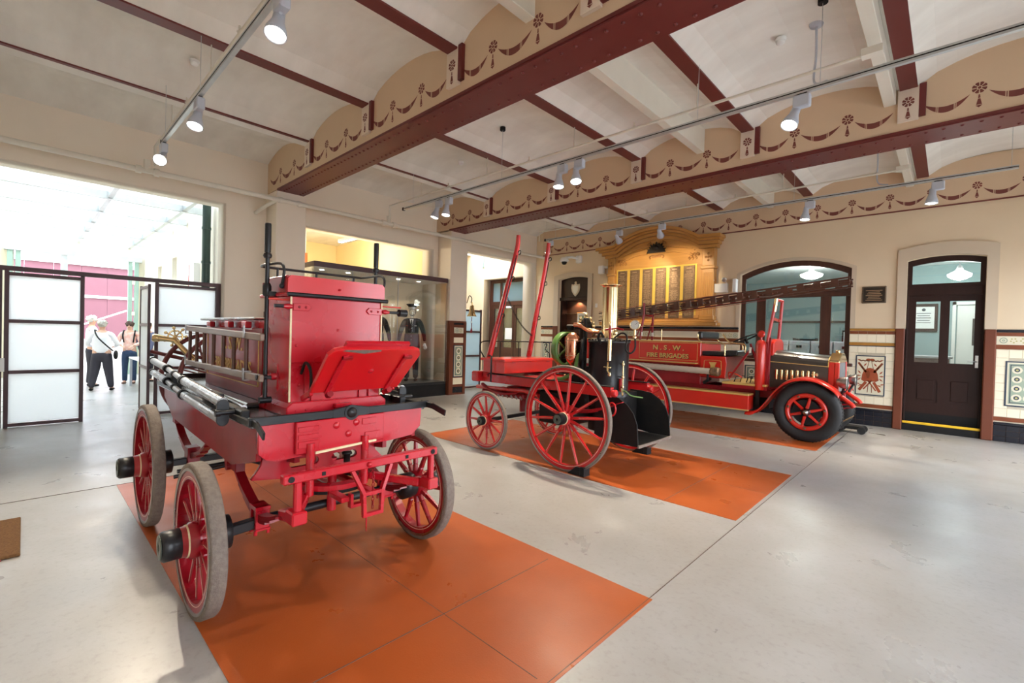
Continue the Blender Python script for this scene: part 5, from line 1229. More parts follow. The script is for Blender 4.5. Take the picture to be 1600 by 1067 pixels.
tt.cyl((-2.98, YC, .40), (-2.98, YC, .75), .03); tt.build('turntable', 'red', E1, bev=.003)
MB().ring((-2.98, YC, .585), (0, 0, 1), .18, .23, .02, 40).build('wear_plate', 'blackm', E1)
for y in (1.17, 1.52): MB().cyl((-2.72, y, .62), (-2.72, y, .93), .024, n=16).build('front_stay', 'red', E1)
MB().lathe([(.02, 0), (.02, .05), (.03, .05), (.03, .06), (0, .062)], (-2.72, 1.40, .78)).build('king_bolt', 'blackm', E1)
# slotted front board
def slot(y0, y1, z0, z1, n=6):
    r = (z1 - z0) / 2; cz = (z0 + z1) / 2
    return [(y1 - r + r * math.cos(-PI/2 + PI * i / n), cz + r * math.sin(-PI/2 + PI * i / n)) for i in range(n + 1)] + [(y0 + r + r * math.cos(PI/2 + PI * i / n), cz + r * math.sin(PI/2 + PI * i / n)) for i in range(n + 1)]
def S(y, z): return (y, z)
SB = lambda pts: [(y * 1.032, 1.6 - (1.6 - z) * 1.032) for y, z in pts]
curve_plate('slotted_board', SB([(.895, .735), (1.05, .715), (1.30, .705), (1.55, .705), (1.74, .715), (1.71, .75), (1.67, .79), (1.665, .84), (1.70, .90), (.94, .90), (.955, .86), (.945, .81), (.92, .77)]), [SB(slot(1.10, 1.28, .765, .815)), SB(slot(1.36, 1.535, .765, .815)), SB(slot(1.11, 1.28, .84, .88)), SB(slot(1.36, 1.535, .845, .885))], 'x', -2.97, -2.935, 'red', E1)
# tub (body below deck) with open bottom edge
tub = curve_plate('front_panel', [(.90, .90), (.90, 1.06), (1.98, 1.06), (1.97, .93), (1.90, .875), (1.72, .86), (1.25, .86), (1.00, .845), (.94, .86)], [], 'x', -2.80, -2.755, 'red', E1)
pb = MB()
pb.prism([(1.09, 1.06), (1.09, .87), (1.42, .875), (1.66, .885), (1.66, 1.06)], 'x', -2.756, -2.725); pb.build('overlay_panel', 'red', E1, bev=.004)
mb = MB()
for q in ((1.10, 1.22, .905, .945), (1.10, 1.22, .955, .985), (1.10, 1.22, 1.0, 1.03), (1.50, 1.60, 1.0, 1.04), (1.52, 1.63, .90, .95)):
    mb.bx(-2.726, -2.719, *q)
mb.split('patch_board', 'red', E1, bev=.002)
for y, z in ((1.33, 1.015), (1.46, 1.02), (1.41, .955)):
    MB().lathe([(.022, 0), (.020, .005), (0, .006)], (-2.724, y, z), (1, 0, 0), 16).build('bolt_cover', 'red', E1)
MB().bar((-2.72, 1.20, .868), (-2.72, 1.60, .888), .010, .014).build('gilt_edge', 'cream_line', E1)
for y, s in ((.93, -1), (1.93, 1)):
    t = .012
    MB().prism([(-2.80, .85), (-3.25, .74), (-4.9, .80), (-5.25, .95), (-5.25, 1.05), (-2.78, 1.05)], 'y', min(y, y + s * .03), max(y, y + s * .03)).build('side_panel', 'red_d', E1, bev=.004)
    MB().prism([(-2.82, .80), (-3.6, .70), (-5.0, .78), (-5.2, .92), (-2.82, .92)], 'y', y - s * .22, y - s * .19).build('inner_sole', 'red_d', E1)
MB().bx(-5.2, -2.9, .96, 1.90, .86, .90).build('tub_floor', 'red_d', E1)
MB().bx(-5.30, -2.76, .86, 2.01, 1.045, 1.075).build('deck', 'deck', E1, bev=.004)
MB().bx(-5.30, -3.3, 1.00, 1.86, 1.075, 1.11).build('deck_bed', 'deck', E1, bev=.01)
# black front bar with boss and corner struts
fb = MB().bar((-2.745, .84, 1.085), (-2.745, 1.33, 1.085), .022, .048).bar((-2.745, 1.53, 1.085), (-2.745, 2.03, 1.085), .022, .048).bar((-2.745, 1.31, 1.085), (-2.74, 1.43, 1.085), .024, .050, h1=.092).bar((-2.74, 1.43, 1.085), (-2.745, 1.55, 1.085), .024, .092, h1=.050)
fbo = fb.build('front_bar', 'black', E1, bev=.003)
MB().lathe([(.048, 0), (.048, .010), (.034, .0101)], (-2.735, 1.43, 1.085), (1, 0, 0), 26, False).lathe([(.033, .010), (.031, .018), (.022, .026), (0, .030)], (-2.735, 1.43, 1.085), (1, 0, 0), 26).build('boss', 'black', fbo)
for y, s in ((.86, -1), (2.01, 1)):
    MB().bar((-2.80, y, 1.085), (-2.66, y + s * .0, 1.08), .012, .040).bar((-2.67, y, 1.083), (-2.53, y + s * .01, 1.045), .012, .042).build('corner_strut', 'black', fbo, bev=.003)
    MB().bar((-2.76, y, 1.075), (-5.3, y, 1.075), .02, .03).build('deck_edge', 'black', E1)
# seat box
ZT = 1.80
MB().prism([(1.10, 1.15), (1.71, 1.15), (1.72, ZT), (1.10, ZT)], 'x', -3.30, -2.88).build('seat_box', 'red', E1, bev=.004)
MB().prism([(1.075, 1.075), (1.74, 1.075), (1.74, 1.13), (1.70, 1.16), (1.11, 1.16), (1.075, 1.13)], 'x', -3.34, -2.84).build('base_moulding', 'red', E1, bev=.006)
mb = MB().bx(-2.879, -2.872, 1.098, 1.108, 1.16, ZT).bx(-2.879, -2.872, 1.705, 1.715, 1.16, ZT)
mb.build('gilt_edge', 'cream_line', E1)
mb = MB().bx(-2.879, -2.873, 1.108, 1.70, 1.395, 1.398); mb.bx(-2.879, -2.866, 1.19, 1.20, 1.16, 1.39).bx(-2.879, -2.866, 1.23, 1.24, 1.16, 1.39).bx(-2.879, -2.866, 1.55, 1.56, 1.16, 1.39).bx(-2.879, -2.866, 1.62, 1.63, 1.16, 1.39)
mb.bx(-2.879, -2.870, 1.20, 1.23, 1.20, 1.37).build('panel_batten', 'red', E1, bev=.002)
mb = MB()
for y, z in ((1.14, 1.50), (1.17, 1.38), (1.40, 1.60), (1.16, 1.26)): mb.lathe([(.009, 0), (.007, .004), (0, .005)], (-2.879, y, z), (1, 0, 0), 10)
for y in (1.13, 1.19, 1.66): mb.lathe([(.007, 0), (.005, .004), (0, .005)], (-2.84, y, 1.11), (1, 0, 0), 10)
mb.build('rivet', 'red', E1)
MB().bx(-2.842, -2.80, 1.36, 1.47, 1.105, 1.135).build('latch_plate', 'red', E1, bev=.006)
# seat top with raised curved board, black rod and rail
MB().bx(-3.34, -2.865, 1.075, 1.745, ZT, ZT + .022).build('seat_plank', 'red', E1, bev=.006)
brd = curve_plate('seat_board', [(1.085, ZT + .02), (1.735, ZT + .02), (1.735, 1.905), (1.715, 1.925), (1.105, 1.925), (1.085, 1.905)], [], 'x', -2.905, -2.88, 'red4', E1)
for y in (1.08, 1.715):
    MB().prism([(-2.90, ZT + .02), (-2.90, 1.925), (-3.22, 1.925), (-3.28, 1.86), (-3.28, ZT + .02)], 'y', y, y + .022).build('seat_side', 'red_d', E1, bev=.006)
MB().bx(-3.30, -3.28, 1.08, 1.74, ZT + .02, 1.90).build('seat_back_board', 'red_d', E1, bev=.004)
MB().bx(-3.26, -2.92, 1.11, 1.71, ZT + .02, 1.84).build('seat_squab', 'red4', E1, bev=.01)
MB().tube([(-2.855, 1.075, ZT + .008), (-2.85, 1.74, ZT + .008)], .013, 12).build('front_rod', 'black', E1)
MB().lathe([(.008, 0), (.008, .008), (0, .01)], (-2.88, 1.405, 1.86), (1, 0, 0), 10).build('rivet', 'red', E1)
rl = MB()
rl.tube(smoothpts([(-2.94, 1.07, 1.86), (-2.91, 1.072, 1.95), (-2.96, 1.07, 1.995), (-3.10, 1.05, 2.0), (-3.22, 1.05, 2.0), (-3.26, 1.10, 2.0), (-3.26, 1.40, 2.0), (-3.26, 1.71, 2.0), (-3.22, 1.76, 2.0), (-2.97, 1.755, 1.995), (-2.91, 1.75, 1.94), (-2.95, 1.748, 1.87)], 6), .0085, 8)
for y in (1.16, 1.42, 1.70): rl.cyl((-3.26, y, 2.0), (-3.27, y, 1.86), .0075, n=8)
rl.ball((-2.93, 1.067, 1.858), .016, 8)
rl.build('seat_rail', 'black', E1)
# lever rods through red strap plates
for s, y, ye in ((-1, 1.10, 1.005), (1, 1.72, 1.86)):
    q = [(1.115, 1.225), (1.595, 1.715)][s > 0]
    a, b = q; mid = 1.735
    pts = [(a, mid - .022), (b - .02 if s < 0 else b, mid - .022), (b if s < 0 else b, mid), (b - .02 if s < 0 else b, mid + .022), (a, mid + .022)] if s < 0 else [(b, mid - .022), (b, mid + .022), (a + .02, mid + .022), (a, mid), (a + .02, mid - .022)]
    pl_ = MB().prism(pts, 'x', -2.88, -2.870).build('strap_plate', 'red', E1, bev=.002)
    mb = MB(); [mb.lathe([(.008, 0), (.006, .005), (0, .006)], (-2.870, t, mid), (1, 0, 0), 8) for t in (a + .035, b - .035)]; mb.build('strap_bolt', 'red_d', pl_)
    MB().lathe([(.013, 0), (.018, .02), (.010, .05)], (-2.868, y + s * -.005, mid), (0, s, 0), 12).build('socket', 'red', pl_)
    r = MB().cyl((-2.868, y, mid), (-2.868, ye, mid), .0105, n=10)
    if s > 0: r.cyl((-2.868, 1.845, mid), (-2.868, 1.905, mid), .026, n=16)
    r.build('lever_rod', 'black', E1)
    MB().tube([(-2.90, y, 1.775), (-2.90, ye - s * -.02 + s * .0, 1.775)], .006, 6).build('thin_rod', 'red3', E1)
# tall pump levers standing in brackets at both sides
for y, x in ((1.035, -3.08), (1.79, -3.10)):
    lv = MB().lathe([(.0185, 2.07), (.019, 2.24), (.017, 2.25), (0, 2.251)], (x, y, 0), n=14).cyl((x, y, 1.16), (x, y, 2.07), .0125, n=12)
    lv.lathe([(.020, 2.035), (.026, 2.05), (.020, 2.065)], (x, y, 0), n=14).lathe([(.02, 1.80), (.026, 1.81), (.026, 1.86), (.018, 1.88)], (x, y, 0), n=10)
    lv.cyl((x, y - .035, 1.155), (x, y + .035, 1.155), .020, n=12)
    tag(lv.build('pump_lever', 'black'), 'tall black iron lever standing upright at the %s side of the engine seat' % ('near left' if y < 1.4 else 'far right'), 'lever', 'upright iron levers') if False else lv.build('pump_lever', 'black', E1)
    s = -1 if y < 1.4 else 1; yb = 1.10 if s < 0 else 1.72
    b = MB().bx(x - .03, x + .03, min(y, yb), max(y, yb), 1.80, 1.83).bx(x - .015, x + .015, min(y - .03 * (s < 0), yb), max(y, yb), 1.285, 1.305); b.build('lever_bracket', 'black', E1, bev=.003)
    MB().lathe([(.024, 0), (.024, .03), (.012, .035)], (x, yb, 1.30), (0, s, 0), 12).build('bracket_boss', 'red', E1); MB().bx(x - .03, x + .03, min(yb, yb + s * .006), max(yb, yb + s * .006), 1.21, 1.38).build('bracket_plate', 'red', E1)
    MB().cyl((x + .02, y + s * .002, 1.30), (x + .02, y + s * .06, 1.30), .018, n=6).build('lever_nut', 'black', E1)
# footboard
fb0, fb1 = V(-2.725, 0, 1.245), V(-2.455, 0, 1.515)
def FB(t, y, o=0):
    d = (fb1 - fb0); n = V(d.z, 0, -d.x).normalized()
    p = fb0 + d * t + n * o; return (p.x, y, p.z)
def fplate(name, pts, o0, o1, m, parent, bev=0):
    mb = MB(); n = len(pts); q = [FB(t, y, o0) for t, y in pts] + [FB(t, y, o1) for t, y in pts]
    mb.add(q, [(i, (i + 1) % n, n + (i + 1) % n, n + i) for i in range(n)] + [list(range(n)), list(range(n, 2 * n))]); return mb.build(name, m, parent, bev, 2)
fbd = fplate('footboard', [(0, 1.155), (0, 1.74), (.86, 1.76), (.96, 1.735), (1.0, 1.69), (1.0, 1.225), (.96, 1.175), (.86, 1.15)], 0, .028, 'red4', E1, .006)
fplate('toe_rail', [(.95, 1.24), (.95, 1.66), (1.06, 1.66), (1.06, 1.24)], -.02, .004, 'red', fbd, .004)
for y in (1.235, 1.635):
    fplate('strap', [(.0, y), (.0, y + .03), (.88, y + .03), (.88, y)], .028, .040, 'red', fbd, .003)
    MB().tube([FB(-.05, y + .03, .035), FB(.04, y + .03, .05)], .020, 10).build('hinge_knuckle', 'red_d', fbd); fplate('strap_end', [(.80, y + .0), (.80, y + .06), (.86, y + .06), (.86, y)], .028, .045, 'red_d', fbd, .003)
fplate('worn_patch', [(.93, 1.30), (.90, 1.36), (.95, 1.46), (.985, 1.46), (.985, 1.24), (.96, 1.22)], .0281, .0288, 'rubber', fbd)
MB().lathe([(.020, 0), (.016, .004), (0, .004)], FB(.48, 1.47, .028), (fb1.z - fb0.z, 0, -(fb1.x - fb0.x)), 12).build('knot_patch', 'red', fbd)
for y in (1.165, 1.715):
    MB().tube(smoothpts([(-2.86, y, 1.33), (-2.80, y, 1.40), (-2.73, y, 1.36), (-2.72, y, 1.26), (-2.75, y, 1.20)], 5), .009, 8).build('curved_bracket', 'blackm' if y < 1.4 else 'red', E1)
    MB().bar(FB(.0, y, .02), (-2.84, y, 1.18), .022, .035).build('lower_bracket', 'red', E1, bev=.004)
# body locker behind the seat
lk = MB().bx(-4.72, -3.34, 1.10, 1.75, 1.11, 1.60).build('hose_locker', 'red_d', E1, bev=.004)
MB().bx(-4.80, -3.42, 1.07, 1.78, 1.655, 1.675).build('locker_lid', 'steel', lk, bev=.006)
MB().bx(-4.72, -3.34, 1.12, 1.73, 1.60, 1.655).build('lid_riser', 'red', lk)
for x in (-4.5, -4.0, -3.6): MB().bx(x - .05, x + .05, 1.06, 1.10, 1.60, 1.645).build('lid_bracket', 'red', lk, bev=.006)
mb = MB()
for z in (1.20, 1.56): mb.bx(-4.66, -3.40, 1.095, 1.10, z, z + .006)
mb.bx(-4.66, -4.654, 1.095, 1.10, 1.20, 1.56).bx(-3.406, -3.40, 1.095, 1.10, 1.20, 1.56).build('gilt_lining', 'gold', lk)
text_part('lettering', 'N. S. W.', .15, (-4.0, 1.097, 1.48), (1, 0, 0), (0, 0, 1), 'gold', lk, .002, bold=.002)
text_part('lettering', 'FIRE BRIGADES', .13, (-4.0, 1.097, 1.31), (1, 0, 0), (0, 0, 1), 'gold', lk, .002, bold=.002, sx=1.05)
# folded pump handles: paired ash poles with iron collars and end plates, both sides
for s in (-1, 1):
    y = .81 if s < 0 else 2.04
    def Yp(o): return y + s * o
    end = MB()
    for k, z0, z1 in ((0, 1.155, 1.27), (1, 1.055, 1.16)):
        hp = MB(); x0 = -3.10
        def Q(t): return V(-3.10 - 2.35 * t, Yp(.0) , z0 + (z1 - z0) * t)
        def Qo(t, o): p = Q(t); p.y += s * o; return p
        hp.cyl(Qo(0, 0), Qo(.42, .0), .030, n=14); hp.cyl(Qo(.42, 0), Qo(.72, -.03), .019, n=12); hp.cyl(Qo(.72, -.03), Qo(1, -.03), .028, n=14)
        ob = hp.build('pump_handle', 'steel', E1)
        co = MB()
        for t, r, o in ((.40, .036, 0), (.71, .034, -.03), (.98, .033, -.03), (.56, .025, -.015)): co.cyl(Qo(t, o), Qo(t + .02, o), r, n=14)
        co.split('collar', 'blackm', ob)
    ep = MB(); pts = [(y + .032 * math.cos(a), 1.145 + .032 * math.sin(a)) for a in [PI * i / 8 for i in range(9)]] + [(y + .032 * math.cos(a), 1.05 + .032 * math.sin(a)) for a in [PI + PI * i / 8 for i in range(9)]]
    ep.prism(pts, 'x', -3.105, -3.085); ep.build('end_plate', 'black', E1, bev=.002)
    sp = MB().cyl((-3.07, y - s * .03 if s > 0 else y - .04, 1.10), (-3.07, y + .10 if s < 0 else y + .07, 1.10), .014, n=12)
    yc = y + .085 if s < 0 else y - .085
    sp.cyl((-3.07, min(yc, yc) - .03, 1.10), (-3.07, yc + .03, 1.10), .024, n=14).cyl((-3.07, y - .045, 1.10), (-3.07, y - .02, 1.10), .020, n=12)
    sp.build('cross_pin', 'black', E1)
    MB().bx(-3.35, -2.95, yc - .03, yc + .02, 1.06, 1.12).bx(-3.75, -3.50, yc - .04, yc + .03, 1.075, 1.16).bx(-4.95, -4.70, yc - .04, yc + .03, 1.07, 1.20).split('handle_bracket', 'black', E1, bev=.006)
    MB().tube([(-3.2, yc + .06 * -s, 1.10), (-5.1, yc + .10 * -s, 1.14)], .018, 10).build('suction_rod', 'steel', E1)
MB().bar((-5.25, .84, 1.13), (-5.25, 2.03, 1.13), .03, .04).build('rear_crossbar', 'blackm', E1)
MB().tube([(-3.75, .72, .62), (-3.75, 1.3, .63)], .014).tube([(-3.85, .72, .56), (-3.85, 1.3, .60)], .014).build('brake_rod', 'black', E1)
MB().cyl((-3.9, 1.2, .62), (-3.6, 1.2, .66), .05, n=12).build('suction_cap', 'blackm', E1)
ch = MB()
for k in range(6): ch.tube([(-3.45 + .008 * math.cos(t) * (k % 2), 1.10 + .008 * math.cos(t) * (1 - k % 2), .84 - .022 * k + .014 * math.sin(t)) for t in [i * PI / 3 for i in range(6)]], .003, 5, True)
ch.build('chain', 'blackm', E1)
# ladder on its side along the engine
L1 = thing('short_ladder', 'short wooden ladder lying on its edge along the left side of the crimson engine', 'ladder', (-3.9, 1.0, 1.26))
for za, zb in ((1.585, 1.545), (1.285, 1.295)): MB().bar((-4.92, .995, za), (-3.02, .995, zb), .028, .045).build('rail', 'wood', L1, bev=.005)
for x in (-4.78, -4.55, -4.32, -4.06, -3.81, -3.57, -3.31):
    t = (x + 4.92) / 1.9
    MB().cyl((x, .995, 1.285 + .01 * t), (x, .995, 1.585 - .04 * t), .013, n=10).build('rung', 'dkwood', L1)
br = MB()
for x in (-4.85, -3.30):
    for z in (1.29, 1.565): br.bx(x - .012, x + .012, .972, 1.10, z - .03, z - .024).bx(x - .012, x + .012, .972, 1.02, z + .026, z + .032).bx(x - .012, x + .012, .972, .978, z - .03, z + .05)
br.build('ladder_bracket', 'steel', E1)

# ============================================================ 2. steam fire engine
E2 = thing('steam_fire_engine', 'red horse-drawn steam fire engine with black boiler and brass chimney', 'fire engine', (-3.7, 5.21, 0))
Y2 = 5.21
for y, o in ((4.45, -1), (5.97, 1)):
    wheel(E2, (-3.30, y, .63), .63, 14, 'red2', .085, o, .055, .062, .020, capL=.10, hubL=.06, rot0=.12, hubc='blackm')
    wheel(E2, (-4.67, y, .405), .405, 12, 'red2', .075, o, .05, .052, .018, capL=.07, hubL=.05, rot0=.05, hubc='blackm')
MB().bar((-3.30, 4.5, .63), (-3.30, 5.92, .63), .05, .05).bar((-4.67, 4.5, .405), (-4.67, 5.92, .405), .045, .045).split('axle', 'blackm', E2)
for y in (4.76, 5.66):
    r = MB().bx(-5.15, -2.86, y - .03, y + .03, .90, 1.02).build('side_rail', 'red2', E2, bev=.006)
    MB().bx(-5.15, -2.86, y - .034, y + .034, 1.02, 1.03).build('gilt_cap', 'blackm', r)
    MB().lathe([(.045, 0), (.045, .05), (.03, .06)], (-2.86, y, .95), (1, 0, 0), 14).build('rail_end', 'red2', r)
    sp = MB(); pts = smoothpts([(-2.72, y, .86), (-3.0, y, .76), (-3.3, y, .70), (-3.6, y, .76), (-3.85, y, .86)], 5)
    for k in range(4):
        q = pts[k * 2: len(pts) - k * 2] if k else pts
        for a, b in zip(q[:-1], q[1:]): sp.bar(a - V(0, 0, .011 * k), b - V(0, 0, .011 * k), .045, .010)
    sp.build('leaf_spring', 'red_d', E2)
    sp = MB(); pts = smoothpts([(-4.25, y, .86), (-4.45, y, .78), (-4.67, y, .75), (-4.9, y, .78), (-5.1, y, .86)], 5)
    for a, b in zip(pts[:-1], pts[1:]): sp.bar(a, b, .045, .03)
    sp.build('leaf_spring', 'red_d', E2)
MB().bx(-4.95, -3.45, 4.79, 5.63, .96, 1.0).build('footplate', 'red2', E2)
MB().bx(-5.20, -5.06, 4.62, 5.80, .90, 1.05).build('front_beam', 'red2', E2, bev=.02)
MB().bx(-5.16, -4.30, 4.80, 5.62, .70, .78).cyl((-4.67, Y2, .45), (-4.67, Y2, .9), .05).build('fore_carriage', 'red_d', E2, bev=.02)
MB().ring((-4.67, Y2, .80), (0, 0, 1), .25, .33, .03, 36).build('turntable', 'red2', E2)
MB().tube([(-5.25, 4.80, .80), (-4.2, 4.72, .84), (-3.95, 4.72, .80)], .028, 8).build('futchell', 'red2', E2)
MB().tube([(-4.2, Y2, .50), (-3.5, Y2, .52)], .025, 8).build('perch', 'red_d', E2)
mb = MB()
for k in range(7): mb.bar((-4.9 + .09 * k, 4.80, .74), (-4.86 + .09 * k, 4.80, .70), .01, .03)
mb.build('pipe_clip', 'steel', E2)
# seat box
sb = MB().bx(-4.99, -4.55, 4.67, 5.75, 1.05, 1.22).build('seat_box', 'red3', E2, bev=.006)
MB().bx(-5.02, -4.52, 4.64, 5.78, 1.22, 1.26).build('seat_lid', 'red3', sb, bev=.006)
mb = MB()
for y in (4.82, 5.60): mb.bx(-4.52, -4.512, y - .035, y + .035, 1.20, 1.212)
mb.build('lid_hinge', 'red_d', sb)
rl = MB(); z = 1.50
rl.tube(smoothpts([(-4.98, 4.68, 1.26), (-5.0, 4.62, 1.36), (-4.99, 4.60, 1.46), (-4.97, 4.68, z), (-4.96, 5.0, z), (-4.96, 5.74, z), (-4.9, 5.78, z)], 5), .009, 8)
rl.tube([(-4.96, 5.70, z), (-4.6, 5.86, z)], .008, 6)
for y in (4.98, 5.4): rl.cyl((-4.96, y, 1.26), (-4.96, y, z), .008, n=8)
rl.tube(smoothpts([(-4.6, 5.74, 1.26), (-4.58, 5.70, 1.33), (-4.62, 5.66, 1.38), (-4.64, 5.70, 1.46), (-4.7, 5.74, z)], 5), .008, 6)
rl.build('hand_rail', 'blackm', E2)
MB().tube([(-4.90, 4.70, 1.29), (-4.78, 4.63, 1.29), (-4.78, 4.63, .92)], .012, 8).build('brake_lever', 'blackm', E2)
# shafts, tilted up
for s, (y0, y1) in ((-1, (4.74, 4.96)), (1, (5.62, 5.66))):
    pts = smoothpts([(-5.00, y0, .98), (-4.93, y0, 1.30), (-4.80, y0 + (y1 - y0) * .45, 2.0), (-4.68, y0 + (y1 - y0) * .8, 2.6), (-4.64, y1, 2.88), (-4.62, y1, 3.06)], 6)
    n = len(pts); sh = MB().tube(pts, [.047 - .016 * i / n for i in range(n)], 10).build('shaft', 'red2', E2)
    ir = MB(); ir.tube([p + V(.035, s * .01, 0) for p in pts[9:22]], .009, 6); ir.build('shaft_iron', 'blackm', sh)
    hk = MB()
    for i in (11, 16, 22):
        p = pts[i] + V(.03, 0, 0); hk.tube(smoothpts([p, p + V(.04, .01, .03), p + V(.05, .01, -.02), p + V(.02, 0, -.03)], 3), .007, 6)
    hk.build('trace_hook', 'blackm', sh)
    MB().cyl((-5.05, y0, 1.0), (-4.93, y0, 1.0), .03).build('shaft_joint', 'red_d', sh)
ch = MB(); a = V(-4.78, 4.88, 2.22); b = V(-4.86, 5.60, 1.60)
for k in range(26):
    t = k / 25; p = a.lerp(b, t) - V(0, 0, .10 * math.sin(PI * t)); u = (b - a).normalized(); w = V(1, 0, 0) if k % 2 else u.cross(V(1, 0, 0))
    ch.tube([p + u * .022 * math.cos(q) + w * .011 * math.sin(q) for q in [i * PI / 3 for i in range(6)]], .0045, 5, True)
ch.build('chain', 'blackm', E2)
# boiler, firebox and chimney
BX = -3.20
bo = MB().lathe([(.27, .86), (.27, .90), (.255, .92), (.255, 1.53), (.268, 1.535), (.268, 1.56), (.255, 1.565), (.12, 1.60)], (BX, Y2, 0), n=40).build('boiler', 'black', E2)
MB().lathe([(.24, .42), (.24, .86)], (BX, Y2, 0), n=32).build('firebox', 'blackm', bo)
mb = MB()
for k in range(26):
    t = 2 * PI * k / 26; mb.ball((BX + .262 * math.cos(t), Y2 + .262 * math.sin(t), 1.572), .011, 6); mb.ball((BX + .262 * math.cos(t), Y2 + .262 * math.sin(t), .905), .010, 6)
for k in range(14): mb.ball((BX + .256 * math.cos(-2.2), Y2 + .256 * math.sin(-2.2), .95 + .042 * k), .006, 6)
mb.build('rivets', 'black', bo)['kind'] = 'stuff'
MB().lathe([(.115, 1.58), (.11, 1.62), (.102, 1.66), (.102, 2.24), (.115, 2.262), (.145, 2.27), (.145, 2.28), (.10, 2.275)], (BX, Y2, 0), n=36).build('chimney', 'brass', bo)
# copper air vessel, pump block, flywheel, fittings
AX, AY = -3.62, 5.0
MB().lathe([(0, 1.66), (.055, 1.65), (.088, 1.61), (.097, 1.56), (.097, 1.33), (.08, 1.28), (.045, 1.25), (.03, 1.22), (.03, 1.10)], (AX, AY, 0), n=28).build('air_vessel', 'copper', E2)
mb = MB()
for z in (1.35, 1.545): mb.lathe([(.098, z), (.0995, z + .004), (.098, z + .008)], (AX, AY, 0), n=28)
mb.build('vessel_seam', 'bronze_t', E2)
fw = MB().lathe([(.20, -.05), (.235, -.05), (.235, .05), (.20, .05), (.20, -.05)], (-3.80, 5.08, 1.43), (1, -.12, 0), 36)
for k in range(5):
    a = 2 * PI * k / 5; f_, u_, w_ = frame((1, -.12, 0)); fw.bar(V(-3.80, 5.08, 1.43), V(-3.80, 5.08, 1.43) + (u_ * math.cos(a) + w_ * math.sin(a)) * .21, .025, .02)
fw.build('flywheel', 'grn_paint', E2, bev=.004)
MB().tube(smoothpts([(-3.44, 4.98, 1.40), (-3.50, 4.95, 1.34), (-3.56, 4.95, 1.15), (-3.66, 4.90, 1.06), (-3.86, 4.88, 1.0)], 6), .024, 10).build('green_pipe', 'grn_paint', E2)
mb = MB()
mb.bx(-3.80, -3.52, 5.05, 5.40, 1.0, 1.20).cyl((-3.60, 5.20, 1.10), (-3.60, 5.20, 1.78), .055).cyl((-3.52, 5.12, 1.15), (-3.52, 5.12, 1.84), .022).cyl((-3.70, 5.3, 1.2), (-3.70, 5.3, 1.76), .022).bx(-3.68, -3.50, 5.1, 5.3, 1.70, 1.78).lathe([(.06, 1.78), (.07, 1.80), (.03, 1.86)], (-3.56, 5.2, 0)).cyl((-3.50, 5.05, 1.0), (-3.50, 5.05, 1.6), .016)
mb.build('engine_block', 'blackm', E2, bev=.006)
mb = MB()
for (x, y, z) in ((-3.56, 5.2, 1.87), (-3.62, 5.16, 1.82), (-3.46, 5.22, 1.76), (-3.42, 5.18, 1.66), (-3.52, 5.25, 1.82), (-3.68, 4.93, 1.05)):
    mb.lathe([(.012, -.05), (.028, -.02), (.030, .0), (.02, .02), (.012, .035), (.022, .045), (.012, .055), (0, .06)], (x, y, z), n=12)
mb.tube([(-3.62, 5.13, 1.74), (-3.40, 5.12, 1.70), (-3.3, 5.12, 1.68)], .014).tube([(-3.60, 4.95, 1.05), (-3.80, 4.92, 1.03)], .03).lathe([(.025, -.03), (.035, 0), (.02, .04)], (-3.02, 5.05, 1.66), n=14)
mb.split('brass_valve', 'brass', E2)
MB().tube(smoothpts([(-3.64, 5.05, 1.76), (-3.54, 5.04, 1.75), (-3.42, 5.06, 1.68), (-3.28, 5.08, 1.665)], 6), [.030] * 7 + [.022] * 12, 12).build('copper_pipe', 'copper', E2)
# gauge on a swan neck
MB().tube(smoothpts([(-3.0, 5.0, 1.60), (-2.90, 5.0, 1.66), (-2.84, 5.02, 1.62), (-2.85, 5.02, 1.47), (-2.80, 5.04, 1.42), (-2.76, 5.08, 1.48), (-2.775, 5.1, 1.62), (-2.78, 5.1, 1.70)], 6), .011, 8).build('swan_neck_pipe', 'blackm', E2)
gd = V(.35, -.94, .05).normalized(); gc = V(-2.78, 5.10, 1.765)
g = MB().lathe([(.02, -.03), (.062, -.025), (.066, .0), (.060, .012), (.055, .012), (.054, .002)], gc, gd, 28).cyl((-2.78, 5.1, 1.60), (-2.78, 5.1, 1.71), .013).lathe([(.02, 1.60), (.024, 1.62), (.013, 1.64)], (-2.78, 5.1, 0)).build('pressure_gauge', 'brass', E2)
MB().lathe([(0, .006), (.054, .006)], gc, gd, 28).build('gauge_dial', 'white', g)
f_, u_, w_ = frame(gd); mb = MB()
for k in range(11):
    a = -2.2 + 4.4 * k / 10; d = u_ * math.sin(a) + w_ * math.cos(a); mb.bar(gc + gd * .0075 + d * .040, gc + gd * .0075 + d * .049, .002, .001, gd)
mb.bar(gc + gd * .008, gc + gd * .008 + (u_ * .6 + w_ * .5) * .05, .003, .001, gd); mb.build('gauge_marks', 'blackm', g)
MB().tube([(-3.12, 4.98, 1.70), (-2.96, 5.02, 1.72), (-2.9, 5.04, 1.70)], .012).cyl((-3.0, 4.90, 1.58), (-3.0, 4.90, 1.74), .014).build('whistle_pipe', 'red_d', E2)
ga = MB().cyl((-3.02, 4.93, 1.32), (-3.02, 4.93, 1.58), .026, n=14).lathe([(.015, 1.74), (.02, 1.76), (.010, 1.80)], (-3.0, 4.90, 0)); ga.tube([(-3.05, 4.95, 1.30), (-3.02, 4.90, 1.20), (-2.99, 4.90, 1.15)], .012).lathe([(.014, 0), (.022, .02), (.012, .05)], (-3.0, 4.91, 1.13)).tube([(-3.10, 4.94, 1.24), (-2.98, 4.90, 1.24)], .008)
ga.build('lubricator', 'brass', E2)
wg = MB().cyl((-2.90, 5.06, 1.0), (-2.90, 5.06, 1.32), .009, n=8)
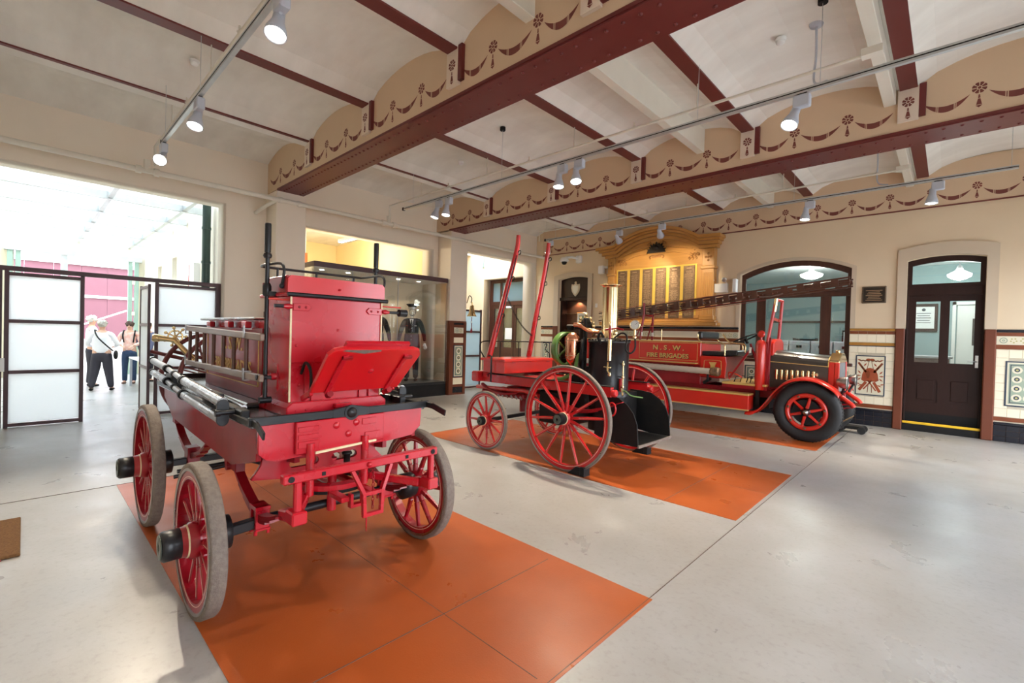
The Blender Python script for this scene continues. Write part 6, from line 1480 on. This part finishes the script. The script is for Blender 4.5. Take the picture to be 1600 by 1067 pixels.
for z in (1.0, 1.12, 1.28): wg.lathe([(.012, -.02), (.020, 0), (.012, .02)], (-2.90, 5.06, z), n=10).cyl((-2.96, 5.10, z), (-2.90, 5.06, z), .009)
wg.tube([(-2.90, 5.04, .98), (-2.86, 5.0, .90)], .012).build('water_gauge', 'brass', E2)
MB().cyl((-2.94, 5.08, .94), (-2.94, 5.08, 1.10), .022).build('gauge_guard', 'red2', E2)
MB().tube(smoothpts([(-2.90, 5.05, .96), (-2.84, 5.04, .95), (-2.80, 5.1, .90), (-2.70, 5.2, .88)], 4), .009).build('green_tube', 'grn_paint', E2)
MB().tube(smoothpts([(-3.12, 4.95, 1.60), (-3.16, 4.94, 1.66), (-3.2, 4.95, 1.60), (-3.16, 4.95, 1.52)], 5), .016, 8).build('lifting_eye', 'blackm', E2)
MB().tube([(-3.45, 4.97, 1.56), (-3.42, 4.93, 1.50), (-3.43, 4.94, 1.36)], .022).bx(-3.46, -3.40, 4.92, 4.98, 1.30, 1.42).build('bracket', 'blackm', E2)
MB().tube([(-2.83 + .05 * math.cos(t), 4.71, .77 + .075 * math.sin(t)) for t in [i * PI / 8 for i in range(16)]], .011, 6, True).build('tow_ring', 'red2', E2)
# coal bunker at the back
CB = -2.55
side = [(-3.10, .92), (-2.95, .92), (-2.80, .90), (-2.68, .83), (-2.60, .74), (-2.55, .62), (-2.53, .37), (-2.80, .38), (-3.10, .42)]
for y in (4.80, 5.62): MB().prism([(x, z) for x, z in side], 'y', y - .008, y + .008).build('bunker_side', 'blackm', E2)
MB().bx(-3.0, -2.53, 4.80, 5.62, .365, .38).build('bunker_floor', 'blackm', E2)
MB().bx(-3.12, -3.0, 4.80, 5.62, .40, .90).build('bunker_back', 'blackm', E2); MB().bx(-2.535, -2.515, 4.79, 5.63, .355, .385).build('bunker_lip', 'rubber', E2)
MB().bx(-2.99, -2.97, 5.15, 5.30, .62, .66).build('firedoor_latch', 'steel', E2); MB().bx(-3.0, -2.985, 5.02, 5.36, .50, .78).build('fire_door', 'blackm', E2)
MB().bx(-4.1, -3.6, 4.9, 5.5, .42, .86).build('ash_box', 'blackm', E2, bev=.02)
for y, nm in ((4.45, 'near'), (5.97, 'far')):
    c = MB().prism([(-3.22, 0), (-3.02, 0), (-3.02, .10), (-3.10, .10)], 'y', y - .05, y + .06).bx(-3.04, -2.98, y - .055, y + .065, 0, .11)
    tag(c.build('wheel_chock', 'blackm', bev=.004), 'black wooden chock against the %s big wheel of the steam engine' % nm, 'chock', 'wheel chocks')

# ============================================================ 3. motor fire truck
E3 = thing('vintage_fire_truck', 'bright red vintage motor fire truck with dark bonnet before the back wall', 'fire truck', (-3.4, 9.4, 0))
Y3 = 9.40; YN = 8.85; YF = 9.95
def truck_wheel(x, yc, s):
    R = .485
    w = MB().lathe([(.30, -.07), (.33, -.10), (.40, -.115), (.455, -.10), (R, -.055), (R, .055), (.455, .10), (.40, .115), (.33, .10), (.30, .07), (.30, -.07)], (x, yc, R), (0, 1, 0), 48).build('wheel', 'tyre', E3)
    tr = MB()
    for k in range(60):
        a = 2 * PI * k / 60
        for yy in (-.04, 0, .04): tr.bar(V(x + R * math.cos(a), yc + yy - .014, R + R * math.sin(a)), V(x + R * math.cos(a), yc + yy + .014, R + R * math.sin(a)), .02, .012, (math.cos(a), 0, math.sin(a)))
    tag(tr.build('tread_blocks', 'tyre', w), kind='stuff')
    y = yc + s * .07
    MB().lathe([(.235, -.03), (.30, -.035), (.305, 0), (.29, .035), (.235, .02), (.235, -.03)], (x, y, R), (0, s, 0), 40).build('rim', 'red3', w)
    for k in range(6):
        a = 2 * PI * k / 6 + .3; d = V(math.cos(a), 0, math.sin(a)); c = V(x, y, R)
        MB().bar(c + d * .05 + V(0, s * .02, 0), c + d * .25, .05, .045, (0, 1, 0), .036, .035).build('spoke', 'red3', w, bev=.010)
    for k in range(7):
        a = 2 * PI * k / 7 + .2; p = V(x + .262 * math.cos(a), y + s * .025, R + .262 * math.sin(a)); MB().lathe([(.022, 0), (.020, .02), (.011, .022), (.011, .04)], p, (0, s, 0), 6).build('wheel_nut', 'bronze', w)
    MB().lathe([(.07, -.02), (.07, .04), (.045, .06), (.042, .09), (0, .10)], (x, y, R), (0, s, 0), 24).build('hub', 'steel', w)
    MB().lathe([(.20, 0), (.21, -.05), (.06, -.06)], (x, y, R), (0, s, 0), 28).build('brake_drum', 'blackm', w)
for x in (-1.66, -5.35): truck_wheel(x, 8.80, -1); truck_wheel(x, 10.02, 1)
for y in (9.05, 9.75): MB().bx(-6.2, -1.28, y - .035, y + .035, .62, .76).build('chassis_rail', 'red_d', E3, bev=.01)
MB().bar((-1.66, 8.9, .47), (-1.66, 9.95, .47), .07, .08).bar((-5.35, 8.9, .48), (-5.35, 9.95, .48), .12, .12).split('axle', 'red_d', E3)
for y in (9.03, 9.78):
    MB().tube(smoothpts([(-1.28, y, .78), (-1.12, y, .66), (-1.07, y, .60)], 5), [.035] * 11, 8).build('dumb_iron', 'red3', E3)
    sp = MB(); pts = smoothpts([(-1.08, y, .60), (-1.4, y, .55), (-1.66, y, .53), (-1.95, y, .56), (-2.2, y, .62)], 5)
    for k in range(3):
        for a, b in zip(pts[k*2:len(pts)-1-k*2], pts[k*2+1:len(pts)-k*2]): sp.bar(a - V(0, 0, .012*k), b - V(0, 0, .012*k), .055, .011)
    sp.build('leaf_spring', 'red_d', E3)
MB().tube([(-1.22, 8.95, .36), (-1.18, 9.9, .36)], .014).build('tie_rod', 'brass', E3)
# bonnet, radiator
def bon(z0, w, zt):                                   # half-round bonnet cross section (y, z)
    pts = [(Y3 - w, z0), (Y3 + w, z0)]
    for i in range(13):
        a = PI * i / 12; c, s_ = math.cos(a), math.sin(a); pts.append((Y3 + w * math.copysign(abs(c) ** .55, c), zt - .18 + .18 * s_ ** .8))
    return pts
mb = MB(); A = bon(.82, .42, 1.47); B = bon(.86, .37, 1.40); n = len(A)
mb.add([(-2.28, y, z) for y, z in A] + [(-1.43, y, z) for y, z in B], [(i, (i + 1) % n, n + (i + 1) % n, n + i) for i in range(n)] + [list(range(n)), list(range(n, 2 * n))])
bn = mb.build('bonnet', 'bonnet', E3)
ln = MB(); ln.bar((-2.28, Y3 - .425, 1.265), (-1.43, Y3 - .372, 1.225), .006, .010).bar((-2.28, Y3 + .425, 1.265), (-1.43, Y3 + .372, 1.225), .006, .010)
ln.tube([(-2.285, y, z) for y, z in A[2:]], .008, 6).tube([(-1.43, y, z) for y, z in B[2:]], .007, 6); ln.build('brass_beading', 'gold', bn)
lv = MB()
for s in (-1, 1):
    for k in range(8):
        x = -2.17 + k * .078
        lv_ = MB().cyl((x, Y3 + s * (.412 - .0022 * k), .965), (x, Y3 + s * (.412 - .0022 * k), 1.12), .026, n=10).ball((x, Y3 + s * (.414 - .0022 * k), 1.12), .026, 10)
        lv_.build('louvre', 'brass', bn)
    MB().lathe([(.015, 0), (.022, .02), (.03, .05), (.028, .055)], (-1.62, Y3 + s * .385, 1.08), (.8, s * .5, .1), 10).tube([(-1.65, Y3 + s * .39, 1.08), (-1.58, Y3 + s * .40, 1.08)], .02).build('bonnet_catch', 'brass', bn)
    MB().tube([(-2.02, Y3 + s * .42, .93), (-1.98, Y3 + s * .425, .90), (-1.94, Y3 + s * .42, .93)], .006).build('wire_hook', 'steel', bn)
MB().bx(-1.43, -1.34, Y3 - .37, Y3 + .37, .86, 1.30).build('radiator_shell', 'red3', E3, bev=.01)
rp = MB(); rr = [(Y3 - .37, 1.29), (Y3 + .37, 1.29), (Y3 + .37, 1.33), (Y3 + .12, 1.45), (Y3 - .12, 1.45), (Y3 - .37, 1.33)]
rp.prism(rr, 'x', -1.43, -1.28).build('radiator_top', 'brass', E3, bev=.012)
MB().lathe([(.03, 0), (.035, .02), (.035, .045), (.015, .05)], (-1.36, Y3, 1.45)).build('filler_cap', 'brass', E3)
MB().bx(-1.34, -1.30, Y3 - .34, Y3 + .34, .80, 1.30).build('radiator_core', 'blackm', E3)
mb = MB(); [mb.bx(-1.302, -1.292, Y3 - .33 + .03 * k, Y3 - .326 + .03 * k, .82, 1.29) for k in range(23)]; mb.build('radiator_fins', 'galv', E3)['kind'] = 'stuff'
MB().bx(-1.34, -1.28, Y3 - .38, Y3 - .33, .80, 1.30).bx(-1.34, -1.28, Y3 + .33, Y3 + .38, .80, 1.30).build('radiator_post', 'red3', E3, bev=.006)
for y in (8.92, 9.88):
    hl = MB().lathe([(0, -.10), (.05, -.09), (.085, -.04), (.10, .03), (.105, .05), (.095, .055), (.09, .04)], (-1.20, y, .99), (1, 0, 0), 24).build('headlamp', 'steel', E3)
    MB().lathe([(0, .06), (.06, .058), (.096, .05)], (-1.20, y, .99), (1, 0, 0), 24).build('headlamp_glass', 'officeglass', hl); MB().tube([(-1.2, y, .90), (-1.24, y + (.12 if y < 9.4 else -.12), .78)], .018).build('headlamp_stalk', 'blackm', hl)
# mudguards: swept sheet
def guard(yc, w):
    prof = smoothpts([(-2.56, 0, .375), (-2.44, 0, .39), (-2.30, 0, .52), (-2.14, 0, .76), (-1.96, 0, .95), (-1.72, 0, 1.035), (-1.50, 0, 1.01), (-1.30, 0, .90), (-1.22, 0, .80)], 6)
    mb = MB(); n = len(prof); crown = [(-w, -.03), (-w * .8, 0), (0, .018), (w * .8, 0), (w, -.03)]
    for lo in (0, -.012):
        for p in prof:
            for u, h in crown: mb.v.append((p.x, yc + u, p.z + h + lo))
    m = len(crown); N = n * m
    for i in range(n - 1):
        for k in range(m - 1):
            a = i * m + k; mb.f.append([a, a + 1, a + m + 1, a + m]); mb.s.append(True); mb.m.append(0); mb.f.append([N + a, N + a + m, N + a + m + 1, N + a + 1]); mb.s.append(True); mb.m.append(0)
    for i in range(n - 1):
        for k in (0, m - 1): a = i * m + k; mb.f.append([a, a + m, N + a + m, N + a]); mb.s.append(True); mb.m.append(0)
    for i in (0, n - 1):
        for k in range(m - 1): a = i * m + k; mb.f.append([a, a + 1, N + a + 1, N + a]); mb.s.append(True); mb.m.append(0)
    return mb.build('mudguard', 'red3', E3)
guard(8.79, .16); guard(10.03, .16)
# scuttle, extinguisher-like column, dash
MB().bx(-2.34, -2.27, Y3 - .46, Y3 + .46, .80, 1.42).build('dash_board', 'red_d', E3, bev=.006)
mb = MB().lathe([(.075, 0), (.085, .02), (.085, .80), (.06, .86), (.02, .875)], (-2.40, 8.88, .76), n=24)
mb.build('extinguisher_column', 'red3', E3); MB().bx(-2.46, -2.30, 8.93, 8.98, .76, 1.60).build('scuttle_side', 'red_d', E3, bev=.004)
MB().prism([(9.0, 1.35), (9.62, 1.35), (9.62, 1.60), (9.5, 1.66), (9.12, 1.66), (9.0, 1.60)], 'x', -2.30, -2.22).build('scuttle_tank', 'red3', E3, bev=.02)
MB().lathe([(.06, 0), (.065, .01), (.04, .02)], (-2.42, 8.95, 1.74), (0, -1, .2), 18).cyl((-2.42, 8.95, 1.60), (-2.42, 8.95, 1.70), .02).build('siren_horn', 'red3', E3)
MB().bar((-2.30, 8.86, .76), (-2.25, 8.86, 1.68), .03, .03, (0, 1, 0)).build('scuttle_post', 'red_d', E3)
# steering
MB().tube([(-2.44, 9.18, .92), (-2.66, 9.18, 1.56)], .02).build('steering_column', 'red_d', E3)
sc_ = V(-2.75, 9.18, 1.655); sa = V(-.42, 0, .9).normalized()
f_, u_, w_ = frame(sa); sw = MB().tube([sc_ + (u_ * math.cos(t) + w_ * math.sin(t)) * .225 for t in [i * PI / 16 for i in range(32)]], .014, 8, True)
for k in range(4): a = k * PI / 2 + .4; sw.cyl(sc_ - sa * .03, sc_ + (u_ * math.cos(a) + w_ * math.sin(a)) * .22, .008, n=8)
sw.cyl(sc_ - sa * .10, sc_, .025); sw.build('steering_wheel', 'blackm', E3)
# seat
st_ = MB().bx(-3.50, -3.02, 8.94, 9.86, 1.31, 1.40).build('seat_cushion', 'leather', E3, bev=.03, seg=3)
MB().bx(-3.02, -2.80, 8.94, 9.86, 1.33, 1.43).build('seat_front_roll', 'leather', E3, bev=.035, seg=3)
MB().bar((-3.50, 8.94, 1.70), (-3.50, 9.86, 1.70), .10, .15).build('seat_backrest', 'leather', E3, bev=.035, seg=3)
mb = MB()
for y in (8.90, 9.90):
    mb.tube(smoothpts([(-3.52, y, 1.72), (-3.50, y, 1.62), (-3.42, y, 1.55), (-3.1, y, 1.545), (-3.02, y, 1.53), (-3.01, y, 1.42), (-3.01, y, 1.33)], 4), .014, 8)
    mb.tube(smoothpts([(-3.05, y, 1.72), (-2.98, y, 1.62), (-2.90, y, 1.57), (-2.72, y, 1.56), (-2.66, y, 1.52), (-2.66, y, 1.40)], 4), .014, 8) if y < 9 else None
mb.build('seat_arm_rail', 'brass', E3)
MB().bx(-3.44, -2.98, 8.88, 9.92, .90, 1.31).build('seat_riser', 'red_d', E3, bev=.006)
MB().bar((-2.90, 8.88, .94), (-2.58, 8.88, 1.44), .035, .035).build('side_stay', 'red_d', E3)
MB().cyl((-2.58, 8.88, 1.40), (-2.57, 8.88, 1.50), .022).build('stay_cap', 'creampaint', E3)
MB().bx(-3.02, -2.28, 8.82, 9.98, .82, .86).build('foot_floor', 'gold', E3, bev=.006)
MB().bx(-3.02, -2.28, 8.84, 9.96, .76, .82).build('floor_bearer', 'red_d', E3)
mb = MB(); random.seed(2)
for k in range(6): x = -2.85 + .09 * k; mb.tube([(x, 8.95 + .05 * (k % 3), .86), (x + .03, 8.95 + .05 * (k % 3), .95 + .03 * (k % 2)), (x + .07, 9.0, .97)], .008)
mb.build('pedal', 'blackm', E3); MB().tube(smoothpts([(-2.92, 8.93, .9), (-2.94, 8.93, 1.02), (-2.8, 8.92, 1.0), (-2.7, 8.9, .95)], 4), .014).build('red_hose_hook', 'red3', E3)
# rear body with lettering
bd = MB().bx(-6.30, -3.44, 8.87, 9.93, 1.12, 1.56).build('hose_body', 'red3', E3, bev=.008)
MB().bx(-6.30, -3.44, 8.89, 9.91, .76, 1.12).build('lower_body', 'red_d', E3, bev=.006)
gl = MB().bx(-6.32, -3.42, 8.852, 8.872, 1.555, 1.575).bx(-6.32, -3.42, 9.93, 9.945, 1.555, 1.575); gl.build('brass_capping', 'gold', bd)
pn = MB()
for q in ((-4.72, -3.50, 1.20, 1.208), (-4.72, -3.50, 1.532, 1.54), (-4.72, -4.712, 1.20, 1.54), (-3.508, -3.50, 1.20, 1.54)): pn.bx(q[0], q[1], 8.864, 8.872, q[2], q[3])
pn.build('gilt_lining', 'gold', bd)
text_part('lettering', 'N . S . W .', .135, (-4.09, 8.866, 1.43), (1, 0, 0), (0, 0, 1), 'gold', bd, .004, bold=.003, sx=1.12)
text_part('lettering_shadow', 'N . S . W .', .135, (-4.082, 8.869, 1.422), (1, 0, 0), (0, 0, 1), 'blackm', bd, .002, bold=.003, sx=1.12)
text_part('lettering', 'FIRE BRIGADES', .125, (-4.11, 8.866, 1.275), (1, 0, 0), (0, 0, 1), 'gold', bd, .004, bold=.003, sx=1.06)
text_part('lettering_shadow', 'FIRE BRIGADES', .125, (-4.102, 8.869, 1.267), (1, 0, 0), (0, 0, 1), 'blackm', bd, .002, bold=.003, sx=1.06)
MB().bx(-4.90, -3.48, 8.74, 8.87, 1.150, 1.168).build('side_shelf', 'gold', bd, bev=.003)
MB().prism([(-3.44, .92), (-2.98, .92), (-2.96, 1.20), (-2.98, 1.31), (-3.44, 1.31)], 'y', 8.85, 8.88).build('seat_side_panel', 'red3', E3, bev=.004)
pn = MB().tube(smoothpts([(-3.36, 8.846, .98), (-3.36, 8.846, 1.18), (-3.33, 8.846, 1.23), (-3.08, 8.846, 1.23), (-3.05, 8.846, 1.18), (-3.05, 8.846, .98)], 3), .005, 5); pn.build('gilt_lining', 'gold', E3)
MB().prism([(-3.27, 1.20), (-3.13, 1.20), (-3.16, 1.14), (-3.16, 1.02), (-3.24, 1.02), (-3.24, 1.14)], 'y', 8.835, 8.85).build('gilt_ornament', 'gold', E3)
MB().bx(-4.9, -2.5, 8.62, 8.9, .66, .69).build('running_board', 'gold', E3, bev=.003)
MB().bx(-6.1, -2.50, 8.62, 8.90, .41, .66).build('tool_locker', 'red3', E3, bev=.006); MB().bx(-6.1, -2.49, 8.61, 8.63, .40, .42).build('locker_beading', 'gold', E3)
MB().bx(-2.46, -2.40, 8.86, 8.92, .40, .76).bx(-6.2, -2.3, 9.1, 9.7, .42, .62).build('undertray', 'blackm', E3)
MB().bar((-3.35, 8.80, .80), (-3.2, 8.78, .90), .02, .05).cyl((-3.25, 8.75, .86), (-3.25, 8.75, 1.0), .02).build('hose_strap', 'blackm', E3)
# ladder gantries
def gantry(x0, x1, z0, zt, splay, m='red2'):
    g = MB()
    for y, s in ((Y3 - .30, -1), (Y3 + .12, 1)):
        g.cyl((x0, y + s * splay, z0), (x1, y, zt), .024, n=10)
        g.cyl((x0 - .12 * (splay > 0), y + s * splay, z0), (x1 - .01, y, zt - .15), .014, n=8)
    g.cyl((x1, Y3 - .30, zt - .03), (x1, Y3 + .12, zt - .03), .022, n=10); return g
g1 = gantry(-4.80, -4.76, 1.57, 2.13, .06); g1.cyl((-4.76, Y3 - .30, 2.1), (-4.76, Y3 - .30, 2.36), .024, n=10); g1.build('rear_gantry', 'red_d', E3)
MB().cyl((-4.78, Y3 - .34, 1.66), (-4.78, Y3 - .335, 1.74), .028).cyl((-4.78, Y3 + .15, 1.66), (-4.78, Y3 + .145, 1.74), .028).build('gantry_collar', 'creampaint', E3)
g2 = MB().cyl((-2.38, Y3 - .34, 1.40), (-2.24, Y3 - .30, 2.36), .028, n=12).cyl((-2.30, Y3 + .14, 1.40), (-2.24, Y3 + .10, 2.36), .028, n=12)
g2.cyl((-2.24, Y3 - .30, 2.35), (-2.24, Y3 + .10, 2.35), .025).bar((-2.28, Y3 - .31, 2.02), (-2.26, Y3 + .11, 1.98), .02, .05); g2.build('front_gantry', 'red2', E3)
MB().cyl((-2.262, Y3 - .305, 2.14), (-2.238, Y3 - .30, 2.37), .031, n=12).build('gantry_collar', 'brass', E3)
MB().cyl((-4.3, 9.0, 1.57), (-4.3, 9.0, 1.80), .008).tube([(-4.72, 8.9, 1.86), (-3.72, 8.9, 1.86)], .007).build('grab_rail', 'brass', E3)
# suction hose on the side
hz = MB(); pts = [V(-6.2 + .05 * k, 8.74, 1.075 - .045 * (k / 60)) for k in range(61)]
hz.tube(pts, [.060 if k % 2 else .056 for k in range(61)], 14)
ho = hz.build('suction_hose', 'hose'); tag(ho, 'canvas covered suction hose slung along the side of the fire truck', 'hose')
MB().lathe([(.062, 0), (.075, .02), (.075, .07), (.085, .08), (.085, .14), (.065, .17)], (-3.20, 8.74, 1.03), (1, 0, 0), 12, False).build('coupling', 'bronze', ho)
text_part('stencil_mark', 'O V E', .05, (-3.55, 8.678, 1.06), (1, 0, -.01), (0, 0, 1), 'leather', ho, .001) if False else None
# trussed escape ladder on the gantries
L3 = thing('wooden_escape_ladder', 'long dark trussed wooden ladder resting on the truck gantries', 'ladder', (-3.3, 9.3, 2.3))
def LP(t, y, dz): return V(-5.9 + 4.70 * t, y, 2.07 + .555 * t + dz)
for y in (Y3 - .27, Y3 + .09):
    for dz in (.075, -.075): MB().bar(LP(0, y, dz * 1.15), LP(1, y, dz * .75), .026, .026).build('stringer', 'dkwood', L3)
    MB().bar(LP(0, y, .0), LP(1, y, .0), .012, .014).build('centre_stringer', 'dkwood', L3)
    for k in range(19):
        t = .02 + k * .0515; MB().bar(LP(t, y, 0), LP(t + .021, y, 0), .030, .165 - .06 * t).build('block', 'dkwood', L3)
    ir = MB().tube([LP(.0, y, .13), LP(.3, y, .11), LP(.75, y, .07)], .005, 5).tube([LP(.0, y, -.12), LP(.4, y, -.115), LP(.72, y, -.09)], .005, 5); ir.build('truss_wire', 'red_d', L3)
for k in range(19):
    t = .025 + k * .0515; MB().cyl(LP(t, Y3 - .27, .01), LP(t, Y3 + .09, .01), .015, n=8).build('rung', 'dkwood', L3)
for y in (Y3 - .235, Y3 + .055): MB().bar(LP(.84, y, .01), LP(1.0, y, .0), .022, .07).build('fly_rail', 'dkwood', L3, bev=.004)
MB().tube([LP(.80, Y3 - .30, -.06), LP(.76, Y3 - .31, -.085), LP(.72, Y3 - .30, -.06)], .01).build('hook', 'steel', L3)
# black castor jack under the front of the truck
jk = thing('trolley_jack', 'small black trolley jack on castors beside the far front wheel of the truck', 'jack', (-1.12, 10.4, 0))
MB().bx(-1.45, -1.08, 10.30, 10.52, .07, .13).build('frame', 'blackm', jk, bev=.01)
for x, y in ((-1.10, 10.28), (-1.10, 10.54), (-1.42, 10.28), (-1.42, 10.54)): MB().cyl((x, y - .02, .065), (x, y + .02, .065), .064, n=18).build('castor', 'tyre', jk)
MB().tube(smoothpts([(-1.02, 10.5, .02), (-.9, 10.52, .012), (-.80, 10.5, .012), (-.78, 10.44, .012)], 4), .008, 6).build('pull_ring', 'steel', jk)

# ============================================================ 4. hose cart behind the crimson engine
E4 = thing('hose_reel_cart', 'maroon two-wheeled hose reel cart with brass branch pipe before the glazed partition', 'cart', (-9.4, 1.95, 0))
for k, y in enumerate((1.72, 2.28)):
    c = (V(-9.45, 2.20, .74), V(-9.0, 2.36, .74))[k]
    w = MB().lathe([(.68, -.02), (.74, -.02), (.74, .02), (.68, .02), (.68, -.02)], c, (1, .35, 0), 48).build('wheel', 'maroon', E4)
    f_, u_, w_ = frame((1, .35, 0))
    for q in range(12):
        a = 2 * PI * q / 12 + .2; d = u_ * math.cos(a) + w_ * math.sin(a); MB().bar(c + d * .08, c + d * .69, .022, .028, (1, .35, 0)).build('spoke', 'maroon', w)
    MB().lathe([(.06, -.09), (.10, -.04), (.10, .04), (.06, .10)], c, (1, .35, 0), 20).build('hub', 'maroon', w)
MB().bar((-9.6, 2.15, .74), (-8.85, 2.41, .74), .05, .05).build('axle', 'blackm', E4)
for y in (1.50, 1.80): MB().tube([(-9.50, y - .06, 1.17), (-9.3, y + .35, 1.05), (-9.2, y + .75, .80)], .030, 8).build('shaft', 'maroon', E4)
MB().cyl((-9.38, 2.23, .74), (-9.08, 2.33, .74), .20, n=28).build('hose_reel', 'hose', E4)
nz = MB(); nz.tube([(-9.40, 1.50, 1.40), (-9.32, 1.72, 1.36), (-9.2, 2.0, 1.0)], [.055, .04, .05], 12)
nz.lathe([(.05, 0), (.07, .03), (.06, .10), (.03, .14)], (-9.42, 1.44, 1.40), (.2, 1, -.1), 14)
for k in range(7):
    a = 2 * PI * k / 7; nz.tube([V(-9.36, 1.74, 1.42), V(-9.36 + .06 * math.sin(a), 1.74 + .15 * math.cos(a), 1.42 + .15 * math.sin(a))], .012, 6); nz.ball((-9.36 + .06 * math.sin(a), 1.74 + .15 * math.cos(a), 1.42 + .15 * math.sin(a)), .026, 8)
nz.tube([(-9.36, 1.74 + .10 * math.cos(t), 1.42 + .10 * math.sin(t)) for t in [i * PI / 8 for i in range(16)]], .014, 6, True)
nz.build('brass_branch', 'brass', E4)
